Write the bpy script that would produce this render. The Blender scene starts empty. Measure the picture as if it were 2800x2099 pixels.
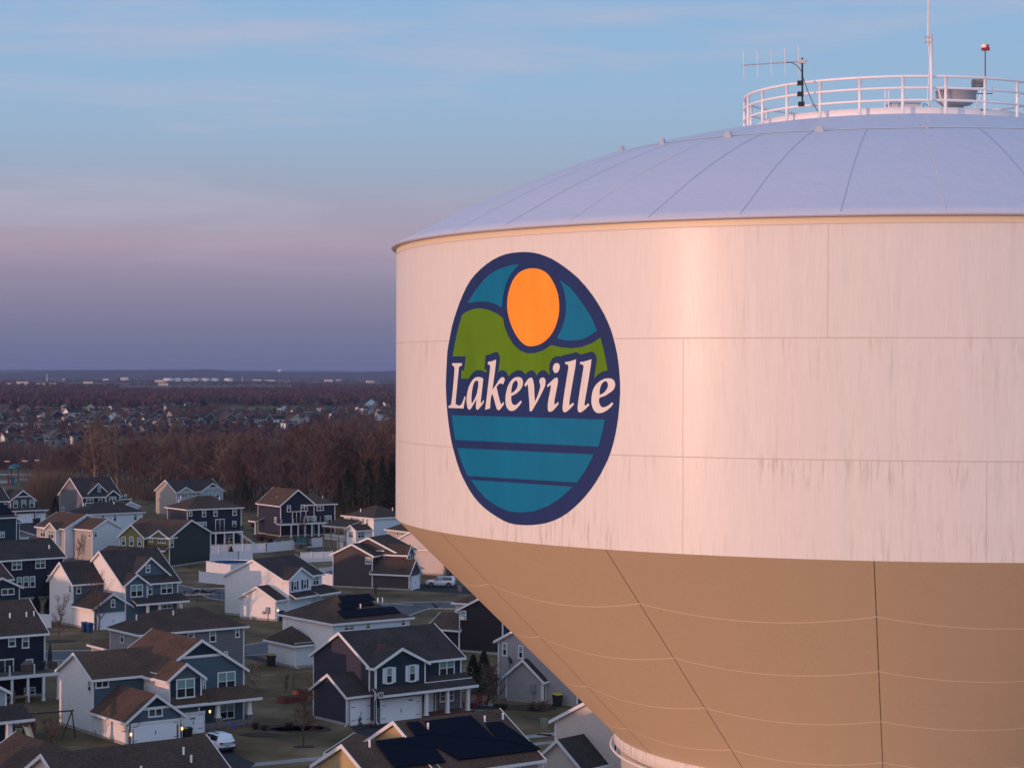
import bpy, bmesh, math, random
from math import sin, cos, radians, pi, atan2, sqrt, hypot
from mathutils import Vector, Matrix, noise
random.seed(7)
S = bpy.context.scene
COL = S.collection

# ------------------------------------------------------------------ camera
FPX, PITCH, ROLL, HC = 5660.0, -0.0065, 0.0035, 35.0      # focal length in photo pixels, tilt, roll, eye height
cd = bpy.data.cameras.new('camera'); cam = bpy.data.objects.new('camera', cd); COL.objects.link(cam)
fw = Vector((0, cos(PITCH), sin(PITCH))); up0 = Vector((0, -sin(PITCH), cos(PITCH))); rt0 = Vector((1, 0, 0))
rt = rt0 * cos(ROLL) + up0 * sin(ROLL); up = up0 * cos(ROLL) - rt0 * sin(ROLL)
M = Matrix((rt, up, -fw)).transposed().to_4x4(); M.translation = (0, 0, HC)
cam.matrix_world = M
cd.sensor_width = 36; cd.lens = 36 * FPX / 2800; cd.clip_start = 0.5; cd.clip_end = 60000
S.camera = cam
S.render.resolution_x, S.render.resolution_y = 1024, 767

# ------------------------------------------------------------------ sun and sky
SUN_AZ, SUN_EL = radians(53.0), radians(2.0)             # azimuth from -Y towards -X
sdir = Vector((-sin(SUN_AZ) * cos(SUN_EL), -cos(SUN_AZ) * cos(SUN_EL), sin(SUN_EL)))
sl = bpy.data.lights.new('sun', 'SUN'); sl.energy = 2.35; sl.angle = radians(0.6); sl.color = (1.0, 0.50, 0.33)
so = bpy.data.objects.new('sun', sl); COL.objects.link(so)
so.rotation_euler = sdir.to_track_quat('Z', 'Y').to_euler(); so.location = (0, 0, 200)
S.view_settings.view_transform = 'Standard'; S.view_settings.look = 'None'
S.view_settings.exposure = 0.0; S.view_settings.gamma = 1.0

def hexc(r, g, b):
    return tuple(((c / 255 / 12.92) if c / 255 <= 0.04045 else ((c / 255 + 0.055) / 1.055) ** 2.4) for c in (r, g, b)) + (1,)

wd = bpy.data.worlds.new('World'); S.world = wd; wd.use_nodes = True
N, L = wd.node_tree.nodes, wd.node_tree.links
N.clear()
wo = N.new('ShaderNodeOutputWorld'); bg = N.new('ShaderNodeBackground'); L.new(bg.outputs[0], wo.inputs[0])
tc = N.new('ShaderNodeTexCoord'); sep = N.new('ShaderNodeSeparateXYZ'); L.new(tc.outputs['Generated'], sep.inputs[0])
sky = N.new('ShaderNodeTexSky'); sky.sky_type = 'NISHITA'; sky.sun_disc = False
sky.sun_elevation = SUN_EL; sky.sun_rotation = atan2(sdir.x, sdir.y); sky.air_density = 1.2; sky.dust_density = 1.5
def mathn(op, a, b=None, c=None):
    n = N.new('ShaderNodeMath'); n.operation = op
    for i, v in enumerate((a, b, c)):
        if v is None: continue
        if isinstance(v, (int, float)): n.inputs[i].default_value = v
        else: L.new(v, n.inputs[i])
    return n.outputs[0]
def mixc(f, a, b, mode='MIX'):
    n = N.new('ShaderNodeMix'); n.data_type = 'RGBA'; n.blend_type = mode
    for i, v in ((0, f), (6, a), (7, b)):
        if isinstance(v, (int, float)): n.inputs[i].default_value = v
        elif isinstance(v, tuple): n.inputs[i].default_value = v
        else: L.new(v, n.inputs[i])
    return n.outputs[2]
# dusk air away from the sun: purple band at the horizon, blue above (elevation in sine units)
rp = N.new('ShaderNodeValToRGB'); cr = rp.color_ramp
EL0, EL1 = -0.02, 0.60
stops = [(-0.02, (88, 98, 130)), (0.0, (106, 114, 148)), (0.022, (127, 127, 156)), (0.045, (152, 143, 168)), (0.060, (174, 158, 178)),
         (0.078, (168, 166, 188)), (0.092, (160, 174, 198)), (0.112, (156, 182, 210)), (0.134, (154, 186, 218)), (0.18, (146, 184, 222)),
         (0.26, (140, 178, 220)), (0.60, (130, 168, 214))]
cr.elements[0].position = 0; cr.elements[0].color = hexc(*stops[0][1])
cr.elements[1].position = 1; cr.elements[1].color = hexc(*stops[-1][1])
for e, c in stops[1:-1]:
    el = cr.elements.new((e - EL0) / (EL1 - EL0)); el.color = hexc(*c)
L.new(mathn('DIVIDE', mathn('SUBTRACT', sep.outputs[2], EL0), EL1 - EL0), rp.inputs[0])
# thin streaky clouds, stretched along the horizon
mp = N.new('ShaderNodeMapping'); L.new(tc.outputs['Generated'], mp.inputs[0]); mp.inputs['Scale'].default_value = (3.2, 2.0, 30); mp.inputs['Rotation'].default_value = (0, radians(-5), 0)
nz = N.new('ShaderNodeTexNoise'); L.new(mp.outputs[0], nz.inputs[0]); nz.inputs['Scale'].default_value = 1.15; nz.inputs['Detail'].default_value = 8; nz.inputs['Roughness'].default_value = 0.58; nz.inputs['Distortion'].default_value = 0.35
mr = N.new('ShaderNodeMapRange'); L.new(nz.outputs['Fac'], mr.inputs[0]); mr.inputs[1].default_value = 0.46; mr.inputs[2].default_value = 0.70; mr.clamp = True
hi = N.new('ShaderNodeMapRange'); L.new(sep.outputs[2], hi.inputs[0]); hi.inputs[1].default_value = 0.035; hi.inputs[2].default_value = 0.11; hi.clamp = True
cl = mathn('MULTIPLY', mathn('MULTIPLY', mr.outputs[0], hi.outputs[0]), 0.9)
east = mixc(cl, rp.outputs[0], hexc(190, 190, 212))
# sunset side behind the camera: warm glow low down
dv = N.new('ShaderNodeVectorMath'); dv.operation = 'DOT_PRODUCT'; L.new(tc.outputs['Generated'], dv.inputs[0]); dv.inputs[1].default_value = (sdir.x, sdir.y, 0)
glow = N.new('ShaderNodeMapRange'); L.new(dv.outputs['Value'], glow.inputs[0]); glow.inputs[1].default_value = 0.15; glow.inputs[2].default_value = 1.0; glow.clamp = True
lowb = N.new('ShaderNodeMapRange'); L.new(sep.outputs[2], lowb.inputs[0]); lowb.inputs[1].default_value = 0.55; lowb.inputs[2].default_value = 0.0; lowb.clamp = True
gl = mathn('MULTIPLY', mathn('MULTIPLY', glow.outputs[0], lowb.outputs[0]), 0.85)
full = mixc(gl, east, (1.75, 1.10, 0.90, 1))
# added fill: unseen sky behind the camera brightened to lift the walls facing it
bk = N.new('ShaderNodeMapRange'); L.new(sep.outputs[1], bk.inputs[0]); bk.inputs[1].default_value = 0.15; bk.inputs[2].default_value = -0.55; bk.clamp = True
full = mixc(mathn('MULTIPLY', bk.outputs[0], 0.66), full, mixc(gl, (0.72, 0.86, 1.18, 1), (1.9, 1.25, 1.05, 1)))
nsk = mixc(1.0, sky.outputs[0], (0.10, 0.10, 0.10, 1), 'MULTIPLY')
tot = mixc(0.05, full, nsk)
L.new(tot, bg.inputs['Color']); bg.inputs['Strength'].default_value = 1.0

# ------------------------------------------------------------------ picture -> place helpers
def ray(px, py):
    u, v = px - 1400, py - 1049.5
    c, s = cos(ROLL), sin(ROLL); u, v = u * c + v * s, -u * s + v * c
    x, z = u / FPX, -v / FPX
    c, s = cos(PITCH), sin(PITCH)
    return x, c - z * s, s + z * c
def W(p, z=0.0):
    x, y, dz = ray(*p); t = (z - HC) / dz
    return Vector((x * t, y * t, z))
def at(px, Y, z=0.0):                                    # the point at distance Y seen in column px
    x, y, dz = ray(px, 1100); return Vector((x / y * Y, Y, z))
def atd(p, Y):                                           # the point at distance Y seen at pixel p
    x, y, dz = ray(*p); return Vector((x / y * Y, Y, HC + dz / y * Y))
K = 600 / 2212
def crop(ox, oy, k=K): return lambda x, y=0: (ox + x * k, oy + y * k)
A, B, C, D, E, F, G = [crop(*o) for o in ((0, 1280), (500, 1280), (800, 1400), (0, 1650), (400, 1650), (800, 1650), (1200, 1650))]

# ------------------------------------------------------------------ mesh builder
class MB:
    def __init__(s): s.v, s.f, s.m = [], [], []
    def poly(s, pts, m=0):
        n = len(s.v); s.v += [tuple(p) for p in pts]; s.f.append(tuple(range(n, n + len(pts)))); s.m.append(m)
    def box(s, x0, x1, y0, y1, z0, z1, m=0, skip=''):
        if x0 > x1: x0, x1 = x1, x0
        if y0 > y1: y0, y1 = y1, y0
        n = len(s.v)
        s.v += [(x0, y0, z0), (x1, y0, z0), (x1, y1, z0), (x0, y1, z0), (x0, y0, z1), (x1, y0, z1), (x1, y1, z1), (x0, y1, z1)]
        for q, fc in zip('dufrbl', ((3, 2, 1, 0), (4, 5, 6, 7), (0, 1, 5, 4), (1, 2, 6, 5), (2, 3, 7, 6), (3, 0, 4, 7))):
            if q in skip: continue
            s.f.append(tuple(n + i for i in fc)); s.m.append(m if not isinstance(m, dict) else m.get(q, m.get('', 0)))
    def hexa(s, b, t, m=0):                              # bottom quad, top quad
        n = len(s.v); k = len(b); s.v += [tuple(p) for p in b] + [tuple(p) for p in t]
        s.f += [tuple(n + i for i in reversed(range(k))), tuple(n + k + i for i in range(k))]; s.m += [m, m]
        for i in range(k):
            j = (i + 1) % k; s.f.append((n + i, n + j, n + k + j, n + k + i)); s.m.append(m)
    def tube(s, pts, r, n=6, m=0, cap=True):
        pts = [Vector(p) for p in pts]; rr = r if isinstance(r, (list, tuple)) else [r] * len(pts)
        base = len(s.v); d0 = None
        for i, p in enumerate(pts):
            d = (pts[min(i + 1, len(pts) - 1)] - pts[max(i - 1, 0)]).normalized()
            if d.length < 1e-6: d = Vector((0, 0, 1))
            a = d.cross(Vector((0, 0, 1)) if abs(d.z) < .95 else Vector((1, 0, 0))).normalized(); b = d.cross(a)
            for k in range(n):
                t = 2 * pi * k / n; q = p + (a * cos(t) + b * sin(t)) * rr[i]; s.v.append(tuple(q))
        for i in range(len(pts) - 1):
            for k in range(n):
                a0 = base + i * n + k; a1 = base + i * n + (k + 1) % n
                s.f.append((a0, a1, a1 + n, a0 + n)); s.m.append(m)
        if cap and n > 2:
            s.f.append(tuple(base + k for k in range(n))); s.m.append(m)
            e = base + (len(pts) - 1) * n; s.f.append(tuple(e + k for k in reversed(range(n)))); s.m.append(m)
    def lathe(s, prof, n=16, m=0, c=(0, 0, 0)):
        base = len(s.v)
        for r, z in prof:
            for k in range(n): s.v.append((c[0] + r * cos(2 * pi * k / n), c[1] + r * sin(2 * pi * k / n), c[2] + z))
        for i in range(len(prof) - 1):
            for k in range(n):
                a0 = base + i * n + k; a1 = base + i * n + (k + 1) % n
                s.f.append((a0, a1, a1 + n, a0 + n)); s.m.append(m)
    def build(s, name, mats, parent=None, smooth=False, loc=None):
        me = bpy.data.meshes.new(name); me.from_pydata(s.v, [], s.f)
        if not isinstance(mats, (list, tuple)): mats = [mats]
        for mt in mats: me.materials.append(mt)
        if len(mats) > 1: me.polygons.foreach_set('material_index', s.m)
        if smooth: me.polygons.foreach_set('use_smooth', [True] * len(s.f))
        me.update()
        o = bpy.data.objects.new(name, me); COL.objects.link(o)
        if parent is not None: o.parent = parent
        if loc is not None: o.location = loc
        return o
def tag(o, label=None, cat=None, group=None, kind=None):
    if label: o['label'] = label
    if cat: o['category'] = cat
    if group: o['group'] = group
    if kind: o['kind'] = kind
    return o
def thing(name, loc, rz, label, cat, group=None):
    o = bpy.data.objects.new(name, None); COL.objects.link(o); o.empty_display_size = .5
    o.location = loc; o.rotation_euler = (0, 0, rz)
    return tag(o, label, cat, group)
def dup(root, loc, rz=0, sc=1.0, label=None, group=None):
    r = root.copy(); COL.objects.link(r); r.location = loc; r.rotation_euler = (0, 0, rz); r.scale = (sc, sc, sc) if not isinstance(sc, tuple) else sc
    if label: r['label'] = label
    if group: r['group'] = group
    for ch in list(root.children):
        c = ch.copy(); COL.objects.link(c); c.parent = r
        for g in ch.children:
            d = g.copy(); COL.objects.link(d); d.parent = c
    return r

# ------------------------------------------------------------------ materials
MC = {}
def mat(name, col, rough=0.7, spec=0.4, metal=0.0, nz=None, emit=None, coat=0.0, bump=None):
    key = name
    if key in MC: return MC[key]
    m = bpy.data.materials.new(name); m.use_nodes = True; nt = m.node_tree; b = nt.nodes['Principled BSDF']
    col = tuple(col)[:3] + (1,)
    b.inputs['Base Color'].default_value = col; b.inputs['Roughness'].default_value = rough
    b.inputs['Specular IOR Level'].default_value = spec; b.inputs['Metallic'].default_value = metal
    b.inputs['Coat Weight'].default_value = coat
    if emit: b.inputs['Emission Color'].default_value = tuple(emit[:3]) + (1,); b.inputs['Emission Strength'].default_value = emit[3]
    if nz:                                               # (scale, amount[, xyz stretch]) mottling of the colour itself
        t = nt.nodes.new('ShaderNodeTexCoord'); mp = nt.nodes.new('ShaderNodeMapping'); nt.links.new(t.outputs['Object'], mp.inputs[0])
        if len(nz) > 2: mp.inputs['Scale'].default_value = nz[2]
        n = nt.nodes.new('ShaderNodeTexNoise'); n.inputs['Scale'].default_value = nz[0]; n.inputs['Detail'].default_value = 4; nt.links.new(mp.outputs[0], n.inputs[0])
        r = nt.nodes.new('ShaderNodeValToRGB'); a = nz[1]
        r.color_ramp.elements[0].position = .3; r.color_ramp.elements[1].position = .7
        r.color_ramp.elements[0].color = tuple(c * (1 - a) for c in col[:3]) + (1,); r.color_ramp.elements[1].color = tuple(min(1, c * (1 + a)) for c in col[:3]) + (1,)
        nt.links.new(n.outputs['Fac'], r.inputs[0]); nt.links.new(r.outputs[0], b.inputs['Base Color'])
    if bump:                                             # ('lap', spacing, strength): horizontal boards; ('noise', scale, strength)
        t = nt.nodes.new('ShaderNodeTexCoord')
        if bump[0] == 'lap':
            sp = nt.nodes.new('ShaderNodeSeparateXYZ'); nt.links.new(t.outputs['Object'], sp.inputs[0])
            q = nt.nodes.new('ShaderNodeMath'); q.operation = 'FRACT'; dv = nt.nodes.new('ShaderNodeMath'); dv.operation = 'DIVIDE'
            nt.links.new(sp.outputs[2], dv.inputs[0]); dv.inputs[1].default_value = bump[1]; nt.links.new(dv.outputs[0], q.inputs[0]); src = q.outputs[0]
        else:
            n2 = nt.nodes.new('ShaderNodeTexNoise'); n2.inputs['Scale'].default_value = bump[1]; nt.links.new(t.outputs['Object'], n2.inputs[0]); src = n2.outputs['Fac']
        bp = nt.nodes.new('ShaderNodeBump'); bp.inputs['Strength'].default_value = bump[2]; bp.inputs['Distance'].default_value = .04
        nt.links.new(src, bp.inputs['Height']); nt.links.new(bp.outputs[0], b.inputs['Normal'])
    MC[key] = m
    return m
def siding(name, col): return mat('siding_' + name, col, .55, .35, nz=(1.3, .07, (1, 1, 6)), bump=('lap', .13, .55))
def shingles(name, col): 
    if 'shingle_' + name in MC: return MC['shingle_' + name]
    m = mat('shingle_' + name, col, 1.0, .06); nt = m.node_tree; b = nt.nodes['Principled BSDF']
    t = nt.nodes.new('ShaderNodeTexCoord')
    n1 = nt.nodes.new('ShaderNodeTexNoise'); n1.inputs['Scale'].default_value = 5.5; n1.inputs['Detail'].default_value = 3; nt.links.new(t.outputs['Object'], n1.inputs[0])
    n2 = nt.nodes.new('ShaderNodeTexNoise'); n2.inputs['Scale'].default_value = .45; nt.links.new(t.outputs['Object'], n2.inputs[0])
    # courses of shingles follow the height
    sp = nt.nodes.new('ShaderNodeSeparateXYZ'); nt.links.new(t.outputs['Object'], sp.inputs[0])
    dv = nt.nodes.new('ShaderNodeMath'); dv.operation = 'MULTIPLY'; nt.links.new(sp.outputs[2], dv.inputs[0]); dv.inputs[1].default_value = 1 / .14
    fr = nt.nodes.new('ShaderNodeMath'); fr.operation = 'FRACT'; nt.links.new(dv.outputs[0], fr.inputs[0])
    ad = nt.nodes.new('ShaderNodeMath'); ad.operation = 'MULTIPLY_ADD'; nt.links.new(fr.outputs[0], ad.inputs[0]); ad.inputs[1].default_value = .16; nt.links.new(n1.outputs['Fac'], ad.inputs[2])
    ad2 = nt.nodes.new('ShaderNodeMath'); ad2.operation = 'MULTIPLY_ADD'; nt.links.new(n2.outputs['Fac'], ad2.inputs[0]); ad2.inputs[1].default_value = .45; nt.links.new(ad.outputs[0], ad2.inputs[2])
    r = nt.nodes.new('ShaderNodeValToRGB'); r.color_ramp.elements[0].position = .5; r.color_ramp.elements[1].position = 1.05 if False else 1.0
    r.color_ramp.elements[0].color = tuple(c * .62 for c in col[:3]) + (1,); r.color_ramp.elements[1].color = tuple(c * 1.5 for c in col[:3]) + (1,)
    nt.links.new(ad2.outputs[0], r.inputs[0]); nt.links.new(r.outputs[0], b.inputs['Base Color'])
    return m
TRIM = mat('white_trim', (.68, .68, .68), .5, .4)
STONE = mat('grey_stone', (.14, .13, .13), .85, .2, nz=(4.0, .5, (1, 1, 2.2)))
CONC = mat('concrete', (.32, .31, .29), .9, .2, nz=(1.5, .15))
GARD = mat('garage_door_paint', (.74, .78, .82), .45, .4)
GLASS = mat('window_glass', (.012, .022, .024), .06, .9)
SKYPANE = mat('sky_tint_pane', (.16, .30, .28), .25, .7, coat=.6)  # upper panes carry the teal sky reflection as colour, no real blind
DARKM = mat('black_metal', (.012, .012, .014), .4, .5)
SOLAR = mat('solar_glass', (.003, .005, .014), .6, .04)
PVC = mat('white_pipe', (.8, .8, .8), .5)
BLACK = mat('black_plastic', (.02, .02, .022), .5)
LAMP = mat('lit_lamp', (1, .8, .5), .5, emit=(1, .5, .16, 3))
ROOFS = {'b': shingles('brown', (.056, .040, .033)), 'g': shingles('grey', (.040, .034, .033)), 'r': shingles('tan', (.074, .048, .036))}

# ------------------------------------------------------------------ house builder (local axes: u to the right and away, v to the left and away)
class House:
    def __init__(s, label, th, pt, z=0.0, side='white', front=None, roof='b', cat='house', name='house', group='houses of the near neighbourhood', zg=0.0):
        s.th = radians(th); s.o = W(pt, z); s.U2 = Vector((cos(s.th), sin(s.th))); s.V2 = Vector((-sin(s.th), cos(s.th)))
        s.root = thing(name, (s.o.x, s.o.y, zg), s.th, label, cat, group); s.zg = zg
        s.side, s.front, s.roofm = side, front or side, ROOFS[roof]
        s.w = MB(); s.r = MB(); s.t = MB(); s.fd = MB(); s.n = 0; s.pipes = []
    def xy(s, u, v): q = Vector((s.o.x, s.o.y)) + s.U2 * u + s.V2 * v; return q
    def lc(s, x, y): d = Vector((x - s.o.x, y - s.o.y)); return d.dot(s.U2), d.dot(s.V2)
    def loc(s, p, z): q = W(p, z); return s.lc(q.x, q.y)
    def _line(s, p, q0, d):                              # parameter where the line q0 + t d (plan) is seen in column of p
        x, y, dz = ray(*p); k = x / y
        return (k * q0.y - q0.x) / (d.x - k * d.y)
    def U(s, p, v=0.0): return s._line(p, s.xy(0, v), s.U2)
    def V(s, p, u=0.0): return s._line(p, s.xy(u, 0), s.V2)
    def Z(s, p, u=0.0, v=0.0):
        q = s.xy(u, v); x, y, dz = ray(*p); return HC + dz / y * q.y - s.zg
    def onF(s, p, v=0.0): u = s.U(p, v); return u, s.Z(p, u, v)
    def onL(s, p, u=0.0): v = s.V(p, u); return v, s.Z(p, u, v)
    # -- volumes
    def vol(s, u0, u1, v0, v1, ze, ax, zr=None, z0=0.0, oh=.38, rk=.3, front=1, band=None, roof=True, pitch=.5, ext=0.0):
        if u1 < u0: u0, u1 = u1, u0
        if v1 < v0: v0, v1 = v1, v0
        um, vm = (u0 + u1) / 2, (v0 + v1) / 2; T = .16
        if zr is None: zr = ze + pitch * ((v1 - v0) / 2 if ax in ('u', 'hu') else (u1 - u0) / 2)
        zr -= T * .6
        zb = z0 + .3 if z0 <= .01 else z0
        fm = 1 if front else 0
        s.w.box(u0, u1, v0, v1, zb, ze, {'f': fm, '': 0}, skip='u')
        if z0 <= .01: s.fd.box(u0 + .02, u1 - .02, v0 + .02, v1 - .02, -2.5, zb, 0)
        if ax == 'u':
            s.w.poly([(u0, v1, ze), (u0, v0, ze), (u0, vm, zr)], 0); s.w.poly([(u1, v0, ze), (u1, v1, ze), (u1, vm, zr)], 0)
        if ax == 'v':
            s.w.poly([(u0, v0, ze), (u1, v0, ze), (um, v0, zr)], 2 if band else fm); s.w.poly([(u1, v1, ze), (u0, v1, ze), (um, v1, zr)], 0)
            if band:
                zz = ze + (zr - ze) * band; hw = (u1 - u0) / 2 * (1 - band)
                s.w.poly([(u0, v0 - .006, ze), (u1, v0 - .006, ze), (um + hw, v0 - .006, zz), (um - hw, v0 - .006, zz)], fm)
                s.t.box(um - hw, um + hw, v0 - .07, v0 - .01, zz - .12, zz + .12)
        # corner boards
        for (cu, cv) in ((u0, v0), (u1, v0), (u0, v1)):
            if cu == u0 and cv == v0: s.t.box(cu - .04, cu + .1, cv - .04, cv + .1, zb, ze - .02)
            elif cu == u1: s.t.box(cu - .12, cu + .03, cv - .04, cv + .1, zb, ze - .02)
            else: s.t.box(cu - .04, cu + .1, cv - .1, cv + .03, zb, ze - .02)
        if not roof: return
        if ax in ('u', 'v'):
            if ax == 'u': h = (v1 - v0) / 2; P = lambda a, b, z: (a, vm + b, z); a0, a1 = u0 - rk, u1 + rk
            else: h = (u1 - u0) / 2; P = lambda a, b, z: (um + b, a, z); a0, a1 = v0 - rk, v1 + rk
            if ext: a1 = (u1 if ax == 'u' else v1) + ext
            m = (zr - ze) / h; e = h + oh; zl = ze - oh * m
            for sg in (-1, 1):
                am = (a1 - ext) if ext > .5 else a1
                for b0, b1, ee in ((a0, am, e), (am, a1, h - .15)):
                    if b1 - b0 < .01: continue
                    ez = zr - ee * m; b = [P(b0, sg * ee, ez), P(b1, sg * ee, ez), P(b1, 0, zr), P(b0, 0, zr)]; t = [(x, y, z + T) for (x, y, z) in b]
                    n = len(s.r.v); s.r.v += b + t
                    for fc, mi in (((0, 1, 2, 3), 1), ((4, 5, 6, 7), 0), ((0, 1, 5, 4), 1)):
                        s.r.f.append(tuple(n + i for i in fc)); s.r.m.append(mi)
                # eave gutter
                q0, q1 = P(a0, sg * e, 0), P(a1 - (ext if ext > .5 else 0), sg * (e + .1), 0)
                s.t.box(q0[0], q1[0], q0[1], q1[1], zl - .05, zl + T + .01)
            for a, d in (((a0, -1),) if ext else ((a0, -1), (a1, 1))):   # rake boards
                for sg in (-1, 1):
                    w = .06
                    pts = [(sg * (e + .05), zl - .1), (0, zr - .12), (0, zr + T + .03), (sg * (e + .05), zl + T + .03)]
                    s.t.hexa([P(a, b_, z_) for b_, z_ in pts], [P(a + d * w, b_, z_) for b_, z_ in pts])
        else:
            w = min(u1 - u0, v1 - v0) / 2; m = (zr - ze) / w; zl = ze - oh * m
            U0, U1, V0, V1 = u0 - oh, u1 + oh, v0 - oh, v1 + oh
            if ax == 'hu': R0, R1 = (u0 + w, vm), (u1 - w, vm)
            else: R0, R1 = (um, v0 + w), (um, v1 - w)
            zt = zr + T
            c = [(U0, V0, zl + T), (U1, V0, zl + T), (U1, V1, zl + T), (U0, V1, zl + T)]; r0, r1 = R0 + (zt,), R1 + (zt,)
            if ax == 'hu': fs = [[c[0], c[1], r1, r0], [c[1], c[2], r1], [c[2], c[3], r0, r1], [c[3], c[0], r0]]
            else: fs = [[c[0], c[1], r0], [c[1], c[2], r1, r0], [c[2], c[3], r1], [c[3], c[0], r0, r1]]
            for q in fs: s.r.poly(q, 0)
            s.r.poly([(U0, V1, zl), (U1, V1, zl), (U1, V0, zl), (U0, V0, zl)], 1)
            g = .1
            s.t.box(U0 - g, U1 + g, V0 - g, V0, zl - .05, zl + T + .01); s.t.box(U0 - g, U1 + g, V1, V1 + g, zl - .05, zl + T + .01)
            s.t.box(U0 - g, U0, V0, V1, zl - .05, zl + T + .01); s.t.box(U1, U1 + g, V0, V1, zl - .05, zl + T + .01)
    def shed(s, u0, u1, va, vb, za, zb):                 # lean-to roof from wall (va, za) out to (vb, zb)
        T = .12
        b = [(u0, va, za), (u1, va, za), (u1, vb, zb), (u0, vb, zb)]
        n = len(s.r.v); s.r.v += b + [(x, y, z + T) for x, y, z in b]
        for fc, mi in (((0, 1, 2, 3), 1), ((4, 5, 6, 7), 0), ((0, 3, 7, 4), 1), ((1, 2, 6, 5), 1)): s.r.f.append(tuple(n + i for i in fc)); s.r.m.append(mi)
        d = -.1 if vb < va else .1
        s.t.box(u0 - .05, u1 + .05, vb, vb + d, zb - .12, zb + T + .01)
    def shedL(s, v0, v1, ua, ub, za, zb):                # the same on the left-facing side
        T = .12
        b = [(ua, v0, za), (ua, v1, za), (ub, v1, zb), (ub, v0, zb)]
        n = len(s.r.v); s.r.v += b + [(x, y, z + T) for x, y, z in b]
        for fc, mi in (((0, 1, 2, 3), 1), ((4, 5, 6, 7), 0), ((0, 3, 7, 4), 1), ((1, 2, 6, 5), 1)): s.r.f.append(tuple(n + i for i in fc)); s.r.m.append(mi)
        s.t.box(ub - .1, ub, v0 - .05, v1 + .05, zb - .12, zb + T + .01)
    # -- openings
    def _win(s, face, c, a0, a1, z0, z1, cols=1, hung=True, shut=None, skytint=True):
        if a1 < a0: a0, a1 = a1, a0
        if z1 < z0: z0, z1 = z1, z0
        fr = MB(); pn = MB()
        def bx(mb, x0, x1, zz0, zz1, d0, d1, m=0):
            if face == 'F': mb.box(x0, x1, c - d1, c - d0, zz0, zz1, m)
            else: mb.box(c - d1, c - d0, x0, x1, zz0, zz1, m)
        w = .11
        bx(fr, a0, a1, z1 - w, z1, 0, .08); bx(fr, a0 - .03, a1 + .03, z0 - .03, z0 + w, 0, .1)
        bx(fr, a0, a0 + w, z0 + w, z1 - w, 0, .08); bx(fr, a1 - w, a1, z0 + w, z1 - w, 0, .08)
        step = (a1 - a0 - 2 * w) / cols
        for i in range(1, cols): bx(fr, a0 + w + step * i - .05, a0 + w + step * i + .05, z0 + w, z1 - w, 0, .075)
        zm = (z0 + z1) / 2
        if hung: bx(fr, a0 + w, a1 - w, zm - .03, zm + .03, 0, .07)
        fo = fr.build('window', TRIM, s.root)
        bx(pn, a0 + w, a1 - w, z0 + w, zm if hung and skytint else z1 - w, 0, .03, 0)
        if hung and skytint: bx(pn, a0 + w, a1 - w, zm, z1 - w, 0, .034, 1)
        pn.build('pane', [GLASS, SKYPANE], fo)
        if shut:
            sw = .38
            for x0, x1 in ((a0 - sw - .02, a0 - .04), (a1 + .04, a1 + sw + .02)):
                q = MB(); bx(q, x0, x1, z0 + .05, z1 - .05, 0, .05); q.build('shutter', shut, s.root)
        return fo
    def wF(s, p0, p1, v, cols=1, **k):
        (a, z), (b, y) = s.onF(p0, v), s.onF(p1, v); c = p0[0] + p1[0]
        zm0 = s.Z(((p0[0] + p1[0]) / 2, p0[1]), (a + b) / 2, v); zm1 = s.Z(((p0[0] + p1[0]) / 2, p1[1]), (a + b) / 2, v)
        return s._win('F', v, a, b, zm1, zm0, cols, **k)
    def wL(s, p0, p1, u, cols=1, **k):
        (a, z), (b, y) = s.onL(p0, u), s.onL(p1, u)
        zm0 = s.Z(((p0[0] + p1[0]) / 2, p0[1]), u, (a + b) / 2); zm1 = s.Z(((p0[0] + p1[0]) / 2, p1[1]), u, (a + b) / 2)
        return s._win('L', u, a, b, zm1, zm0, cols, **k)
    def garage(s, u0, u1, v, z1=2.35, z0=0.0, windows=False):
        q = MB(); n = max(1, round((u1 - u0) / .6)); 
        for i in range(4):
            za, zb = z0 + .02 + (z1 - z0) * i / 4, z0 + (z1 - z0) * (i + 1) / 4 - .02
            q.box(u0, u1, v - .05, v - .005, za, zb)
        q.box(u0, u1, v - .03, v - .006, z0, z1)
        o = q.build('garage_door', GARD, s.root)
        t = MB(); t.box(u0 - .16, u0 - .005, v - .09, v - .005, z0, z1); t.box(u1 + .005, u1 + .16, v - .09, v - .005, z0, z1); t.box(u0 - .2, u1 + .2, v - .1, v - .005, z1, z1 + .22)
        t.build('door_frame', TRIM, o)
        for x in (u0 + .05, u1 - .5):
            for z in (z0 + .45, z0 + 1.75): h = MB(); h.box(x, x + .45, v - .07, v - .05, z, z + .05); h.build('hinge', DARKM, o)
        um = (u0 + u1) / 2; h = MB(); h.box(um - .03, um + .03, v - .09, v - .05, z0 + .9, z0 + 1.25); h.build('handle', DARKM, o)
        return o
    def gF(s, p0, p1, v, **k):
        a = s.U(p0, v); b = s.U(p1, v); z1 = s.Z(((p0[0] + p1[0]) / 2, p0[1]), (a + b) / 2, v); return s.garage(min(a, b), max(a, b), v, max(1.9, z1), **k)
    def door(s, u0, u1, v, z0=.3, z1=2.4, col=None, glass=False):
        q = MB(); q.box(u0, u1, v - .05, v - .005, z0, z1)
        o = q.build('door', GLASS if glass else (col or TRIM), s.root)
        t = MB(); t.box(u0 - .12, u0 - .004, v - .08, v - .005, z0, z1); t.box(u1 + .004, u1 + .12, v - .08, v - .005, z0, z1); t.box(u0 - .14, u1 + .14, v - .09, v - .005, z1, z1 + .14)
        if glass: t.box((u0 + u1) / 2 - .04, (u0 + u1) / 2 + .04, v - .08, v - .05, z0, z1)
        t.build('door_frame', TRIM, o)
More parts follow.
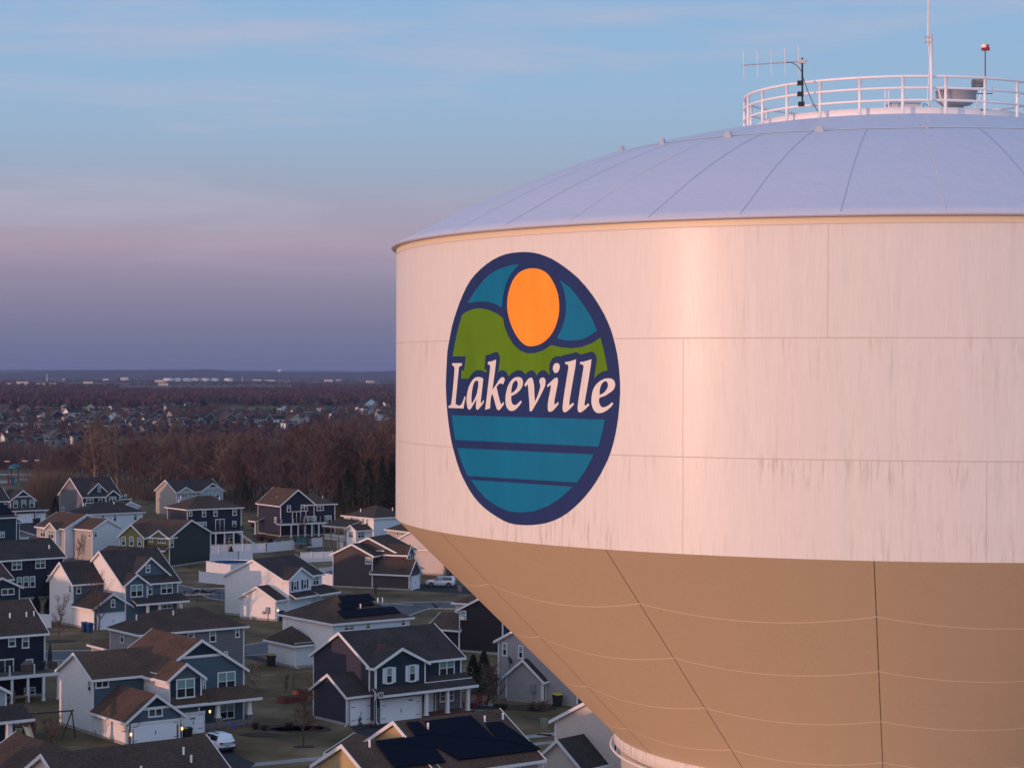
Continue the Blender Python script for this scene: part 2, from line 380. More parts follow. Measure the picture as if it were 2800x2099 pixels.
    def post(s, u, v, z0, z1, w=.2, taper=False, m=None):
        q = MB(); h = w / 2; k = .7 if taper else 1.0
        q.hexa([(u - h, v - h, z0), (u + h, v - h, z0), (u + h, v + h, z0), (u - h, v + h, z0)], [(u - h * k, v - h * k, z1), (u + h * k, v - h * k, z1), (u + h * k, v + h * k, z1), (u - h * k, v + h * k, z1)])
        q.box(u - h - .05, u + h + .05, v - h - .05, v + h + .05, z0, z0 + .14); q.box(u - h * k - .04, u + h * k + .04, v - h * k - .04, v + h * k + .04, z1 - .12, z1)
        q.build('porch_post', m or TRIM, s.root)
    def slab(s, u0, u1, v0, v1, z0, z1, name='porch_floor', m=None):
        q = MB(); q.box(u0, u1, v0, v1, z0, z1); return q.build(name, m or CONC, s.root)
    def deck(s, u0, u1, v0, v1, z, posts, rail='white', m=None, stairs=None):
        q = MB(); q.box(u0, u1, v0, v1, z - .12, z, 0); q.box(u0, u1, v0 - .04, v0, z - .34, z, 1); q.box(u0 - .04, u0, v0, v1, z - .34, z, 1); q.box(u1, u1 + .04, v0, v1, z - .34, z, 1)
        d = q.build('deck', [mat('deck_boards', (.10, .085, .075), .8, nz=(3, .3)), TRIM], s.root)
        for u in posts:
            p = MB(); p.box(u - .12, u + .12, v0 + .05, v0 + .29, 0, z - .12); p.box(u - .17, u + .17, v0, v0 + .34, 0, .2); p.build('deck_post', TRIM, d)
        rm = MB(); bl = MB(); H = 1.0
        ends = [(u0, v0, u1, v0), (u0, v0, u0, v1), (u1, v0, u1, v1)]
        for (a, b, c, e) in ends:
            Ln = hypot(c - a, e - b); n = max(1, round(Ln / 2.4))
            for i in range(n + 1):
                x, y = a + (c - a) * i / n, b + (e - b) * i / n; rm.box(x - .07, x + .07, y - .07 + .08, y + .07 + .08, z, z + H + .08)
            n = max(2, int(Ln / .14))
            for i in range(n):
                x, y = a + (c - a) * i / n, b + (e - b) * i / n; bl.box(x - .012, x + .012, y + .068, y + .092, z + .05, z + H - .02)
            bl.box(min(a, c) - .02, max(a, c) + .02, min(b, e) + .05, max(b, e) + .11, z + H - .05, z + H)
        rm.build('rail_post', TRIM if rail == 'white' else DARKM, d); bl.build('railing', DARKM, d)
        if stairs:
            su, dr = stairs; st = MB(); n = max(3, int(z / .19)); 
            for i in range(n): st.box(su + dr * i * .27, su + dr * (i + 1) * .27, v0 + .2, v0 + 1.2, z - (i + 1) * z / (n + 1) - .05, z - (i + 1) * z / (n + 1))
            for vv in (v0 + .15, v0 + 1.2):
                st.hexa([(su, vv, z - .35), (su, vv + .06, z - .35), (su + dr * n * .27, vv + .06, -.2), (su + dr * n * .27, vv, -.2)], [(su, vv, z - .02), (su, vv + .06, z - .02), (su + dr * n * .27, vv + .06, .1), (su + dr * n * .27, vv, .1)])
            st.build('stairs', TRIM, d)
        return d
    def pipe(s, p, ze, zr, v0, vr, h=.62):               # vent pipe standing on the front slope, foot seen at pixel p
        m = (zr - ze) / (vr - v0)
        lo = None
        for i in range(200):
            v = v0 + (vr - v0) * i / 199; u, z = s.onF(p, v); d = z - (ze + m * (v - v0))
            if lo is None or abs(d) < lo[0]: lo = (abs(d), u, v)
        _, u, v = lo; z = ze + m * (v - v0)
        q = MB(); q.tube([(u, v, z), (u, v, z + h)], .085, 6); o = q.build('vent_pipe', PVC, s.root)
        return o
    def vents(s, lst): 
        for u, v, z, k in lst:
            q = MB()
            if k: q.tube([(u, v, z - .2), (u, v, z + .62)], .09, 6); q.build('vent_pipe', PVC, s.root)
            else: q.box(u - .2, u + .2, v - .2, v + .2, z - .1, z + .2); q.build('roof_vent', BLACK, s.root)
    def slope_quad(s, pts, ze, m, v0, up=.14, name='solar_panel', mt=None):   # a panel array on a slope that rises with v
        P = []
        for p in pts:
            # intersect the sight line with plane z = ze + m (v - v0)
            x, y, dz = ray(*p)
            # local: u = (t*x-ox)*Ux+(t*y-oy)*Uy ...; v = a t + b
            a = x * s.V2.x + y * s.V2.y; b = -(s.o.x * s.V2.x + s.o.y * s.V2.y)
            t = (ze + m * (b - v0) - HC + s.zg) / (dz - m * a)
            v = a * t + b; u = (t * x - s.o.x) * s.U2.x + (t * y - s.o.y) * s.U2.y
            P.append(Vector((u, v, ze + m * (v - v0))))
        nrm = Vector((0, -m, 1)).normalized()
        q = MB(); q.hexa([p + nrm * (up) for p in P], [p + nrm * (up + .06) for p in P]); return q.build(name, mt or SOLAR, s.root)
    def lamp(s, p, v, face='F'):
        if face == 'F': u, z = s.onF(p, v); q = MB(); q.lathe([(.0, -.14), (.08, -.1), (.1, .1), (.0, .16)], 8, c=(u, v - .16, z))
        else: vv, z = s.onL(p, v); q = MB(); q.lathe([(.0, -.14), (.08, -.1), (.1, .1), (.0, .16)], 8, c=(v - .16, vv, z))
        q.build('wall_lamp', LAMP, s.root)
    def spout(s, u, v, z0, z1, du=0, dv=-1):             # downspout with a kick-out foot
        q = MB(); q.tube([(u, v, z1), (u, v, z0 + .25), (u + du * .7, v + dv * .7, z0 + .08)], .06, 4); q.build('downspout', TRIM, s.root)
    def number(s, p, v):                                 # house number over the garage door
        u, z = s.onF(p, v); q = MB()
        for i in range(5): q.box(u + (i - 2) * .13 - (.04 if i else .012), u + (i - 2) * .13 + (.04 if i else .012), v - .12, v - .102, z - .07, z + .07)
        q.build('house_number', DARKM, s.root)
    def done(s):
        side = siding(*SID[s.side]); fr = siding(*SID[s.front]); acc = siding(*SID['navyteal'])
        s.w.build('wall', [side, fr, acc], s.root)
        if s.r.f: 
            r = s.r.build('roof', [s.roofm, TRIM], s.root)
            s.t.build('roof_trim', TRIM, r)
        if s.fd.f: s.fd.build('foundation', CONC, s.root)
        return s.root
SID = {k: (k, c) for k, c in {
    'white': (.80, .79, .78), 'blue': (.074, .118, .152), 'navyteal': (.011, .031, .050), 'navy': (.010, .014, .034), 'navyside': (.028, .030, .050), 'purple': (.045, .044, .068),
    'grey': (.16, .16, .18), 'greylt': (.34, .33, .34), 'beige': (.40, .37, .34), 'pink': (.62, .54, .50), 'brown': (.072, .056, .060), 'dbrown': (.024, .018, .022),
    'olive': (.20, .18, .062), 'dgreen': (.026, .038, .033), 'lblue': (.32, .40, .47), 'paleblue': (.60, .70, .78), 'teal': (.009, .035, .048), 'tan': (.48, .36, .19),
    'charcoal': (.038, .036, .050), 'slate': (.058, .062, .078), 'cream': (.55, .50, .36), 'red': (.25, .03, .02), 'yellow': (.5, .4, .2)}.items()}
# ------------------------------------------------------------------ houses of the near neighbourhood
WSH = mat('white_shutter', (.62, .62, .68), .5); BSH = mat('black_shutter', (.015, .015, .018), .5)
DIM = []
def note(*a): DIM.append(' '.join(str(round(x, 2)) if isinstance(x, float) else str(x) for x in a))

# blue-grey house with the white side, lower left
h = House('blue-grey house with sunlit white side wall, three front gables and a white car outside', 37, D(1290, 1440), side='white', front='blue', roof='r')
zg = h.Z(D(1277, 1180)); ug = h.U(D(1838)); vL = h.V(D(937)); vB = h.V(D(605))
h.vol(0, ug, 0, vL, zg, 'v', zr=h.onF(D(1570, 912))[1], band=.45, ext=.01)
ze = h.Z(D(937, 757), 0, vL); zr = h.onL(D(740, 490), 0)[1]
ud, vd = h.loc(D(1705, 775), ze); u2 = h.U(E(558), vd); ub, vb = h.loc(E(985, 655), ze)
note('H1', zg, ug, vL, vB, ze, zr, 'dorm', ud, vd, u2, 'big', ub, vb)
h.vol(0, ud + 4.6, vL, vB, ze, 'u', zr=zr, ext=.01)
zrb = h.onF(E(570, 360), vb)[1]
h.vol(ud, ub, vb, vB, ze, 'v', zr=zrb, band=.52)
h.vol(ud + .01, u2, vd, vb, ze + .10, 'v', zr=h.onF(E(408, 600), vd)[1], front=2, z0=2.6, rk=.3, ext=1.5)
h.w.m = [2 if (i >= 0 and False) else x for i, x in enumerate(h.w.m)]
q = MB(); q.box(ud + .02, u2 - .02, vd - .012, vd - .002, 2.7, ze); q.build('dark_panel', siding(*SID['navyteal']), h.root)
u1c = h.U(E(622)); v1c = vd + .4; note('1car', u1c, v1c, h.loc(E(600, 1325), 0))
h.vol(ug + .01, u2, v1c, vb, 2.9, 'v', roof=False); h.shed(ug, u2 + .5, vd, v1c - .6, 3.75, 2.85)
zp = 2.75; up, vp = h.loc(E(1108, 966), zp); note('porch', up, vp)
vp = max(vp, vb - 2.6); h.shed(u2 + .2, ub + .5, vb, vp, 3.7, zp)
h.slab(u2, ub + .2, vp + .3, vb, 0, .35, m=STONE)
for x in (722, 1040):
    uu = h.U(E(x), vp + .5); h.slab(uu - .35, uu + .35, vp + .15, vp + .85, .3, 1.25, 'pier', STONE); h.post(uu, vp + .5, 1.25, zp, .42, True)
h.slab(u2 + .6, ub - .2, vp + .2, vp + .4, .3, .85, 'porch_wall', STONE)
h.wF(E(300, 752), E(487, 947), vd, 2); h.wF(E(716, 682), E(897, 872), vb, 2); h.wF(E(566, 742), E(598, 886), vb, 1); h.wF(E(738, 1008), E(887, 1158), vb, 2)
h.wF(D(960, 765), D(1095, 847), vL, 2, hung=False); h.wL(D(887, 768), D(925, 887), 0); h.wF(D(1492, 1050), D(1637, 1138), 0, 2, hung=False)
h.gF(D(1333, 1200), D(1795, 1390), 0); h.gF(D(1850, 1160), D(2045, 1330), v1c); h.number(D(1935, 1152), v1c)
for p, v in ((D(1312, 1315), 0), (D(1828, 1255), 0), (D(2108, 1083), v1c)): h.lamp(p, v)
h.slab(.02, .55, -.06, 0, 0, 1.6, 'stone_facing', STONE); h.slab(ug - .6, ug - .02, -.06, 0, 0, 1.6, 'stone_facing', STONE)
h.spout(-.1, .1, 0, zg, -1, -.3); h.done(); H1 = h

# navy house with the white shutters, centre
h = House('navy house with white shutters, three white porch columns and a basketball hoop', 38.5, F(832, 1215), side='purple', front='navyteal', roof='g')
ze = h.Z(F(832, 640)); vm = h.V(F(778)); vB = h.V(F(212)); uw, vw = h.loc(F(545, 1232), 0); ux = h.U(F(1700), vm); ubp = h.U(F(1340))
note('H2', ze, vm, vB, 'wing', uw, vw, 'u', ux, ubp)
h.vol(0, ux, vm, vB, ze, 'u', zr=h.onL(F(470, 285), 0)[1])
h.vol(.01, ubp, 0, vm, ze - .02, 'v', zr=h.onF(F(1095, 447))[1], ext=3.6)
h.vol(uw, .0, vw, h.V(F(212), uw), h.Z(F(552, 930), uw, vw), 'u', zr=h.onL(F(370, 707), uw)[1])
vp = -1.15; zt = h.Z(F(845, 862)); zb = h.Z(F(1330, 880), ubp, vp); note('pent', zt, zb)
h.shed(-.35, ux + .55, 0, vp, zt, zb); h.shed(ubp, ux + .55, vm, 0.0, zt + vm * .45, zt)
h.slab(ubp + .05, ux + .3, vp + .15, vm, 0, .42, 'porch_floor', mat('red_deck', (.09, .028, .02), .7))
for x in (1352, 1565, 1770): h.post(h.U(F(x), vp + .35), vp + .35, .42, zb - .02, .3)
for a, b in ((F(940, 637), F(1006, 803)), (F(1170, 612), F(1238, 783))): h.wF(a, b, 0, 1, shut=WSH)
h.wF(F(1474, 557), F(1630, 732), vm, 2); h.wF(F(1480, 868), F(1622, 982), vm, 2); u = h.U(F(1396), vm); h.door(u - .5, u + .5, vm, .42, 2.6)
h.gF(F(893, 965), F(1285, 1210), 0); h.number(F(1180, 968), 0)
h2 = h; a = h.U(F(588), vw); b = h.U(F(790), vw); h.garage(a, b, vw, 2.3)
for a, b, v in ((.05, h.U(F(888)), 0), (h.U(F(1290)), ubp - .03, 0), (uw + .03, h.U(F(583), vw), vw)): h.slab(a, b, v - .06, v - .004, .02, 1.7, 'stone_facing', STONE)
h.slab(h.U(F(1420), vm), ux - .1, vm - .06, vm - .002, .42, 2.5, 'stone_facing', STONE)
h.spout(.05, -.12, 0, ze, 0, -.6); h.spout(uw + .1, vw - .1, 0, 2.9, -.9, -.5)
h.vents([(ux * .82, vm + 1.6, ze + .85, 0)]); h.done(); H2 = h

# blue-grey house, middle left
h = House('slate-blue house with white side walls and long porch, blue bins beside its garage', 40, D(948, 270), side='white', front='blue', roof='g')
zg = h.Z(A(955, 1412)); ug = h.U(A(1315)); vL = h.V(A(737)); vB = h.V(A(505))
h.vol(0, ug, 0, vL, zg, 'v', zr=h.onF(A(1140, 1262))[1], ext=.01)
ze = h.Z(A(737, 1160), 0, vL); h.vol(0, 8, vL, vB, ze, 'u', zr=h.onL(A(612, 945), 0)[1])
u2, v2 = h.loc(A(1262, 1175), ze); vk = h.V(A(1018), u2); vm = v2 + .7; v1 = 2 * vk - vm; ux = h.U(A(1795), vm)
note('H3', zg, ug, vL, vB, ze, 'main2', u2, v2, vk, ux, h.loc(A(1795, 1140), ze))
zr = h.onL(A(1018, 835), u2)[1]
h.vol(u2, ux, vm, v1, ze, 'u', zr=zr)
h.vol(u2 + .01, h.U(A(1488), v2), v2, vm, ze - .02, 'v', zr=h.onF(A(1380, 1068), v2)[1], rk=.3, ext=2.4)
a, b = h.U(A(1330), vm + 1), h.U(A(1705), vm + 1); m = (zr - ze) / (vk - vm)
h.vol(a, b, vm + 1.1, vk + 1, ze + m * 1.1, 'v', zr=h.onF(A(1485, 900), vm + 1.1)[1], z0=ze, ext=.01)
vp = vm - 2.2; zp = h.Z(A(1865, 1340), ux, vp); note('porch', zp); zp = max(2.5, min(zp, 3.4))
h.shed(h.U(A(1300), vm), ux + .5, vm, vp, zp + .9, zp)
h.slab(ug, ux, vp + .3, vm, 0, .35)
for x in (1495, 1612, 1828): h.post(h.U(A(x), vp + .4), vp + .4, .35, zp, .3)
h.wF(A(768, 1168), A(816, 1263), vL); h.wL(A(699, 1176), A(723, 1252), 0); h.wF(A(1116, 1318), A(1159, 1400), 0)
h.wF(A(1314, 1170), A(1438, 1295), v2, 2); h.wF(A(1490, 1163), A(1533, 1273), vm); h.wF(A(1619, 1150), A(1738, 1264), vm, 2); h.wF(A(1467, 970), A(1512, 1048), vm + 1.1)
h.wF(A(1630, 1350), A(1735, 1410), vm, 2)
h.gF(D(985, 103), D(1290, 250), 0); h.slab(.03, h.U(D(980)), -.06, 0, 0, 1.7, 'stone_facing', STONE)
h.vents([(2.6, vL + 2, ze + 1.3, 0)]); h.done(); H3 = h

# white house with black shutters, centre
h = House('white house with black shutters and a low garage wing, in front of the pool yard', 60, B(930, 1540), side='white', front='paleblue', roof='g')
ze = h.Z(B(940, 1327)); vB = h.V(B(580)); h.vol(0, h.U(B(1062)), 0, vB, ze, 'u', zr=h.onL(B(755, 1190), 0)[1])
u2, v2 = h.loc(B(1068, 1122), 5.6); vm = h.V(B(1003), u2); v1 = h.V(B(430), u2); ubp = h.U(B(1293), v2); ux = h.U(B(1400), vm)
note('H4', ze, vB, 'main', u2, v2, vm, v1, ubp, ux)
h.vol(u2, ux, vm, v1, 5.6, 'u', zr=h.onL(B(712, 920), u2)[1]); h.vol(u2 + .01, ubp, v2, vm, 5.58, 'v', zr=h.onF(B(1185, 1000), v2)[1], ext=4.2)
h.shed(u2, ubp + .2, v2, v2 - 1.2, 3.6, 3.0); h.shed(ubp, ux + .8, vm, v2 - 1.6, 3.9, 3.0)
for a, b in ((B(1112, 1133), B(1146, 1230)), (B(1212, 1115), B(1244, 1213))): h.wF(a, b, v2, 1, shut=BSH)
h.wF(B(1310, 1080), B(1368, 1177), vm, 2)
h.lamp(B(952, 1430), 0); h.slab(u2, ux + .5, v2 - 1.4, v2, 0, .3)
h.post(ux + .4, v2 - 1.3, .3, 3.0, .2)
q = MB(); v, z = h.onL(B(860, 1470), 0); q.box(-.25, 0, v - .3, v + .3, 1.0, 1.9); q.box(-.2, 0, v + .5, v + .9, .9, 1.3); q.tube([(-.1, v, 1), (-.1, v, 0)], .05, 4); q.build('electric_meter', mat('meter_grey', (.2, .22, .24), .5), h.root)
h.spout(.1, -.1, 0, ze, -.6, -.6); h.done()

# white hip-roof house with panels
h = House('white house whose brown hip roof carries three dark solar arrays, behind the navy house', 37, C(410, 1118), 5.6, side='white', front='paleblue', roof='b')
vB = h.V(B(1035)); ux = h.U(C(1180)); ze = 5.6
dd = None
for i in range(200):
    d = 2.5 + i * .02; u_, v_ = h.loc(C(395, 822), ze + d * .5 + .1)
    e = abs(u_ - d) + abs(v_ - d)
    if dd is None or e < dd[0]: dd = (e, d, u_, v_)
d = dd[1]; note('H5', vB, ux, 'ridge', *dd)
d = max(3.6, min(d, 5.2))
h.vol(0, ux, 0, 2 * d, ze, 'hu', zr=ze + d * .5); h.vol(.012, 2 * d - .3, .012, max(vB, 2 * d + 1), ze - .015, 'hv')
m = .5
for pts in (((450, 852), (765, 832), (838, 898), (495, 925)), ((450, 932), (585, 925), (640, 985), (495, 993)), ((590, 925), (800, 908), (822, 942), (632, 962)), ((445, 1005), (1015, 960), (1085, 1022), (520, 1078))):
    h.slope_quad([C(*p) for p in pts], ze + .1, m, 0)
for a, b, n in ((C(512, 1132), C(623, 1190), 2), (C(734, 1114), C(786, 1176), 1), (C(1088, 1080), C(1138, 1142), 1)): h.wF(a, b, 0, n)
for p in (C(685, 975), C(860, 912), C(906, 910)): h.pipe(p, ze, ze + d * .5, 0, d)
u2, v2 = h.loc(E(1505, 655), 0); h.vol(u2, h.U(E(1700), v2), v2, h.V(E(1232), u2), h.Z(E(1503, 395), u2, v2), 'hu'); note('small', u2, v2, h.U(E(1700), v2), h.V(E(1232), u2), h.Z(E(1503, 395), u2, v2))
h.spout(-.1, -.1, .5, ze, 0, -.3); h.spout(u2 - .1, v2 - .1, 0, 3, .3, -.6); h.done(); H5 = h

# brown-purple house
h = House('brown-grey house with long plain side wall, boxy white car on the drive beside it', 68, C(1175, 790), side='brown', front='slate', roof='b')
ze = h.Z(C(1185, 618)); vm = h.V(C(806)); vB = h.V(C(408)); ug = h.U(C(1280))
h.vol(0, ug, 0, vm, ze, 'v', zr=h.onF(C(1213, 480))[1]); z2 = h.Z(C(805, 440), 0, vm); vk = h.V(C(597), 0)
note('H6', ze, vm, vB, ug, z2, vk)
h.vol(0, 6.5, vm, vB, z2, 'u', zr=h.onL(C(597, 320), 0)[1])
u3, v3 = h.loc(C(1042, 408), 5.7); v31 = 2 * h.V(C(770), u3) - v3; note('far', u3, v3, v31)
h.vol(u3, u3 + 7, v3, v31, 5.7, 'u', zr=h.onL(C(770, 255), u3)[1])
u4, v4 = h.loc(C(1155, 414), 5.7); h.vol(u4, h.U(C(1212), v4), v4, v3 + 2, 5.68, 'v', zr=h.onF(C(1188, 330), v4)[1], ext=1.5); note('bump', u4, v4, h.U(C(1212), v4))
h.vol(ug, ug + 4, v4 + .2, v4 + 5, 2.9, 'hu')
h.wL(C(736, 452), C(787, 521), 0, 2); h.wF(C(1160, 415), C(1190, 470), v4, 1); h.gF(C(1195, 650), C(1274, 760), 0)
h.spout(.1, -.1, 0, ze, -.2, -.8); h.spout(-.1, vB - .1, 0, z2, 0, 0); h.done()

# dark brown house right of the navy one
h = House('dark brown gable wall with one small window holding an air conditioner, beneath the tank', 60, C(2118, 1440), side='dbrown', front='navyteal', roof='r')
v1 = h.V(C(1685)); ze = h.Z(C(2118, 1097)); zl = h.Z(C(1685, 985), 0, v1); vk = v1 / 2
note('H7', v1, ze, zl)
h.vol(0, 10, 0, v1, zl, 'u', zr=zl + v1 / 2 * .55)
zw = h.Z(C(1700, 1190), 0, v1); note('wing', zw, h.V(C(1345)))
h.vol(0, 6.5, v1 + .01, h.V(C(1380)), max(2, min(zw, 4)), 'v', oh=.3)
h.wL(C(1697, 988), C(1752, 1082), 0, 1)
v, z = h.onL(C(1726, 1062), 0); q = MB(); q.box(-.45, -.08, v - .32, v + .32, z - .22, z + .2); q.build('air_conditioner', TRIM, h.root)
h.done()
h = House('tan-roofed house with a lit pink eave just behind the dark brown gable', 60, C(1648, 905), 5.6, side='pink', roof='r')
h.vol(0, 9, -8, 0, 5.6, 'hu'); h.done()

# pink-grey house with the low wing, right
h = House('pinkish grey house with a satellite dish over its low garage wing, beneath the tank cone', 56, G(1040, 1012), side='greylt', front='slate', roof='g')
ze = h.Z(G(1040, 768)); vB = h.V(G(680)); ug = h.U(G(1300)); h.vol(0, ug, 0, vB, ze, 'u', zr=h.onL(G(838, 560), 0)[1])
u8 = .7; v8 = h.V(G(600), u8); z8 = h.Z(G(600, 372), u8, v8); note('H8', ze, vB, ug, u8, v8, z8)
h.vol(u8, u8 + 10, v8 - 10, v8, min(z8, 7), 'u', pitch=.55)
h.wL(G(642, 391), G(690, 524), u8, 1); h.wL(G(803, 420), G(852, 552), u8, 1); h.gF(G(1076, 850), G(1240, 980), 0)
v, z = h.onL(G(712, 625), .6); q = MB(); q.tube([(.6, v, z - .3), (.6, v, z + .45)], .04, 5); q.build('dish_mast', DARKM, h.root)
q = MB(); q.lathe([(0, 0), (.3, .05), (.42, .12), (.41, .14), (.28, .07), (0, .03)], 14); dd_ = q.build('satellite_dish', mat('dish_teal', (.03, .07, .09), .4), h.root, loc=(.5, v, z + .6)); dd_.rotation_euler = (radians(70), 0, radians(60))
q = MB(); v, z = h.onL(G(960, 920), 0); q.box(-.25, 0, v - .3, v + .3, 1.2, 2.0); q.tube([(-.1, v, 1.2), (-.1, v, 0)], .06, 4); q.build('electric_meter', mat('meter_grey', (.2, .22, .24), .5), h.root)
h.spout(.1, -.1, 0, ze, 0, -.3); h.done()

# pink house bottom right
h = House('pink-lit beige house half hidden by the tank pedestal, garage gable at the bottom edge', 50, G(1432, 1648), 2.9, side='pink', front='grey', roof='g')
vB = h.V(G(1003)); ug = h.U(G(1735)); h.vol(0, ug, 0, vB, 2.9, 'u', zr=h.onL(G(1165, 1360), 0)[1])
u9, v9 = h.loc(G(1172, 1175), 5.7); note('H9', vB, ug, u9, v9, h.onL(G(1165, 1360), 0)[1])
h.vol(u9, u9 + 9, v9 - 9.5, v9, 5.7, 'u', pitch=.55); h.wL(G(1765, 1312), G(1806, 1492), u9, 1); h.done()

# tan house with the big solar roof, bottom centre
h = House('tan house whose wide front roof is covered in dark solar panels, bottom edge', 37, F(2490, 1562), 5.5, side='tan', front='greylt', roof='r')
ze = 5.5; vr = h.V(F(2060), 0.0); zr = h.Z(F(2060, 1078), 0, vr); m = (zr - ze) / vr
note('H10', vr, zr, m)
mm = .5
def on_slope(h, p, ze, m, v0=0):
    x, y, dz = ray(*p); a = x * h.V2.x + y * h.V2.y; b = -(h.o.x * h.V2.x + h.o.y * h.V2.y)
    t = (ze + m * (b - v0) - HC) / (dz - m * a); return (t * x - h.o.x) * h.U2.x + (t * y - h.o.y) * h.U2.y, a * t + b
mm = m if .35 < m < .9 else .5
um, vk2 = on_slope(h, F(1060, 1212), ze, mm); ue, ve = on_slope(h, F(530, 1420), ze, mm); note('peaks', um, vk2, ue, ve)
h.vol(um, 0, 0, 2 * vr, ze, 'u', zr=zr + .1); h.vol(ue, um, .01, 2 * ve, ze - .01, 'u', zr=ze + ve * mm)
for pts in (((1142, 1213), (1262, 1203), (1412, 1330), (1232, 1345)), ((1325, 1200), (1790, 1142), (2055, 1388), (1420, 1330)), ((1935, 1218), (2095, 1203), (2490, 1478), (2070, 1385)),
            ((825, 1400), (1415, 1335), (2058, 1392), (1440, 1470)), ((1470, 1465), (2068, 1392), (2490, 1485), (1670, 1588)), ((830, 1405), (1432, 1472), (1540, 1610), (1030, 1670))):
    h.slope_quad([F(*p) for p in pts], ze + .12, mm, 0)
for p in (F(1366, 1280), F(1938, 1205), F(2120, 1180), F(777, 1450)): h.pipe(p, ze, zr, 0, vr)
h.wF(G(730, 1612), G(822, 1700), 0, 2)
# tan-roofed wings behind and to the left
a, b = h.loc(F(560, 1395), ze + 1.6); h.vol(ue + 4.0, ue + 8.8, ve * 2 - 1, ve * 2 + 4.5, ze - .2, 'v')
h.vol(ue - 4.2, ue - .02, ve * .5, ve * 2 - .5, 1.9, 'hv'); h.spout(.1, -.3, 3, ze, 0, 0); h.done(); H10 = h

# roof in the bottom left corner
h = House('brown-roofed house filling the bottom left corner, its small lit gable end facing left', 37, D(452, 1532), 8.0, side='pink', front='greylt', roof='b')
ux = h.U(D(2045), 0); ze = 5.4; note('H11', ux, h.Z(D(2045, 1345), ux, 0))
h.vol(0, ux, -5, 5, ze, 'u', zr=8.1)
uc, vc = h.loc(D(708, 1490), 7.9); h.vol(uc - 4, uc + 4, 0.5, 10, ze, 'v', zr=7.95); note(uc, vc)
for p in (D(1850, 1530), D(1927, 1608), D(1422, 1720)): h.pipe(p, ze, 8.1, -5, 0)
h.done()

# grey hip-roof house behind the blue-grey one
h = House('grey house with a wide brown hip roof and low left wing, behind the blue-grey house', 37, D(1413, 305), 5.6, side='greylt', front='grey', roof='b')
ux = h.U(E(985)); vB = h.V(D(1140)); note('H12', ux, vB); vB = max(vB, 7.5)
zr = h.Z(D(1478, 70), vB / 2, vB / 2); note('zr', zr)
h.vol(0, ux, 0, vB, 5.6, 'hu', zr=min(max(zr, 5.6 + vB * .2), 5.6 + vB * .32))
h.wL(D(1216, 273), D(1251, 395), 0)
for a, b in ((E(417, 277), E(483, 340)), (E(634, 258), E(701, 385)), (E(894, 238), E(939, 340)), (E(784, 477), E(821, 540))): h.wF(a, b, 0)
uw, vw = h.loc(D(1088, 458), 3.0); note('wing', uw, vw, h.V(D(890), uw)); h.vol(uw + .4, uw + 6, vw, vw + 5, 3.0, 'hu', front=0)
for p in (E(272, 122), E(272 - 371, 165)): h.pipe(p, 5.6, 5.6 + vB * .26, 0, vB / 2)
h.vents([(9, 1.6, 6.3, 0), (3.2, 1.8, 6.4, 0)]); h.done()

# navy house with deck, left edge
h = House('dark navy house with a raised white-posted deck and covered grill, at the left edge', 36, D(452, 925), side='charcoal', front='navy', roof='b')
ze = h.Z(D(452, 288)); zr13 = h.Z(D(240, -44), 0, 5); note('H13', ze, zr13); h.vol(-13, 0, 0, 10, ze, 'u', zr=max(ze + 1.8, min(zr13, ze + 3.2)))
for a, b, n in ((D(82, 322), D(157, 432), 1), (D(219, 310), D(292, 445), 1), (D(258, 555), D(332, 662), 1), (D(240, 838), D(357, 918), 2)): h.wF(a, b, 0, n)
a = h.U(D(-30)); b = h.U(D(128)); zd = h.Z(D(50, 760), -5, 0); note('deckz', zd, h.Z(D(590, 795), 4, -3)); zd = 2.9
h.door(a, b, 0, zd, h.Z(D(60, 572), -5, 0), glass=True)
uL = h.U(D(128), -3.2); uR = h.U(D(593), -3.2); note('deck', uL, uR)
h.deck(uL - 3, uR, -3.2, -.02, zd, [h.U(D(x), -3.05) for x in (122, 283, 440, 588)])
for p in (D(100, 150), D(266, 138), D(342, 130)): h.pipe(p, ze, max(ze + 1.8, min(zr13, ze + 3.2)), 0, 5)
h.vents([(-8, 1.6, ze + .8, 0), (-3.6, 2.0, ze + 1, 0)]); h.spout(-.1, -.1, 0, ze, 0, 0); DK1 = h; h.done()

# porch house, left edge
h = House('grey-blue house corner with a tapered white porch column on stone, at the left edge', 37, D(62, 1420), 0.4, side='greylt', front='lblue', roof='g')
ze = h.Z(D(62, 885)); note('H14', ze); h.vol(-8, 0, 0, 9, max(4.8, min(ze, 6)), 'v', pitch=.6)
zp = 2.9; h.shed(-8, 1.6, 0, -2.6, 3.9, zp); uu = h.U(D(98), -2.2); h.slab(-8, uu + .5, -2.6, 0, 0, .5, m=STONE); h.slab(uu - .45, uu + .45, -2.6, -1.7, .4, .9, 'pier', STONE); h.post(uu, -2.15, .9, zp, .55, True)
q = MB(); q.box(h.U(D(0)) - 1, h.U(D(48)), -.06, -.005, .5, 2.6); q.build('door', siding(*SID['teal']), h.root); h.done(); H14 = h

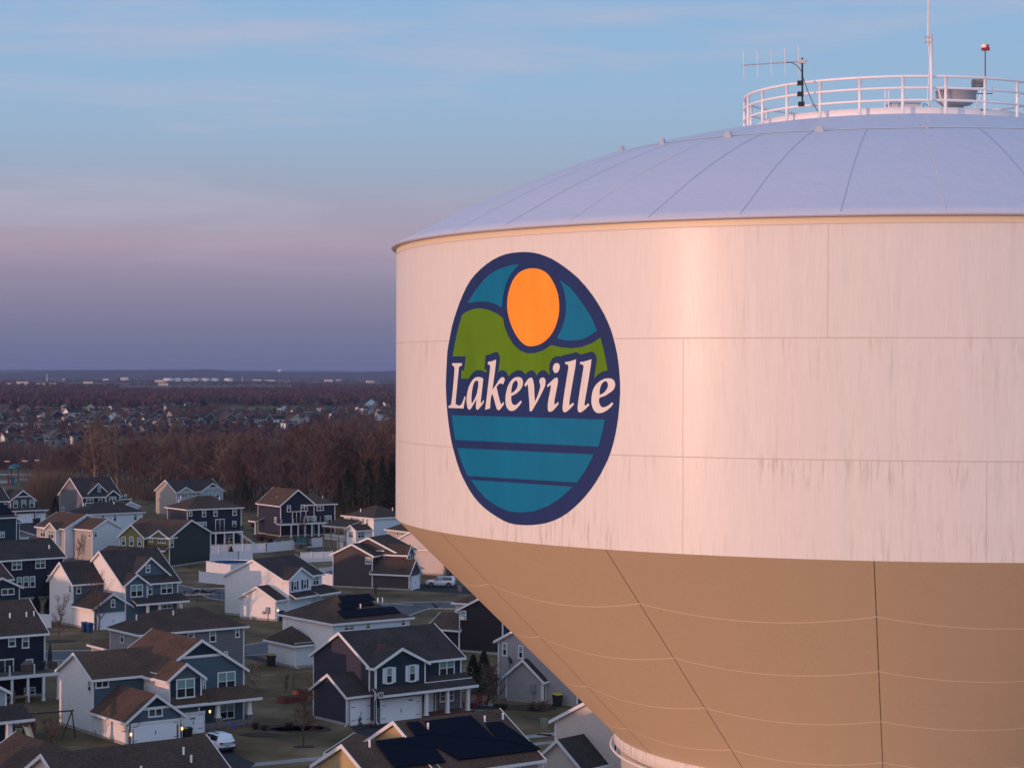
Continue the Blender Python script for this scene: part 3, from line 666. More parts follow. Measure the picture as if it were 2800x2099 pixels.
# navy back house on the left, middle
h = House('dark navy house seen from behind with a row of white windows, at the left edge', 40, A(640, 1290), side='charcoal', front='navy', roof='g')
ze = h.Z(A(640, 888)); note('H15', ze); h.vol(-15, 0, 0, 9.5, ze, 'u', zr=ze + 2.5)
for a, b, n in ((A(118, 928), A(218, 1022), 2), (A(355, 910), A(456, 1006), 2), (A(168, 1095), A(221, 1200), 1), (A(234, 1088), A(288, 1199), 1), (A(300, 1085), A(353, 1197), 1), (A(478, 1073), A(505, 1130), 1)): h.wF(a, b, 0, n)
h.vents([(h.U(A(497), 2), 2.0, ze + 1.1, 1), (h.U(A(512), 1.4), 1.4, ze + .7, 0), (h.U(A(540), 1.4), 1.4, ze + .7, 0)]); h.done()
h = House('small teal-fronted gable with one wide white window, at the left edge', 40, A(197, 1195), 4.4, side='grey', front='teal', roof='b')
h.vol(-5.6, 0, 0, 6, 4.4, 'v', zr=h.onF(A(80, 1097))[1], ext=1.5); h.vol(-12, -.3, 2, 11, 5.4, 'u'); h.wF(A(12, 1210), A(143, 1274), 0, 2, hung=False); h.done()

# grey gabled house upper left
h = House('grey house with three white gable windows above two blue-lit garage doors, at left edge', 38, A(465, 540), side='slate', front='slate', roof='g')
u0, u1 = h.U(A(118), 0), h.U(A(360), 0); ze = 5.6; zp = h.onF(A(243, 222), 0.6)[1]; note('H17', u0, u1, h.Z(A(360, 318), u1, 0), zp)
ze = h.Z(A(360, 318), u1, .6); h.vol(u0, u1, .6, 8, ze, 'v', zr=zp, band=.4, ext=.01); h.vol(u0 - 9, u0, 1.6, 10, ze, 'u', zr=zp + .5)
h.vol(u1, 0, .6, 7, 2.9, 'hu', z0=0); h.vol(u0 + 1, u1, 0.0, .6, 2.6, 'v', roof=False); h.shed(u0 - 1, 0.3, .6, -.6, 3.4, 2.75)
for a, b in ((A(134, 323), A(178, 399)), (A(216, 319), A(261, 397)), (A(298, 316), A(343, 393))): h.wF(a, b, .6)
h.wF(A(38, 323), A(83, 361), 1.6, 2, hung=False)
h.gF(A(178, 470), A(333, 560), 0); h.gF(A(362, 462), A(452, 520), 0.55); h.done()
h = House('deep teal house corner under a near-black solar roof, at the left edge', 40, A(168, 488), 5.6, side='teal', front='teal', roof='g')
h.vol(-12, 0, 0, 9, 5.6, 'hu'); h.vol(0.01, 1.6, 2, 6, 4.6, 'hu'); h.wF(A(2, 636), A(46, 698), 0, 2)
h.slope_quad([A(*p) for p in ((-120, 350), (20, 352), (140, 462), (-120, 474))], 5.7, .5, 0); h.done()

# teal house, upper left
h = House('teal-fronted house with grey side wall and two stacked gables, before the bare woods', 38, A(833, 288), 5.6, side='grey', front='teal', roof='g')
v1 = h.V(A(603)); ux = h.U(A(1215)); zr = h.onL(A(710, 97), 0)[1]; note('H19', v1, ux, zr)
h.vol(0, ux, 0, v1, 5.6, 'u', zr=zr); h.vol(ux, h.U(A(1305), 1.5), 1.5, v1 * .8, 5.0, 'hu')
h.vol(h.U(A(880), .9), h.U(A(1090), .9), .9, v1 / 2 + .5, 6.1, 'v', zr=h.onF(A(1003, 150), .9)[1], z0=5.6, ext=.01)
h.vol(h.U(A(1070), -.6), h.U(A(1205), -.6), -.6, .0, 5.5, 'v', zr=h.onF(A(1135, 222), -.6)[1], ext=2.6)
h.wF(A(871, 291), A(943, 351), 0, 2); h.wF(A(992, 287), A(1031, 346), 0); h.wF(A(1098, 284), A(1171, 341), -.6, 2); h.wF(A(984, 182), A(1014, 236), .9); h.wF(A(1249, 261), A(1279, 306), 1.5)
h.wL(A(626, 382), A(649, 433), 0); h.done()
# white hip house in front of it
h = House('low white house with a long grey hip roof, in front of the teal-fronted one', 38, A(868, 462), 5.2, side='white', front='paleblue', roof='g')
ux = h.U(A(1438)); v1 = h.V(A(700)); note('H20', ux, v1); h.vol(0, ux, 0, max(8, v1), 5.2, 'hu')
h.vol(ux - 3.2, ux + .6, 3, 8, 6.2, 'v', z0=4)
for a, b in ((A(1019, 470), A(1053, 506)), (A(1142, 467), A(1176, 532)), (A(1346, 457), A(1381, 524))): h.wF(a, b, 0)
for p in (A(842, 380), A(862, 378), A(1148, 365), A(1323, 358)): h.pipe(p, 5.2, 7.2, 0, 4)
h.done()

# white multi-gable house
h = House('white house with sunlit grey front windows and three stepped gables, left of the olive house', 50, A(628, 880), 0, side='beige', front='paleblue', roof='r')
ze = h.Z(A(628, 797)); vB = h.V(A(505)); ug = h.U(A(942)); note('H21', ze, vB, ug); ze = max(2.6, min(3.2, ze))
h.vol(0, ug, 0, vB, ze, 'u', zr=ze + (vB / 2) * .6)
u2, v2 = h.loc(A(932, 617), 5.7); v2b = h.V(A(765), u2); u2b = h.U(A(1212), v2); h.vol(u2, u2b, v2, v2b + 1, 5.7, 'v', zr=h.onF(A(1085, 510), v2)[1]); note('right', u2, v2, v2b, u2b)
u3, v3 = h.loc(A(655, 607), 5.7); u3b = 2 * h.U(A(870), v3) - u3; v3b = h.V(A(375), u3); h.vol(u3, u3b, v3, v3b, 5.7, 'v', zr=h.onF(A(870, 462), v3)[1]); note('left', u3, v3, u3b, v3b)
u4, v4 = u3 - 1.0, None; v4 = h.V(A(565), u4); v4b = h.V(A(465), u4); z4 = h.Z(A(565, 615), u4, v4); h.vol(u4, u3 + 1, v4, v4b, z4, 'u', zr=h.onL(A(503, 545), u4)[1], z0=2.5, ext=1.5); note('bump', u4, v4, v4b, z4)
h.wL(A(408, 603), A(461, 692), u3, 2); h.wL(A(487, 620), A(544, 709), u4, 2); h.wL(A(892, 628), A(916, 701), u2); h.wF(A(944, 637), A(978, 694), v2)
h.shedL(v4b - 1, v3b + 1, u3, u3 - 2.6, 3.6, 2.8); u = h.U(A(705)); h.door(u - .5, u + .5, 0, .1, 2.3); h.done()

# olive house
h = House('olive green house with a sunlit three-window gable and a plain dark green side wall', 66, A(1708, 1000), side='olive', front='dgreen', roof='r')
ze = h.Z(A(1710, 702)); ux = h.U(A(2122)); v1 = h.V(A(1215)); note('H22', ze, ux, v1, h.onF(A(1925, 520))[1])
ze = min(ze, 6.6)
ub, vb = h.loc(A(1450, 692), ze); note('bump', ub, vb, h.V(A(1210), ub))
h.vol(0, ux, 0, max(v1, 8), ze, 'v', zr=h.onF(A(1925, 520))[1])
ub = max(-1.6, min(ub, -.8)); vb = h.V(A(1450), ub); vbb = h.V(A(1210), ub); h.vol(ub, 3, vb, vbb, ze, 'u', zr=h.onL(A(1318, 565), ub)[1], ext=1.5)
va, vc = h.V(A(1700), .3), h.V(A(1540), .3); h.vol(-.02, 2.5, max(va, .1), vc, ze + .1, 'u', zr=h.onL(A(1620, 625), 0)[1], z0=ze - .3, ext=.01)
zq = h.Z(A(1330, 800), ub, (vb + vbb) / 2); note('zq', zq); zq = max(2.4, min(zq, 3.6)); h.shedL(.0, vb, -.02, ub - .6, zq + .5, zq - .3); h.shedL(vb, vbb + 2.4, ub - .02, ub - 3.4, zq + .1, zq - 1.0); h.vol(ub - 3.0, ub - .02, vb + .3, vbb + 2, zq - .9, 'v', roof=False)
for a, b in ((A(1227, 686), A(1268, 779)), (A(1307, 689), A(1348, 783)), (A(1389, 694), A(1429, 787))): h.wL(a, b, ub)
h.wL(A(1502, 699), A(1541, 742), 0, 2, hung=False); h.wL(A(1596, 711), A(1669, 754), -.0, 3, hung=False); h.wF(A(1716, 714), A(1749, 796), 0); h.spout(ux + .05, -.1, 0, ze, 0, 0); h.done()

# beige / light blue house at the woods
h = House('light blue house with a beige side wall and two small white gables, against the woods', 40, A(1778, 240), 5.6, side='beige', front='lblue', roof='g')
v1 = h.V(A(1575)); ux = h.U(B(385)); zr = h.onL(A(1672, 118), 0)[1]; note('H23', v1, ux, zr)
h.vol(0, ux, 0, v1, 5.6, 'u', zr=zr); h.vol(h.U(B(170)), ux + .01, -.8, .01, 5.6, 'v', zr=h.onF(B(283, 150), -.8)[1], band=.45, ext=3.5)
h.vol(h.U(A(1795)), h.U(A(1932)), -.3, 1, 5.62, 'v', zr=h.onF(A(1862, 190), -.3)[1], z0=5.3, ext=2.5)
for a, b in ((B(187, 249), B(218, 299)), (B(259, 246), B(294, 299)), (B(332, 244), B(368, 296))): h.wF(a, b, -.8)
h.wF(A(1824, 254), A(1889, 288), 0, 2); h.wF(A(1939, 251), A(1973, 281), 0, 2, hung=False); h.done()

# dark hip-roof house with the deck
h = House('black-blue house with a brown hip roof and a raised deck with outside stairs', 35, B(45, 413), 7.4, side='charcoal', front='navy', roof='b')
v1 = h.V(A(1690)); ux = h.U(B(590)); note('H24', v1, ux); h.vol(0, ux, 0, max(8, v1), 7.4, 'hu')
for a, b, n in ((B(62, 421), B(93, 481), 1), (B(194, 416), B(233, 489), 1), (B(309, 411), B(348, 483), 1), (B(501, 402), B(542, 474), 1), (B(134, 539), B(238, 609), 3), (B(497, 529), B(538, 588), 1), (B(430, 670), B(510, 740), 2)): h.wF(a, b, 0, n)
zd = h.Z(B(600, 665), ux, -3); note('zd', zd); zd = 2.9; u = h.U(B(374)); h.door(u - .9, u + .9, 0, zd, zd + 2.2, glass=True)
a, b = h.U(B(300), -3), h.U(B(608), -3); h.deck(a, b, -3, -.02, zd, [h.U(B(x), -2.9) for x in (335, 423, 515, 603)], rail='dark', stairs=(b - 1.0, 1))
for p in (B(370, 320), A(1822, 312), A(1803, 345)): h.pipe(p, 7.4, 9.8, 0, 4.2)
h.done()

# navy house with big gable and deck
h = House('midnight blue house with one large gable and a white-posted deck, its left roof slope sunlit', 33, B(985, 690), side='navyside', front='navy', roof='r')
ze = h.Z(B(985, 374)); ux = h.U(B(1325)); v1 = h.V(B(758)); u1 = h.U(B(1535)); zp = h.onF(B(1168, 215))[1]; note('H28', ze, ux, v1, u1, zp)
h.vol(0, ux, 0, v1, ze, 'v', zr=zp); h.vol(ux - 2, u1, .01, 8.5, ze + .02, 'hu')
for a, b, n in ((B(1049, 371), B(1088, 439), 1), (B(1189, 364), B(1258, 431), 2), (B(1349, 358), B(1418, 426), 2), (B(1224, 482), B(1259, 559), 1), (B(1267, 481), B(1303, 559), 1), (B(1309, 479), B(1346, 558), 1), (B(1427, 474), B(1496, 551), 2)): h.wF(a, b, 0, n)
h.wL(B(924, 491), B(948, 546), 0); zd = h.Z(B(1000, 603), 0, -2.5); note('zd', zd); zd = 2.9; u = h.U(B(1146)); h.door(u - .9, u + .9, 0, zd, zd + 2.2, glass=True)
a, b = h.U(B(1000), -2.6), h.U(B(1445), -2.6); h.deck(a, b, -2.6, -.02, zd, [h.U(B(x), -2.5) for x in (1095, 1165, 1233, 1303, 1373)])
for p in (B(946, 275), B(955, 275)): pass
h.vents([(1.6, 5.0, ze + .9, 1), (1.9, 4.6, ze + 1.0, 1), (ux + 3, 1.9, ze + 1.0, 1), (ux + 4.2, 1.5, ze + .7, 0)])
h.shedL(v1 - 3, v1 + .5, 0, -2, 3.4, 2.7); h.post(-1.8, v1 - 2.5, 0, 2.7, .25); h.done()

# white house right with bay and pergola deck
h = House('white hip-roofed house with a sunroom bay and timber-framed covered deck, beside the tank', 41, B(1925, 500), 7.2, side='white', front='paleblue', roof='b')
v1 = h.V(B(1625)); note('H29', v1); h.vol(0, 8.5, 0, v1 + .0, 7.2, 'hv', pitch=.45)
for a, b in ((B(1692, 494), B(1718, 556)), (B(1807, 504), B(1831, 556)), (B(1849, 509), B(1871, 573)), (B(1859, 639), B(1886, 691))): h.wL(a, b, 0)
ub, vb = h.loc(B(1745, 625), 5.0); note('bay', ub, vb, h.V(B(1655), ub), h.U(B(1848), vb)); vbb = h.V(B(1655), ub)
h.vol(ub, 0, vb, vbb, 5.0, 'u', zr=5.9); h.wL(B(1674, 634), B(1719, 699), ub, 2); h.wF(B(1761, 637), B(1829, 703), vb, 2)
# deck under its own roof, on timber posts
tm = mat('raw_timber', (.30, .17, .07), .7, nz=(5, .25))
uo = ub; v0p, v1p = vbb + .1, h.V(B(1400), ub - .5)
v1p = min(max(v1p, vbb + 4), vbb + 9)
h.shedL(v0p, v1p, 0, ub - .3, 6.4, 5.3)
q = MB(); q.box(ub - .1, 0, v0p, v1p, 2.6, 2.75); dk = q.build('deck', mat('deck_boards', (.10, .085, .075), .8), h.root)
for v in (v0p + .3, (v0p * 2 + v1p) / 3, (v0p + 2 * v1p) / 3, v1p - .2):
    q = MB(); q.box(ub - .08, ub + .1, v - .1, v + .1, 0, 5.3); q.build('timber_post', tm, h.root)
q = MB(); q.box(ub - .4, ub - .28, v0p, v1p, 5.0, 5.4); q.build('timber_beam', tm, h.root)
q = MB(); q.box(ub - .03, ub + .02, v0p, v1p, 3.6, 3.7); q.box(ub - .03, ub + .02, v0p, v1p, 2.75, 2.85)
n = int((v1p - v0p) / .16)
for i in range(n): q.box(ub - .02, ub + .01, v0p + i * .16, v0p + i * .16 + .05, 2.85, 3.6)
q.build('railing', TRIM, dk)
for p in (B(1876, 402), B(2050, 398), B(2117, 392)): pass
h.vents([(1.4, 6, 8.0, 1), (6, 2.0, 8.2, 1)]); h.done(); H29 = h

h = House('small greige house with two narrow windows, peeping out beside the tank wall', 38, C(1240, 200), 5.6, side='beige', roof='b')
h.vol(0, 8, 0, 9, 5.6, 'hv'); h.wL(C(1049, 174), C(1071, 236), 0); h.wL(C(1094, 184), C(1116, 236), 0); h.done()

# pink-lit house behind the brown one
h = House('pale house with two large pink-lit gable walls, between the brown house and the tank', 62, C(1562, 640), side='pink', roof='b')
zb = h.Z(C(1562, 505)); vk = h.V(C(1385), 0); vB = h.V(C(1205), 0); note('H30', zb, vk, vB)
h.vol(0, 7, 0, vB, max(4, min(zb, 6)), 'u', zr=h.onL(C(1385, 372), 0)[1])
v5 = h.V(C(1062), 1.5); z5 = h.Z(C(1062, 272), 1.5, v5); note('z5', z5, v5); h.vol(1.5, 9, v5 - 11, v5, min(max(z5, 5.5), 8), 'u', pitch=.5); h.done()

# white shed with green roof
h = House('small white garden shed with a dark green roof behind the brown-grey house', 62, B(1642, 825), side='white', roof='g', cat='shed', name='garden_shed', group=None)
h.roofm = mat('green_shingle', (.012, .03, .026), .9)
h.vol(0, 6, 0, h.V(B(1560)), 2.9, 'hu', rk=.2); h.done()
# low house between the tan roof and the frame bottom
# ------------------------------------------------------------------ water tower
TX, TY = 11.13, 60.0; R, RT = 14.47, 14.62
ZT, ZB, ZP = HC + 3.46, HC - 4.19, HC - 10.45
def paint(name, col, rough, spec, dirt, tint=(.25, .20, .16), seams=False):
    m = mat(name, col, rough, spec); nt = m.node_tree; b = nt.nodes['Principled BSDF']; n, l = nt.nodes, nt.links
    t = n.new('ShaderNodeTexCoord')
    # rain streaks: noise drawn out vertically, strongest below the weld lines
    mp = n.new('ShaderNodeMapping'); l.new(t.outputs['Object'], mp.inputs[0]); mp.inputs['Scale'].default_value = (6.5, 6.5, .55)
    n1 = n.new('ShaderNodeTexNoise'); n1.inputs['Scale'].default_value = 1.6; n1.inputs['Detail'].default_value = 6; n1.inputs['Roughness'].default_value = .65; l.new(mp.outputs[0], n1.inputs[0])
    n2 = n.new('ShaderNodeTexNoise'); n2.inputs['Scale'].default_value = .35; n2.inputs['Detail'].default_value = 3; l.new(t.outputs['Object'], n2.inputs[0])
    a = n.new('ShaderNodeMapRange'); l.new(n1.outputs['Fac'], a.inputs[0]); a.inputs[1].default_value = .52; a.inputs[2].default_value = .80
    c = n.new('ShaderNodeMapRange'); l.new(n2.outputs['Fac'], c.inputs[0]); c.inputs[1].default_value = .35; c.inputs[2].default_value = .68
    mu = n.new('ShaderNodeMath'); mu.operation = 'MULTIPLY'; l.new(a.outputs[0], mu.inputs[0]); l.new(c.outputs[0], mu.inputs[1])
    mu2 = n.new('ShaderNodeMath'); mu2.operation = 'MULTIPLY'; l.new(mu.outputs[0], mu2.inputs[0]); mu2.inputs[1].default_value = dirt
    if seams:                                            # dirt gathers just below each weld and at the bottom edge
        sp = n.new('ShaderNodeSeparateXYZ'); l.new(t.outputs['Object'], sp.inputs[0]); zn = n.new('ShaderNodeMapRange'); l.new(sp.outputs[2], zn.inputs[0]); zn.inputs[1].default_value = ZB; zn.inputs[2].default_value = ZT
        rz_ = n.new('ShaderNodeValToRGB'); l.new(zn.outputs[0], rz_.inputs[0]); e_ = rz_.color_ramp.elements
        e_[0].position = 0; e_[0].color = (1, 1, 1, 1); e_[1].position = 1; e_[1].color = (.3, .3, .3, 1)
        for p_, v_ in ((.05, .8), (.13, .2), (.19, .25), (.286, 1), (.295, .35), (.40, .1), (.52, .4), (.64, .9), (.65, .2), (.9, .08)): x_ = e_.new(p_); x_.color = (v_, v_, v_, 1)
        m3 = n.new('ShaderNodeMath'); m3.operation = 'MULTIPLY'; l.new(mu2.outputs[0], m3.inputs[0]); l.new(rz_.outputs[0], m3.inputs[1]); mu2 = m3
    # fine grain
    mg = n.new('ShaderNodeMapping'); l.new(t.outputs['Object'], mg.inputs[0]); mg.inputs['Scale'].default_value = (9, 9, .6)
    n3 = n.new('ShaderNodeTexNoise'); n3.inputs['Scale'].default_value = 3; n3.inputs['Detail'].default_value = 3; l.new(mg.outputs[0], n3.inputs[0])
    g = n.new('ShaderNodeMapRange'); l.new(n3.outputs['Fac'], g.inputs[0]); g.inputs[1].default_value = .3; g.inputs[2].default_value = .8; g.inputs[3].default_value = 0; g.inputs[4].default_value = .10
    ad = n.new('ShaderNodeMath'); ad.operation = 'ADD'; ad.use_clamp = True; l.new(mu2.outputs[0], ad.inputs[0]); l.new(g.outputs[0], ad.inputs[1])
    mx = n.new('ShaderNodeMix'); mx.data_type = 'RGBA'; l.new(ad.outputs[0], mx.inputs[0]); mx.inputs[6].default_value = tuple(col) + (1,); mx.inputs[7].default_value = tint + (1,)
    l.new(mx.outputs[2], b.inputs['Base Color'])
    # plates are never quite true: slow ripple round the shell
    mb = n.new('ShaderNodeMapping'); l.new(t.outputs['Object'], mb.inputs[0]); mb.inputs['Scale'].default_value = (1.6, 1.6, .2)
    n4 = n.new('ShaderNodeTexNoise'); n4.inputs['Scale'].default_value = 1.4; n4.inputs['Detail'].default_value = 2; l.new(mb.outputs[0], n4.inputs[0])
    bp = n.new('ShaderNodeBump'); bp.inputs['Strength'].default_value = .8; bp.inputs['Distance'].default_value = .03; l.new(n4.outputs['Fac'], bp.inputs['Height']); l.new(bp.outputs[0], b.inputs['Normal'])
    return m
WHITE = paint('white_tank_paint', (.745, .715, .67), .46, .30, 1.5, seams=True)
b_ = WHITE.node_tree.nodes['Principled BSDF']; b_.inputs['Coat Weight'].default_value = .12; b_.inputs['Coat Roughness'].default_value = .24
ROOFP = paint('roof_paint_skylit', (.50, .53, .64), .42, .45, .25)  # white paint toned darker and bluer, its skylit shade put into the colour
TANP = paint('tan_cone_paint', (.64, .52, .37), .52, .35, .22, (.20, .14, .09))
RAILP = mat('white_rail_paint', (.82, .80, .80), .4, .5)
SEAM = mat('weld_line', (.56, .49, .44), .6); SEAMD = mat('dark_weld_line', (.16, .12, .08), .7); SEAML = mat('bare_weld_line', (.84, .72, .56), .5)
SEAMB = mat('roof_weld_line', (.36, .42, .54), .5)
tw = thing('water_tower', (TX, TY, 0), 0, 'huge white water tower with tan cone and oval town emblem, railing on its domed roof', 'water tower')
def rev(name, prof, m, n=360, parent=tw, smooth=True, a0=0, a1=2 * pi):
    q = MB(); full = abs(a1 - a0 - 2 * pi) < 1e-6; k = n if full else n + 1
    for r, z in prof:
        for i in range(k):
            a = a0 + (a1 - a0) * i / n; q.v.append((r * cos(a), r * sin(a), z))
    for j in range(len(prof) - 1):
        for i in range(n):
            b = (i + 1) % k; q.f.append((j * k + i, j * k + b, (j + 1) * k + b, (j + 1) * k + i)); q.m.append(0)
    return q.build(name, m, parent, smooth)
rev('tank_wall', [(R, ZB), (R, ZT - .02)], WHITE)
NG = 22
def roofz(r):                                            # dome profile
    pts = [(0, HC + 7.25), (4.4, HC + 6.93), (8.6, HC + 6.06), (11.7, HC + 4.92), (RT, ZT + .05)]
    for (r0, z0), (r1, z1) in zip(pts, pts[1:]):
        if r <= r1 + 1e-6:
            i = pts.index((r0, z0)); pm = pts[max(0, i - 1)] if i else (-4.4, z1); pn = pts[min(len(pts) - 1, i + 2)]
            t = (r - r0) / (r1 - r0); m0 = (z1 - pm[1]) / (r1 - pm[0]); m1 = (pn[1] - z0) / (pn[0] - r0); h = r1 - r0
            return (2 * t ** 3 - 3 * t * t + 1) * z0 + (t ** 3 - 2 * t * t + t) * h * m0 + (-2 * t ** 3 + 3 * t * t) * z1 + (t ** 3 - t * t) * h * m1
    return pts[-1][1]
prof = [(r * RT / 40 + .001, roofz(r * RT / 40)) for r in range(41)]
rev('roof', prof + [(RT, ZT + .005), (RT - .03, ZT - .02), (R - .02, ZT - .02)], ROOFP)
# cone of flat-rolled gores
def az_on(px, r, z):                                     # azimuth of the front-side point on circle (r, z) seen in column px
    x, y, dz = ray(px, 1049 + (HC - z) * 100); dx, dy = x, 1.0 * y
    ox, oy = -TX, -TY; a = dx * dx + dy * dy; b = 2 * (ox * dx + oy * dy); c = ox * ox + oy * oy - r * r
    disc = b * b - 4 * a * c
    if disc < 0: disc = 0
    t = (-b - sqrt(disc)) / (2 * a); return atan2(oy + t * dy, ox + t * dx)
ga, gb = az_on(1653, R, ZB), az_on(2394, R, ZB); dg = gb - ga
NG = round(2 * pi / abs(dg)); dg = 2 * pi / NG; g0 = (ga + gb) / 2 - dg / 2
RP = 8.12
def coner(z): return R + (RP - R) * (ZB - z) / (ZB - ZP)
TANP.node_tree.nodes['Bump'].inputs['Strength'].default_value = .3
rev('cone', [(R, ZB), (coner(ZB - 2), ZB - 2), (coner(ZB - 4), ZB - 4), (RP, ZP)], TANP)
for i in range(NG):                                      # seams running down the cone
    a = g0 + i * dg; p = []; q = MB()
    for k in range(13):
        z = ZB - .01 - (ZB - ZP - .02) * k / 12; r = coner(z) + .004; p.append((r, z))
    w = .010
    for (r0, z0), (r1, z1) in zip(p, p[1:]):
        q.poly([(r0 * cos(a) + w * sin(a), r0 * sin(a) - w * cos(a), z0), (r0 * cos(a) - w * sin(a), r0 * sin(a) + w * cos(a), z0), (r1 * cos(a) - w * sin(a), r1 * sin(a) + w * cos(a), z1), (r1 * cos(a) + w * sin(a), r1 * sin(a) - w * cos(a), z1)])
    q.build('cone_seam', SEAMD, tw)
for zk in (ZB - 1.40, ZB - 2.86, ZB - 4.27, ZB - 5.5):   # scalloped round seams
    q = MB(); pts = []
    nn = NG * 14
    for i in range(nn + 1):
        f = (i % 14) / 14; z = zk - .30 * (1 - (2 * f - 1) ** 2) * coner(zk) / R; a = g0 + dg * i / 14
        pts.append((a, z))
    for (a0, z0), (a1, z1) in zip(pts, pts[1:]):
        w = .012; r00, r01 = coner(z0 + w) + .005, coner(z0 - w) + .005; r10, r11 = coner(z1 + w) + .005, coner(z1 - w) + .005
        q.poly([(r01 * cos(a0), r01 * sin(a0), z0 - w), (r11 * cos(a1), r11 * sin(a1), z1 - w), (r10 * cos(a1), r10 * sin(a1), z1 + w), (r00 * cos(a0), r00 * sin(a0), z0 + w)])
    q.build('cone_ring_seam', SEAML, tw)
# weld lines of the wall
def ring(name, r, z, w, m): return rev(name, [(r + .004, z - w / 2), (r + .004, z + w / 2)], m)
for z in (HC + .756, HC - 1.965): ring('wall_ring_seam', R, z, .022, SEAM)
ring('wall_ring_seam', R, ZT - .17, .018, SEAM); rev('rim_lit_band', [(R + .003, ZT - .155), (R + .003, ZT - .03)], mat('rim_golden_light', (.76, .66, .50), .45))  # band yellowed: the golden light under the lip is painted in
for px, z0, z1 in ((1868, HC + .74, HC - 1.95), (1868, HC - 1.98, ZB), (2264, ZT - .2, HC + .77), (2698, HC - 1.98, ZB), (1538, HC - 1.98, ZB), (1160, HC - 1.98, ZB), (1400, ZT - .2, HC + .77)):
    a = az_on(px, R, z0); rr = R + .004; w = .005 / rr
    q = MB(); q.poly([(rr * cos(a - w), rr * sin(a - w), z1), (rr * cos(a + w), rr * sin(a + w), z1), (rr * cos(a + w), rr * sin(a + w), z0), (rr * cos(a - w), rr * sin(a - w), z0)]); q.build('wall_seam', SEAM, tw)
# roof seams
r0_, z0_ = RT, ZT
azr = [az_on(px, RT, ZT) for px in (1551, 1767, 2020, 2297, 2577)]
dr = (azr[-1] - azr[0]) / 4; NR = round(2 * pi / abs(dr)); dr = 2 * pi / NR * (1 if dr > 0 else -1); rb = azr[3]
for i in range(NR):
    a = rb + i * dr; q = MB(); lo = 4.7 if i % 3 == 1 else 8.6
    ks = 12
    for k in range(ks):
        ra, rc = lo + (RT - .06 - lo) * k / ks, lo + (RT - .06 - lo) * (k + 1) / ks; w = .011; za, zc = roofz(ra) + .007, roofz(rc) + .007
        q.poly([(ra * cos(a) + w * sin(a), ra * sin(a) - w * cos(a), za), (rc * cos(a) + w * sin(a), rc * sin(a) - w * cos(a), zc), (rc * cos(a) - w * sin(a), rc * sin(a) + w * cos(a), zc), (ra * cos(a) - w * sin(a), ra * sin(a) + w * cos(a), za)])
    q.build('roof_seam', mat('pale_roof_weld', (.66, .60, .64), .5) if i % 3 == 1 else SEAMB, tw)
rev('roof_ring_seam', [(8.66, roofz(8.66) + .012), (8.58, roofz(8.58) + .012)], SEAML)
for px in (2526 + 8, 2241, 1991, 1812, 1702):             # lifting lugs
    a = az_on(px, 8.75, HC + 6); z = roofz(8.8); q = MB(); w = .13 if px < 2500 else .04
    c_, s_ = cos(a), sin(a)
    def P(r, t, zz): return (r * c_ - t * s_, r * s_ + t * c_, zz)
    q.hexa([P(8.72, -w, z - .03), P(8.80, -w, z - .03), P(8.80, w, z - .03), P(8.72, w, z - .03)], [P(8.72, -w * .5, z + .15), P(8.80, -w * .5, z + .15), P(8.80, w * .5, z + .15), P(8.72, w * .5, z + .15)])
    q.build('lifting_lug', mat('lug_grey', (.36, .42, .50), .5), tw)
# railing
RR = 4.40; zb_ = roofz(RR); zc = HC + 7.93
azp = [az_on(1990 + x * .36618, RR, zb_ + .5) for x in (258, 438, 688, 985, 1310, 1638, 1938)]
dp = (azp[-1] - azp[1]) / 5; NPST = round(2 * pi / abs(dp)); dp = 2 * pi / NPST
for z, rr_ in ((zc, .040), (zb_ + (zc - zb_) * .69, .036), (zb_ + (zc - zb_) * .36, .036)):
    q = MB(); n = 160
    for i in range(n):
        a = 2 * pi * i / n
        for k in range(8):
            t = 2 * pi * k / 8; r = RR + rr_ * cos(t); q.v.append((r * cos(a), r * sin(a), z + rr_ * sin(t)))
    for i in range(n):
        for k in range(8): q.f.append((i * 8 + k, ((i + 1) % n) * 8 + k, ((i + 1) % n) * 8 + (k + 1) % 8, i * 8 + (k + 1) % 8)); q.m.append(0)
    q.build('rail', RAILP, tw, True)
for i in range(NPST):
    a = azp[3] + i * dp; q = MB(); q.tube([(RR * cos(a), RR * sin(a), zb_ - .03), (RR * cos(a), RR * sin(a), zc)], .043, 8); q.build('rail_post', RAILP, tw, True)
rev('roof_curb', [(4.12, roofz(4.1) - .02), (4.12, roofz(4.1) + .17), (4.02, roofz(4.1) + .17), (4.02, roofz(4.1) - .02)], RAILP, 120)
# pedestal
rev('pedestal', [(RP - .05, ZP + .02), (RP + .01, ZP), (RP + .01, ZP - .30), (7.95, ZP - .45), (7.85, ZP - 2), (7.8, -.5)], WHITE)
q = MB(); n = 120
for i in range(n):
    a = 2 * pi * i / n
    for k in range(6): t = 2 * pi * k / 6; r = RP + .10 + .035 * cos(t); q.v.append((r * cos(a), r * sin(a), ZP - .42 + .035 * sin(t)))
for i in range(n):
    for k in range(6): q.f.append((i * 6 + k, ((i + 1) % n) * 6 + k, ((i + 1) % n) * 6 + (k + 1) % 6, i * 6 + (k + 1) % 6)); q.m.append(0)
q.build('pedestal_ring', RAILP, tw, True)
def onroof(px, py, Yd): p = atd((px, py), Yd); return p.x - TX, p.y - TY, p.z
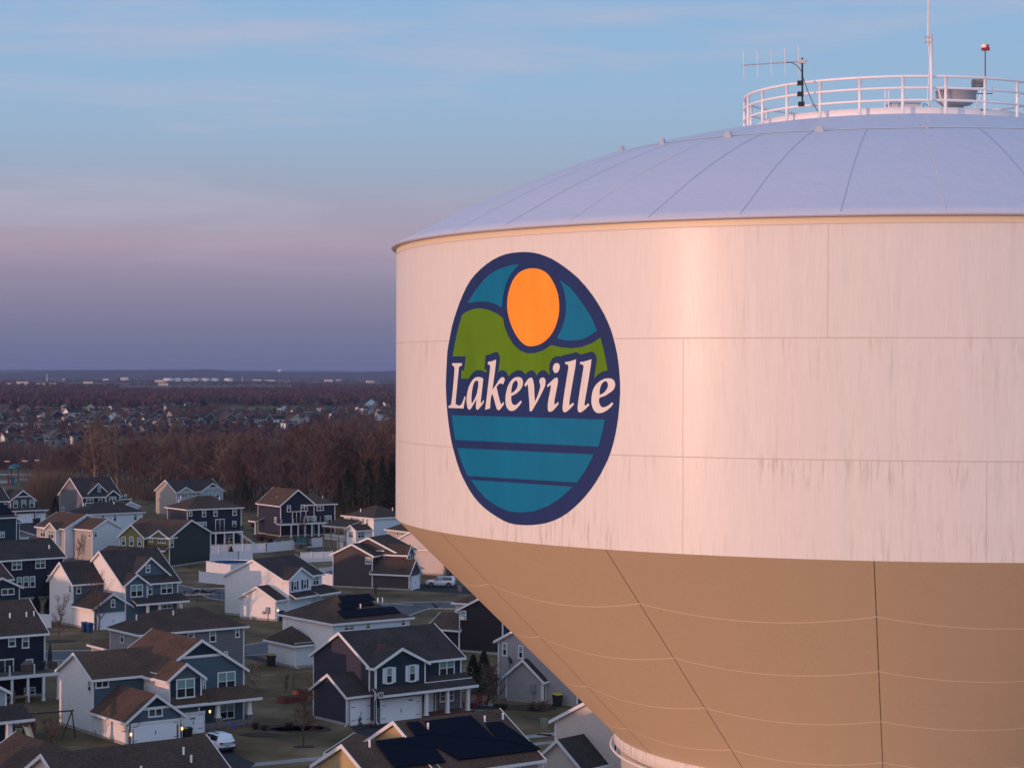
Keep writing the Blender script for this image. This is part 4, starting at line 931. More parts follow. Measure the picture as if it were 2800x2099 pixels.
# vent bowl and hatch box on the roof centre
gal = mat('galvanised', (.42, .40, .39), .4, .5, metal=.15)
x, y, z = onroof(2614, 262, 60.5); q = MB(); q.lathe([(.22, -.62), (.22, -.30), (.42, -.28), (.58, -.16), (.585, .12), (.60, .12), (.59, .15), (.50, .15), (.40, .0), (0, .0)], 28)
o = q.build('roof_vent_bowl', gal, tw, True, loc=(x, y, z)); 
for sx in (-1, 1):
    q = MB(); q.tube([(sx * .62, -.45, .2), (sx * .58, -.55, -.1), (sx * .42, -.6, -.45)], .02, 5); q.build('vent_bracket', RAILP, o)
x, y, z = onroof(2470, 290, 60.2); q = MB(); q.box(-.40, .40, -.35, .35, -.26, .03); q.box(-.45, .45, -.4, .4, .03, .08); q.lathe([(.19, .08), (.15, .2), (0, .24)], 12); q.build('roof_hatch', mat('hatch_paint', (.55, .57, .58), .5), tw, loc=(x, y, z))
x, y, z = onroof(2425, 300, 59.5)
for dx in (-.05, .05):
    q = MB(); q.tube([(x + dx, y, z - .3), (x + dx, y, z + .55)], .02, 5); q.build('ladder_post', RAILP, tw)
q = MB(); q.tube([onroof(px, py, Y) for px, py, Y in ((2700, 300, 56.2), (2560, 302, 56.1), (2538, 290, 56.0), (2528, 283, 56.0), (2522, 300, 56.0))], .012, 5); q.build('roof_cable', BLACK, tw)

# ---- emblem painted on the wall: shapes traced in the unrolled wall (arc length, height)
def unroll(px, py):
    x, y, dz = ray(px, py); ox, oy = -TX, -TY; a = x * x + y * y; b = 2 * (ox * x + oy * y); c = ox * ox + oy * oy - R * R
    t = (-b - sqrt(max(0, b * b - 4 * a * c))) / (2 * a); return atan2(oy + t * y, ox + t * x) * R, HC + dz * t
def smooth_loop(P, it=1):
    for _ in range(it):
        Q = []
        for i in range(len(P)):
            p0, p1, p2, p3 = P[i - 1], P[i], P[(i + 1) % len(P)], P[(i + 2) % len(P)]
            Q.append(p1)
            def sharp(a, b, c):
                v1 = Vector((b[0] - a[0], b[1] - a[1])); v2 = Vector((c[0] - b[0], c[1] - b[1]))
                return v1.length < 1e-9 or v2.length < 1e-9 or v1.angle(v2) > .75
            if sharp(p0, p1, p2) or sharp(p1, p2, p3): continue
            Q.append(tuple((-p0[k] + 9 * p1[k] + 9 * p2[k] - p3[k]) / 16 for k in (0, 1)))
        P = Q
    return P
def patch(name, loops, m, off, parent=None, sm=1, cr=None):
    bm = bmesh.new(); es = []
    for lp in loops:
        P = [unroll(*(cr(x, y) if cr else (x, y))) for x, y in smooth_loop(lp, sm)]
        vs = [bm.verts.new((s, 0, z)) for s, z in P]
        es += [bm.edges.new((vs[i], vs[(i + 1) % len(vs)])) for i in range(len(vs))]
    bmesh.ops.triangle_fill(bm, use_beauty=True, edges=es, normal=(0, -1, 0))
    s0 = min(v.co.x for v in bm.verts); s1 = max(v.co.x for v in bm.verts); s = s0 + .2
    while s < s1:
        bmesh.ops.bisect_plane(bm, geom=bm.verts[:] + bm.edges[:] + bm.faces[:], plane_co=(s, 0, 0), plane_no=(1, 0, 0)); s += .2
    for v in bm.verts:
        a, z = v.co.x / R, v.co.z; v.co = ((R + off) * cos(a), (R + off) * sin(a), z)
    me = bpy.data.meshes.new(name); bm.to_mesh(me); bm.free(); me.materials.append(m)
    me.polygons.foreach_set('use_smooth', [True] * len(me.polygons))
    o = bpy.data.objects.new(name, me); COL.objects.link(o); o.parent = parent or tw
    return o
LG = crop(1200, 670, 520 / 1091); L1 = crop(1200, 960, 260 / 2211); L2 = crop(1440, 960, 260 / 2211)
def cv(pts, c): return [c(x, y) for x, y in pts]
def lpaint(n, c): return mat(n, c, .65, .15, nz=(2.0, .09, (1, 1, .2)))
NAVY = lpaint('emblem_navy', (.016, .036, .13)); TEAL = lpaint('emblem_teal', (.003, .16, .30)); GREEN = lpaint('emblem_green', (.10, .225, .008)); ORG = lpaint('emblem_orange', (.95, .33, .035))
em = patch('emblem', [cv([(45, 700), (50, 610), (62, 540), (78, 460), (102, 380), (136, 290), (180, 205), (240, 138), (310, 85), (385, 52), (460, 41), (520, 41), (580, 52), (650, 80), (720, 125), (800, 190), (880, 285), (945, 390), (985, 480), (1003, 540), (1022, 620), (1035, 720), (1040, 810), (1038, 880), (1030, 980), (1012, 1090), (985, 1190), (950, 1270), (900, 1360), (840, 1440), (770, 1510), (700, 1560), (620, 1592), (540, 1604), (470, 1604), (400, 1592), (330, 1555), (260, 1505), (200, 1440), (155, 1365), (120, 1290), (92, 1200), (70, 1110), (55, 1010), (45, 900), (41, 800)], LG)], NAVY, .006)
patch('sky_panel', [cv([(466, 110), (420, 115), (350, 137), (285, 175), (235, 230), (195, 285), (165, 333), (220, 324), (280, 325), (330, 340), (365, 360), (370, 300), (385, 235), (405, 185), (435, 140)], LG)], TEAL, .012, em)
patch('sky_panel', [cv([(694, 197), (712, 235), (727, 300), (731, 370), (722, 430), (703, 485), (680, 533), (720, 545), (775, 548), (830, 538), (875, 515), (910, 490), (885, 430), (850, 370), (805, 305), (755, 245)], LG)], TEAL, .012, em)
patch('sun_disc', [cv([(543, 133), (590, 142), (632, 172), (665, 225), (686, 285), (693, 350), (688, 410), (668, 475), (635, 528), (590, 565), (545, 579), (505, 577), (470, 550), (438, 505), (412, 445), (397, 385), (394, 330), (402, 270), (425, 205), (460, 160), (500, 139)], LG)], ORG, .012, em)
patch('hill_panel', [cv([(135, 400), (165, 380), (200, 367), (240, 362), (290, 372), (335, 392), (370, 418), (380, 470), (400, 520), (430, 570), (465, 603), (510, 621), (550, 620), (600, 604), (645, 573), (700, 586), (760, 592), (820, 585), (880, 562), (930, 530), (945, 590), (960, 660)], LG)
    + cv([(1890, 445), (1810, 462), (1740, 490), (1670, 540), (1620, 590), (1580, 635), (1590, 540), (1605, 430), (1625, 310), (1638, 210), (1635, 140), (1610, 70), (1560, 22), (1510, 8), (1450, 25), (1350, 55), (1270, 80), (1230, 60), (1190, 25), (1140, 25), (1050, 50), (950, 75), (830, 100), (822, 130), (770, 115), (710, 115), (650, 140), (600, 180), (565, 240), (545, 310), (532, 400), (540, 470), (548, 535), (520, 545), (490, 495), (450, 455), (395, 440), (340, 455), (290, 500), (245, 560), (210, 500), (170, 455), (125, 440), (70, 455), (20, 500)], L2)
    + cv([(2030, 540), (1990, 500), (1940, 455), (1870, 438), (1800, 455), (1730, 490), (1680, 535), (1628, 590), (1600, 520), (1560, 465), (1500, 440), (1440, 450), (1390, 485), (1405, 400), (1420, 280), (1430, 180), (1425, 110), (1400, 50), (1360, 20), (1310, 25), (1200, 70), (1100, 95), (1085, 250), (1068, 415), (1125, 425), (1108, 505), (1060, 470), (1000, 445), (940, 435), (880, 445), (820, 480), (770, 540), (730, 590), (700, 640), (525, 635), (540, 455), (600, 445), (615, 290), (635, 120), (330, 118)], L1)
    + cv([(95, 560), (112, 480)], LG)], GREEN, .012, em, sm=0)
for pts in ([(77, 975), (955, 1000), (938, 1080), (918, 1155), (97, 1117), (85, 1045)], [(107, 1163), (890, 1200), (850, 1280), (795, 1361), (168, 1323), (135, 1250)], [(185, 1345), (770, 1385), (700, 1450), (630, 1495), (550, 1525), (480, 1532), (410, 1528), (340, 1500), (270, 1450), (220, 1395)]):
    d = []
    for i in range(len(pts)):                            # extra points on the long straight sides so they follow the wall
        a, b = pts[i], pts[(i + 1) % len(pts)]; k = 8 if abs(a[0] - b[0]) > 300 else 1
        d += [(a[0] + (b[0] - a[0]) * j / k, a[1] + (b[1] - a[1]) * j / k) for j in range(k)]
    patch('water_band', [cv(d, LG)], TEAL, .012, em, sm=0)
LT = [('L', L1, [[(322, 278), (548, 278), (542, 335), (505, 345), (480, 375), (470, 450), (400, 1180), (405, 1220), (425, 1245), (470, 1262), (510, 1255), (545, 1215), (580, 1130), (608, 1045), (632, 1065), (605, 1190), (583, 1330), (230, 1315), (235, 1275), (275, 1250), (298, 1210), (340, 850), (372, 450), (370, 380), (350, 340), (318, 330)]]),
 ('a', L1, [[(930, 600), (985, 607), (1042, 635), (1025, 800), (985, 1150), (985, 1210), (1010, 1195), (1045, 1133), (1062, 1165), (1030, 1225), (980, 1290), (930, 1350), (905, 1362), (880, 1345), (870, 1300), (875, 1200), (885, 1110), (830, 1210), (770, 1310), (735, 1355), (710, 1360), (680, 1325), (660, 1240), (652, 1130), (665, 1000), (695, 860), (745, 740), (810, 650), (870, 607)], [(880, 680), (930, 700), (925, 800), (900, 950), (860, 1070), (810, 1165), (785, 1210), (768, 1180), (768, 1060), (785, 900), (815, 770), (845, 705)]]),
 ('k', L1, [[(1340, 195), (1330, 330), (1255, 895), (1330, 790), (1400, 680), (1450, 620), (1490, 600), (1525, 615), (1542, 655), (1530, 700), (1505, 770), (1480, 755), (1440, 750), (1400, 765), (1350, 830), (1380, 960), (1430, 1170), (1455, 1225), (1475, 1222), (1508, 1178), (1528, 1218), (1480, 1290), (1430, 1355), (1400, 1372), (1370, 1360), (1345, 1310), (1310, 1180), (1255, 985), (1225, 1050), (1210, 1170), (1200, 1325), (1085, 1362), (1120, 1080), (1200, 400), (1200, 330), (1175, 310), (1142, 300), (1155, 245), (1230, 235), (1290, 213)]]),
 ('e', L1, [[(1845, 600), (1900, 607), (1945, 645), (1965, 720), (1955, 800), (1920, 870), (1860, 940), (1780, 1000), (1690, 1045), (1690, 1120), (1705, 1190), (1730, 1235), (1765, 1252), (1810, 1240), (1860, 1200), (1915, 1145), (1937, 1178), (1890, 1250), (1830, 1320), (1760, 1375), (1690, 1387), (1640, 1370), (1590, 1310), (1565, 1220), (1556, 1110), (1570, 980), (1605, 840), (1660, 720), (1730, 640), (1790, 607)], [(1800, 675), (1830, 690), (1845, 750), (1835, 820), (1800, 890), (1750, 945), (1692, 980), (1695, 900), (1715, 790), (1750, 715)]]),
 ('v', L2, [[(105, 608), (140, 625), (160, 680), (180, 800), (190, 1000), (200, 1170), (240, 1090), (290, 960), (325, 830), (320, 760), (305, 710), (312, 660), (340, 625), (380, 612), (420, 625), (445, 670), (448, 730), (430, 820), (380, 930), (290, 1110), (200, 1270), (125, 1395), (78, 1393), (75, 1250), (60, 1050), (45, 850), (35, 770), (20, 775), (-20, 828), (-45, 780), (-10, 720), (50, 640)]]),
 ('i', L2, [[(710, 612), (730, 625), (737, 680), (725, 780), (690, 960), (660, 1110), (652, 1200), (660, 1245), (685, 1230), (735, 1180), (755, 1215), (700, 1290), (630, 1370), (580, 1402), (545, 1408), (515, 1390), (500, 1340), (500, 1240), (520, 1090), (560, 900), (575, 790), (555, 790), (500, 833), (482, 792), (540, 740), (600, 680), (660, 630)], [(710, 275), (750, 285), (775, 325), (775, 385), (755, 450), (720, 495), (685, 508), (650, 490), (625, 440), (618, 385), (635, 325), (665, 285)]]),
 ('l', L2, [[(1157, 188), (1145, 330), (1080, 700), (1020, 1060), (1003, 1190), (1000, 1255), (1030, 1240), (1088, 1195), (1110, 1235), (1060, 1290), (980, 1370), (920, 1412), (890, 1420), (860, 1400), (845, 1350), (850, 1230), (880, 1000), (950, 560), (978, 370), (970, 320), (945, 303), (900, 298), (905, 248), (980, 243), (1060, 222)]]),
 ('l', L2, [[(1515, 185), (1500, 330), (1440, 700), (1380, 1060), (1358, 1190), (1355, 1255), (1375, 1265), (1400, 1245), (1442, 1208), (1465, 1250), (1410, 1310), (1330, 1380), (1275, 1415), (1240, 1420), (1210, 1405), (1193, 1350), (1200, 1230), (1230, 1010), (1300, 560), (1330, 380), (1325, 330), (1300, 308), (1245, 298), (1258, 248), (1330, 243), (1420, 218)]]),
 ('e', L2, [[(1920, 628), (1985, 640), (2040, 685), (2065, 760), (2055, 840), (2010, 910), (1930, 970), (1830, 1035), (1705, 1078), (1690, 1110), (1690, 1180), (1710, 1240), (1745, 1290), (1800, 1303), (1860, 1285), (1930, 1240), (1998, 1185), (2022, 1222), (1970, 1290), (1890, 1360), (1800, 1415), (1700, 1438), (1630, 1425), (1570, 1370), (1530, 1280), (1512, 1170), (1520, 1040), (1550, 900), (1610, 790), (1690, 710), (1780, 655), (1850, 633)], [(1840, 697), (1880, 710), (1898, 760), (1890, 840), (1850, 910), (1790, 975), (1705, 1018), (1703, 950), (1715, 860), (1745, 780), (1790, 715)]])]
for ch, c, loops in LT: patch('letter', [cv(smooth_loop(lp, 1), c) for lp in loops], WHITE, .012, em, sm=0)

# ---- gear clamped to the railing
ALU = mat('aluminium', (.55, .52, .52), .35, .5, metal=.5)
Yd = 56.35
def rel(root, px, py, Y): p = atd((px, py), Y); return (p.x - root.location.x, p.y - root.location.y, p.z - root.location.z)
p = atd((2193, 278), Yd); an = thing('antenna', tuple(p), 0, 'directional antenna with five upright rods on a dark mast clamped to the railing', 'antenna')
CX, CYY = 1990, 80; kk = .36618
def ac(x, y, Y=Yd): return rel(an, CX + x * kk, CYY + y * kk, Y)
q = MB(); q.tube([ac(557, 540), ac(556, 215)], .026, 7); q.build('mast', DARKM, an)
q = MB(); q.tube([ac(107, 269), ac(592, 239)], .022, 6); q.build('boom', ALU, an)
for x, y0, y1 in ((121, 168, 372), (222, 160, 362), (325, 150, 358), (428, 143, 352), (530, 128, 352)):
    q = MB(); q.tube([ac(x - 3, y0, Yd - .03), ac(x + 2, y1, Yd - .03)], .010, 5); q.build('element', mat('pink_rod', (.75, .66, .66), .4), an)
q = MB(); q.tube([ac(438, 247, Yd - .04), ac(480, 252, Yd - .04), ac(520, 275, Yd - .04), ac(550, 315, Yd - .04), ac(562, 360, Yd), ac(600, 470, Yd + .1), ac(640, 560, Yd + .2), ac(680, 625, Yd + .3)], .010, 5); q.build('cable', BLACK, an)
for y in (403, 485, 560):
    q = MB(); x0, y0, z0 = ac(545 if y < 500 else 552, y); q.box(x0 - .09, x0 + .07, y0 - .07, y0 + .07, z0 - .06, z0 + .06); q.build('clamp', BLACK, an)
q = MB(); x0, y0, z0 = ac(556, 240); q.box(x0 - .1, x0 + .1, y0 - .06, y0 + .06, z0 - .06, z0 + .04); q.build('boom_bracket', ALU, an)
Yw = 55.5; p = atd((2546, 277), Yw); wh = thing('whip_antenna', tuple(p), 0, 'tall white pole with a thin whip antenna rising out of the picture', 'antenna')
def wc(x, y, Y=Yw): return rel(wh, CX + x * kk, CYY + y * kk, Y)
q = MB(); q.tube([wc(1521, 535), wc(1519, 42)], .038, 8); q.build('pole', RAILP, wh, True)
q = MB(); q.tube([wc(1496, 120), wc(1497, -60), wc(1499, -330)], [.028, .022, .014], 6); q.build('whip', mat('pink_rod', (.75, .66, .66), .4), wh)
q = MB(); q.tube([wc(1500, 120, Yw + .05), wc(1508, 250, Yw + .06), wc(1500, 360, Yw + .06), wc(1492, 520, Yw + .06), wc(1505, 620, Yw + .1)], .010, 5); q.build('cable', RAILP, wh)
for y in (60, 98):
    q = MB(); x0, y0, z0 = wc(1507, y); q.box(x0 - .13, x0 + .08, y0 - .04, y0 + .04, z0 - .025, z0 + .025); q.build('clamp', ALU, wh)
Yb = 56.6; p = atd((2694, 305), Yb); bc = thing('beacon_mast', tuple(p), 0, 'red twin obstruction lamp on a thin dark mast with a grey junction box', 'warning light')
def bc_(x, y, Y=Yb): return rel(bc, 2640 + x * .1448, 100 + y * .1448, Y)
q = MB(); q.tube([bc_(373, 1500), bc_(373, 270)], .020, 6); q.build('mast', mat('grey_mast', (.12, .11, .12), .5), bc)
q = MB(); x0, y0, z0 = bc_(380, 232); q.box(x0 - .105, x0 + .105, y0 - .05, y0 + .05, z0 - .05, z0 + .03)
q.build('lamp_body', mat('red_lamp_paint', (.32, .012, .02), .4), bc)
for x, lit in ((340, True), (417, False)):
    x0, y0, z0 = bc_(x, 195); q = MB(); q.lathe([(.042, -.06), (.042, .02), (.034, .055), (0, .075)], 12, c=(x0, y0, z0))
    q.build('lamp_lens', mat('lit_red_lens', (.9, .1, .08), .3, emit=(1, .18, .12, 3)) if lit else mat('dark_red_lens', (.35, .02, .03), .2), bc)
x0, y0, z0 = bc_(226, 885); q = MB(); q.box(x0 - .15, x0 + .15, y0 - .08, y0 + .08, z0 - .1, z0 + .1); q.build('junction_box', mat('box_grey', (.22, .20, .20), .5), bc)
q = MB(); q.tube([bc_(215, 1000), bc_(215, 1080), bc_(505, 1080), bc_(505, 970)], .014, 5); q.build('bracket', DARKM, bc)
# ------------------------------------------------------------------ ground, roads, hills
def ground_mat(name, stops, scale, rough=.95, extra=None):
    m = bpy.data.materials.new(name); m.use_nodes = True; nt = m.node_tree; n, l = nt.nodes, nt.links; b = n['Principled BSDF']
    b.inputs['Roughness'].default_value = rough; b.inputs['Specular IOR Level'].default_value = .15
    t = n.new('ShaderNodeTexCoord'); a = n.new('ShaderNodeTexNoise'); a.inputs['Scale'].default_value = scale; a.inputs['Detail'].default_value = 8; a.inputs['Roughness'].default_value = .62
    l.new(t.outputs['Object'], a.inputs[0]); r = n.new('ShaderNodeValToRGB'); l.new(a.outputs['Fac'], r.inputs[0])
    e = r.color_ramp.elements; e[0].position, e[0].color = stops[0][0], stops[0][1] + (1,); e[1].position, e[1].color = stops[-1][0], stops[-1][1] + (1,)
    for p, c in stops[1:-1]: x = e.new(p); x.color = c + (1,)
    l.new(r.outputs[0], b.inputs['Base Color'])
    return m
LAWN = ground_mat('dry_lawn', [(.34, (.042, .040, .018)), (.44, (.088, .062, .029)), (.54, (.125, .085, .045)), (.66, (.19, .135, .08))], .13)
ROAD = ground_mat('asphalt_road', [(.3, (.075, .075, .085)), (.7, (.105, .105, .115))], .4)
DRIVE = ground_mat('asphalt_drive', [(.3, (.022, .022, .027)), (.7, (.034, .034, .040))], .6)
WALK = ground_mat('pavement', [(.3, (.20, .195, .19)), (.7, (.28, .27, .26))], .7)
FIELD = ground_mat('field_soil', [(.3, (.06, .045, .04)), (.5, (.10, .085, .06)), (.7, (.15, .12, .08))], .004)
q = MB(); q.poly([(-13500, -350, 0), (13500, -350, 0), (13500, 18500, 0), (-13500, 18500, 0)]); tag(q.build('ground', LAWN), kind='structure')
def strip(name, pts, w, m, z, kerb=None):
    q = MB(); P = [Vector(p) for p in pts]; Ls, Rs = [], []
    Q = []                                               # smooth the centre line
    for i in range(len(P) - 1):
        p0, p1, p2, p3 = P[max(0, i - 1)], P[i], P[i + 1], P[min(len(P) - 1, i + 2)]
        for k in range(8):
            t = k / 8; Q.append(.5 * ((2 * p1) + (p2 - p0) * t + (2 * p0 - 5 * p1 + 4 * p2 - p3) * t * t + (3 * p1 - p0 - 3 * p2 + p3) * t ** 3))
    Q.append(P[-1])
    for i, p in enumerate(Q):
        d = (Q[min(i + 1, len(Q) - 1)] - Q[max(i - 1, 0)]).normalized(); nn = Vector((-d.y, d.x)); Ls.append(p + nn * w / 2); Rs.append(p - nn * w / 2)
    for i in range(len(Q) - 1): q.poly([(Rs[i].x, Rs[i].y, z), (Rs[i + 1].x, Rs[i + 1].y, z), (Ls[i + 1].x, Ls[i + 1].y, z), (Ls[i].x, Ls[i].y, z)])
    o = tag(q.build(name, m), kind='structure')
    if kerb:
        for S_, sg in ((Ls, 1), (Rs, -1)):
            k = MB()
            for i in range(len(Q) - 1):
                a, b = S_[i], S_[i + 1]; d = (b - a).normalized(); nn = Vector((-d.y, d.x)) * sg * .25
                k.hexa([(a.x, a.y, 0), (b.x, b.y, 0), (b.x + nn.x, b.y + nn.y, 0), (a.x + nn.x, a.y + nn.y, 0)], [(a.x, a.y, .13), (b.x, b.y, .13), (b.x + nn.x, b.y + nn.y, .13), (a.x + nn.x, a.y + nn.y, .13)])
            tag(k.build('kerb', CONC), kind='structure')
    return o
def g2(p): q = W(p, 0); return (q.x, q.y)
strip('road', [g2(D(-900, 600)), g2(D(-300, 560)), g2(D(480, 530)), g2(E(1100, 470)), g2(C(500, 1180)), g2(C(1060, 975)), g2(C(1400, 940)), g2(C(1800, 940)), g2(C(3000, 900))], 8.5, ROAD, .012, True)
strip('road', [g2(A(-800, 420)), g2(A(200, 700)), g2(A(1500, 1180)), g2(A(2211, 1245)), g2(B(620, 1310)), g2(C(300, 920)), g2(C(1060, 970))], 8.5, ROAD, .008, True)
strip('road', [(-130, 120), (-60, 140), (-20, 164), (0, 176), (30, 192), (90, 222)], 8.5, ROAD, .012, True)
strip('pavement', [g2(D(0, 1900)), g2(E(830, 1648)), g2(E(1540, 1578)), g2(G(860, 1345)), g2(G(1170, 1312)), g2(G(2400, 1240))], 1.6, WALK, .02)
strip('pavement', [g2(G(930, 1420)), g2(G(1170, 1395)), g2(G(2000, 1350))], 1.2, WALK, .02)
# drives
def quad(name, pts, m, z=.03): q = MB(); q.poly([(x, y, z) for x, y in pts]); return tag(q.build(name, m), kind='structure')
quad('driveway', [g2(E(320, 1400)), g2(E(0, 1430)), g2(E(700, 1900)), g2(E(1100, 1612)), g2(E(860, 1490)), g2(E(625, 1325))][::-1], DRIVE)
quad('driveway', [g2(F(570, 1238)), g2(F(1290, 1180)), g2(F(1900, 1400)), g2(F(900, 1500))][::-1], DRIVE)
quad('driveway', [g2(C(1200, 785)), g2(C(1285, 725)), g2(C(1700, 730)), g2(C(1900, 830)), g2(C(1560, 812))], DRIVE)
quad('driveway', [g2(E(985, 545)), g2(E(1240, 600)), g2(E(1225, 560)), g2(E(985, 500))], DRIVE, .036)
quad('driveway', [g2(A(175, 572)), g2(A(200, 660)), g2(A(370, 655)), g2(A(455, 530))], DRIVE)
quad('patio', [g2(G(150, 1090)), g2(G(560, 1075)), g2(G(555, 1005)), g2(G(160, 1020))], mat('patio_stone', (.16, .15, .17), .85, nz=(2, .2)), .04)
quad('patio', [g2(B(1160, 850)), g2(B(1400, 830)), g2(B(1540, 835)), g2(B(1390, 800))], mat('patio_dark', (.06, .055, .06), .85, nz=(2, .2)), .04)
q = quad('playground_path', [g2(A(-400, 70)), g2(A(420, 75)), g2(A(420, 60)), g2(A(-400, 50))], WALK, .03)
quad('playground_path', [g2(A(150, 118)), g2(A(260, 120)), g2(A(360, 105)), g2(A(200, 104))], WALK, .03)
quad('parking_area', [g2(A(-400, 165)), g2(A(100, 150)), g2(A(180, 125)), g2(A(-400, 120))], WALK, .026)
quad('field', [g2((430, 1137)), g2((1083, 1137)), g2((1400, 1112)), g2((560, 1116))], ground_mat('field_grass', [(.3, (.08, .08, .045)), (.7, (.17, .14, .09))], .02), .03)
quad('field', [g2((-600, 1062)), g2((2600, 1062)), g2((2600, 1030)), g2((-600, 1030))], FIELD, .5)
# mulch round plants
for p, rx in ((D(600, 378), 2.2), (E(1590, 1440), 1.0), (E(1440, 1250), 3.5), (E(1150, 1320), 2.0), (F(90, 1265), 3), (G(440, 1050), 2), (G(900, 1050), 3)):
    x, y = g2(p); quad('planting_bed', [(x + rx * cos(t * pi / 5) * (1 + .15 * sin(3 * t)), y + rx * .6 * sin(t * pi / 5)) for t in range(10)], mat('mulch', (.028, .018, .014), .95, nz=(3, .4)), .05)

WOODM = ground_mat('hill_woods', [(.35, (.03, .028, .03)), (.5, (.055, .040, .042)), (.65, (.075, .055, .050))], .012)
def ridge(pts, Y, depth, zb=-5):                         # pts: (px, py) of the skyline
    q = MB(); n = 260; x0, x1 = pts[0][0], pts[-1][0]; rows = []
    for f, kz in ((-1, 0), (-.7, .35), (-.4, .72), (-.15, .93), (0, 1), (.4, .8), (1, 0)):
        row = []
        for i in range(n + 1):
            px = x0 + (x1 - x0) * i / n
            for (a, b), (c, d) in zip(pts, pts[1:]):
                if a <= px <= c: py = b + (d - b) * (px - a) / (c - a)
            P = atd((px, py), Y); zt = P.z + (noise.noise(Vector((px * .035, Y, 0))) * 3 + noise.noise(Vector((px * .13, Y, 3))) * 1.6) * Y / 9000
            row.append((P.x * (1 + f * depth / Y), Y + f * depth, zb + (zt - zb) * kz + noise.noise(Vector((px * .02, f * 3, 5))) * 4 * (0 < kz < 1)))
        rows.append(row)
    for r in rows: q.v += r
    for j in range(len(rows) - 1):
        for i in range(n): a = j * (n + 1) + i; q.f.append((a, a + 1, a + n + 2, a + n + 1)); q.m.append(0)
    return tag(q.build('hills', WOODM, smooth=True), kind='structure')
ridge([(-900, 1015), (0, 1017.5), (80, 1017), (110, 1013), (200, 1010.8), (300, 1011.5), (400, 1011.5), (500, 1011.5), (520, 1011), (552, 1009), (590, 1010.5), (620, 1014.5), (680, 1016), (800, 1017), (1000, 1018), (1083, 1013.5), (1500, 1012), (2200, 1016), (3600, 1018)], 9500, 2200)
ridge([(-900, 1008), (0, 1010), (90, 1010.5), (200, 1012), (500, 1010), (700, 1012.5), (1083, 1015), (1800, 1013), (3600, 1016)], 15000, 2500)

# ------------------------------------------------------------------ bare trees
BARK = mat('bark', (.085, .060, .050), .9, .2, nz=(2, .3)); BARKP = mat('pale_bark', (.24, .17, .13), .9, .2, nz=(1.2, .25))
TW1 = mat('twigs_brown', (.108, .062, .057), .9, .1); TW2 = mat('twigs_tan', (.17, .118, .088), .9, .1); TW3 = mat('twigs_grey', (.112, .082, .080), .9, .1); TWR = mat('twigs_red', (.16, .045, .035), .85, .1)
def bare(seed, h=16, spread=.42, limbs=11, sub=6, tw=9, tl=1.5, twid=.035, multi=False, r0=.26):
    rd = random.Random(seed); tr = MB(); cw = MB()
    def seg(p, d, ln, r, n, bend=.12, up=.05):
        pts = [p]; 
        for i in range(n):
            d = (d + Vector((rd.gauss(0, bend), rd.gauss(0, bend), rd.gauss(0, bend * .5) + up))).normalized(); pts.append(pts[-1] + d * ln / n)
        return pts
    def twigs(pts, k, l):
        for i in range(k):
            a = rd.uniform(.25, 1) * (len(pts) - 1); j = min(int(a), len(pts) - 2); p = pts[j].lerp(pts[j + 1], a - j)
            d = (pts[j + 1] - pts[j]).normalized(); d = (d + Vector((rd.gauss(0, .5), rd.gauss(0, .5), rd.gauss(.15, .35)))).normalized()
            L_ = l * rd.uniform(.5, 1.2); e = p + d * L_; s = d.cross(Vector((rd.gauss(0, 1), rd.gauss(0, 1), rd.gauss(0, 1)))).normalized() * twid
            cw.v += [tuple(p - s), tuple(p + s), tuple(e)]; nn = len(cw.v); cw.f.append((nn - 3, nn - 2, nn - 1)); cw.m.append(0)
            for b in range(3):
                t = rd.uniform(.25, .85); p2 = p.lerp(e, t); d2 = (d + Vector((rd.gauss(0, .6), rd.gauss(0, .6), rd.gauss(.1, .4)))).normalized(); e2 = p2 + d2 * L_ * .55
                cw.v += [tuple(p2 - s * .6), tuple(p2 + s * .6), tuple(e2)]; nn = len(cw.v); cw.f.append((nn - 3, nn - 2, nn - 1)); cw.m.append(0)
    stems = [(Vector((0, 0, -.3)), Vector((rd.gauss(0, .04), rd.gauss(0, .04), 1)))]
    if multi: stems = [(Vector((rd.gauss(0, .3), rd.gauss(0, .3), -.3)), Vector((rd.gauss(0, .28), rd.gauss(0, .28), 1)).normalized()) for _ in range(3)]
    for p0, d0 in stems:
        tp = seg(p0, d0, h * .92, r0, 8, .06, .03); n = len(tp)
        tr.tube(tp, [r0 * (1 - i / (n - 1)) ** .8 + .02 for i in range(n)], 6, cap=False)
        for i in range(limbs):
            f = .22 + .72 * (i + rd.random() * .6) / limbs; a = f * (n - 1); j = min(int(a), n - 2); p = tp[j].lerp(tp[j + 1], a - j)
            th = i * 2.4 + rd.gauss(0, .4); out = Vector((cos(th), sin(th), rd.uniform(.55, 1.15))).normalized()
            ln = h * spread * (1.05 - .55 * f) * rd.uniform(.8, 1.2); lp = seg(p, out, ln, .1, 5, .14, .09); rb_ = r0 * (1 - f) * .55 + .03
            tr.tube(lp, [rb_ * (1 - k / 5) + .012 for k in range(6)], 4, cap=False); twigs(lp, tw, tl)
            for s_ in range(sub):
                a2 = rd.uniform(.25, .98) * 5; j2 = min(int(a2), 4); p2 = lp[j2].lerp(lp[j2 + 1], a2 - j2); dd = (lp[j2 + 1] - lp[j2]).normalized()
                d2 = (dd + Vector((rd.gauss(0, .6), rd.gauss(0, .6), rd.gauss(.2, .35)))).normalized(); sp = seg(p2, d2, ln * rd.uniform(.3, .55), .04, 3, .16, .06)
                tr.tube(sp, [rb_ * .35 + .008, rb_ * .25 + .006, rb_ * .15 + .004, .004], 3, cap=False); twigs(sp, tw, tl)
    return tr, cw
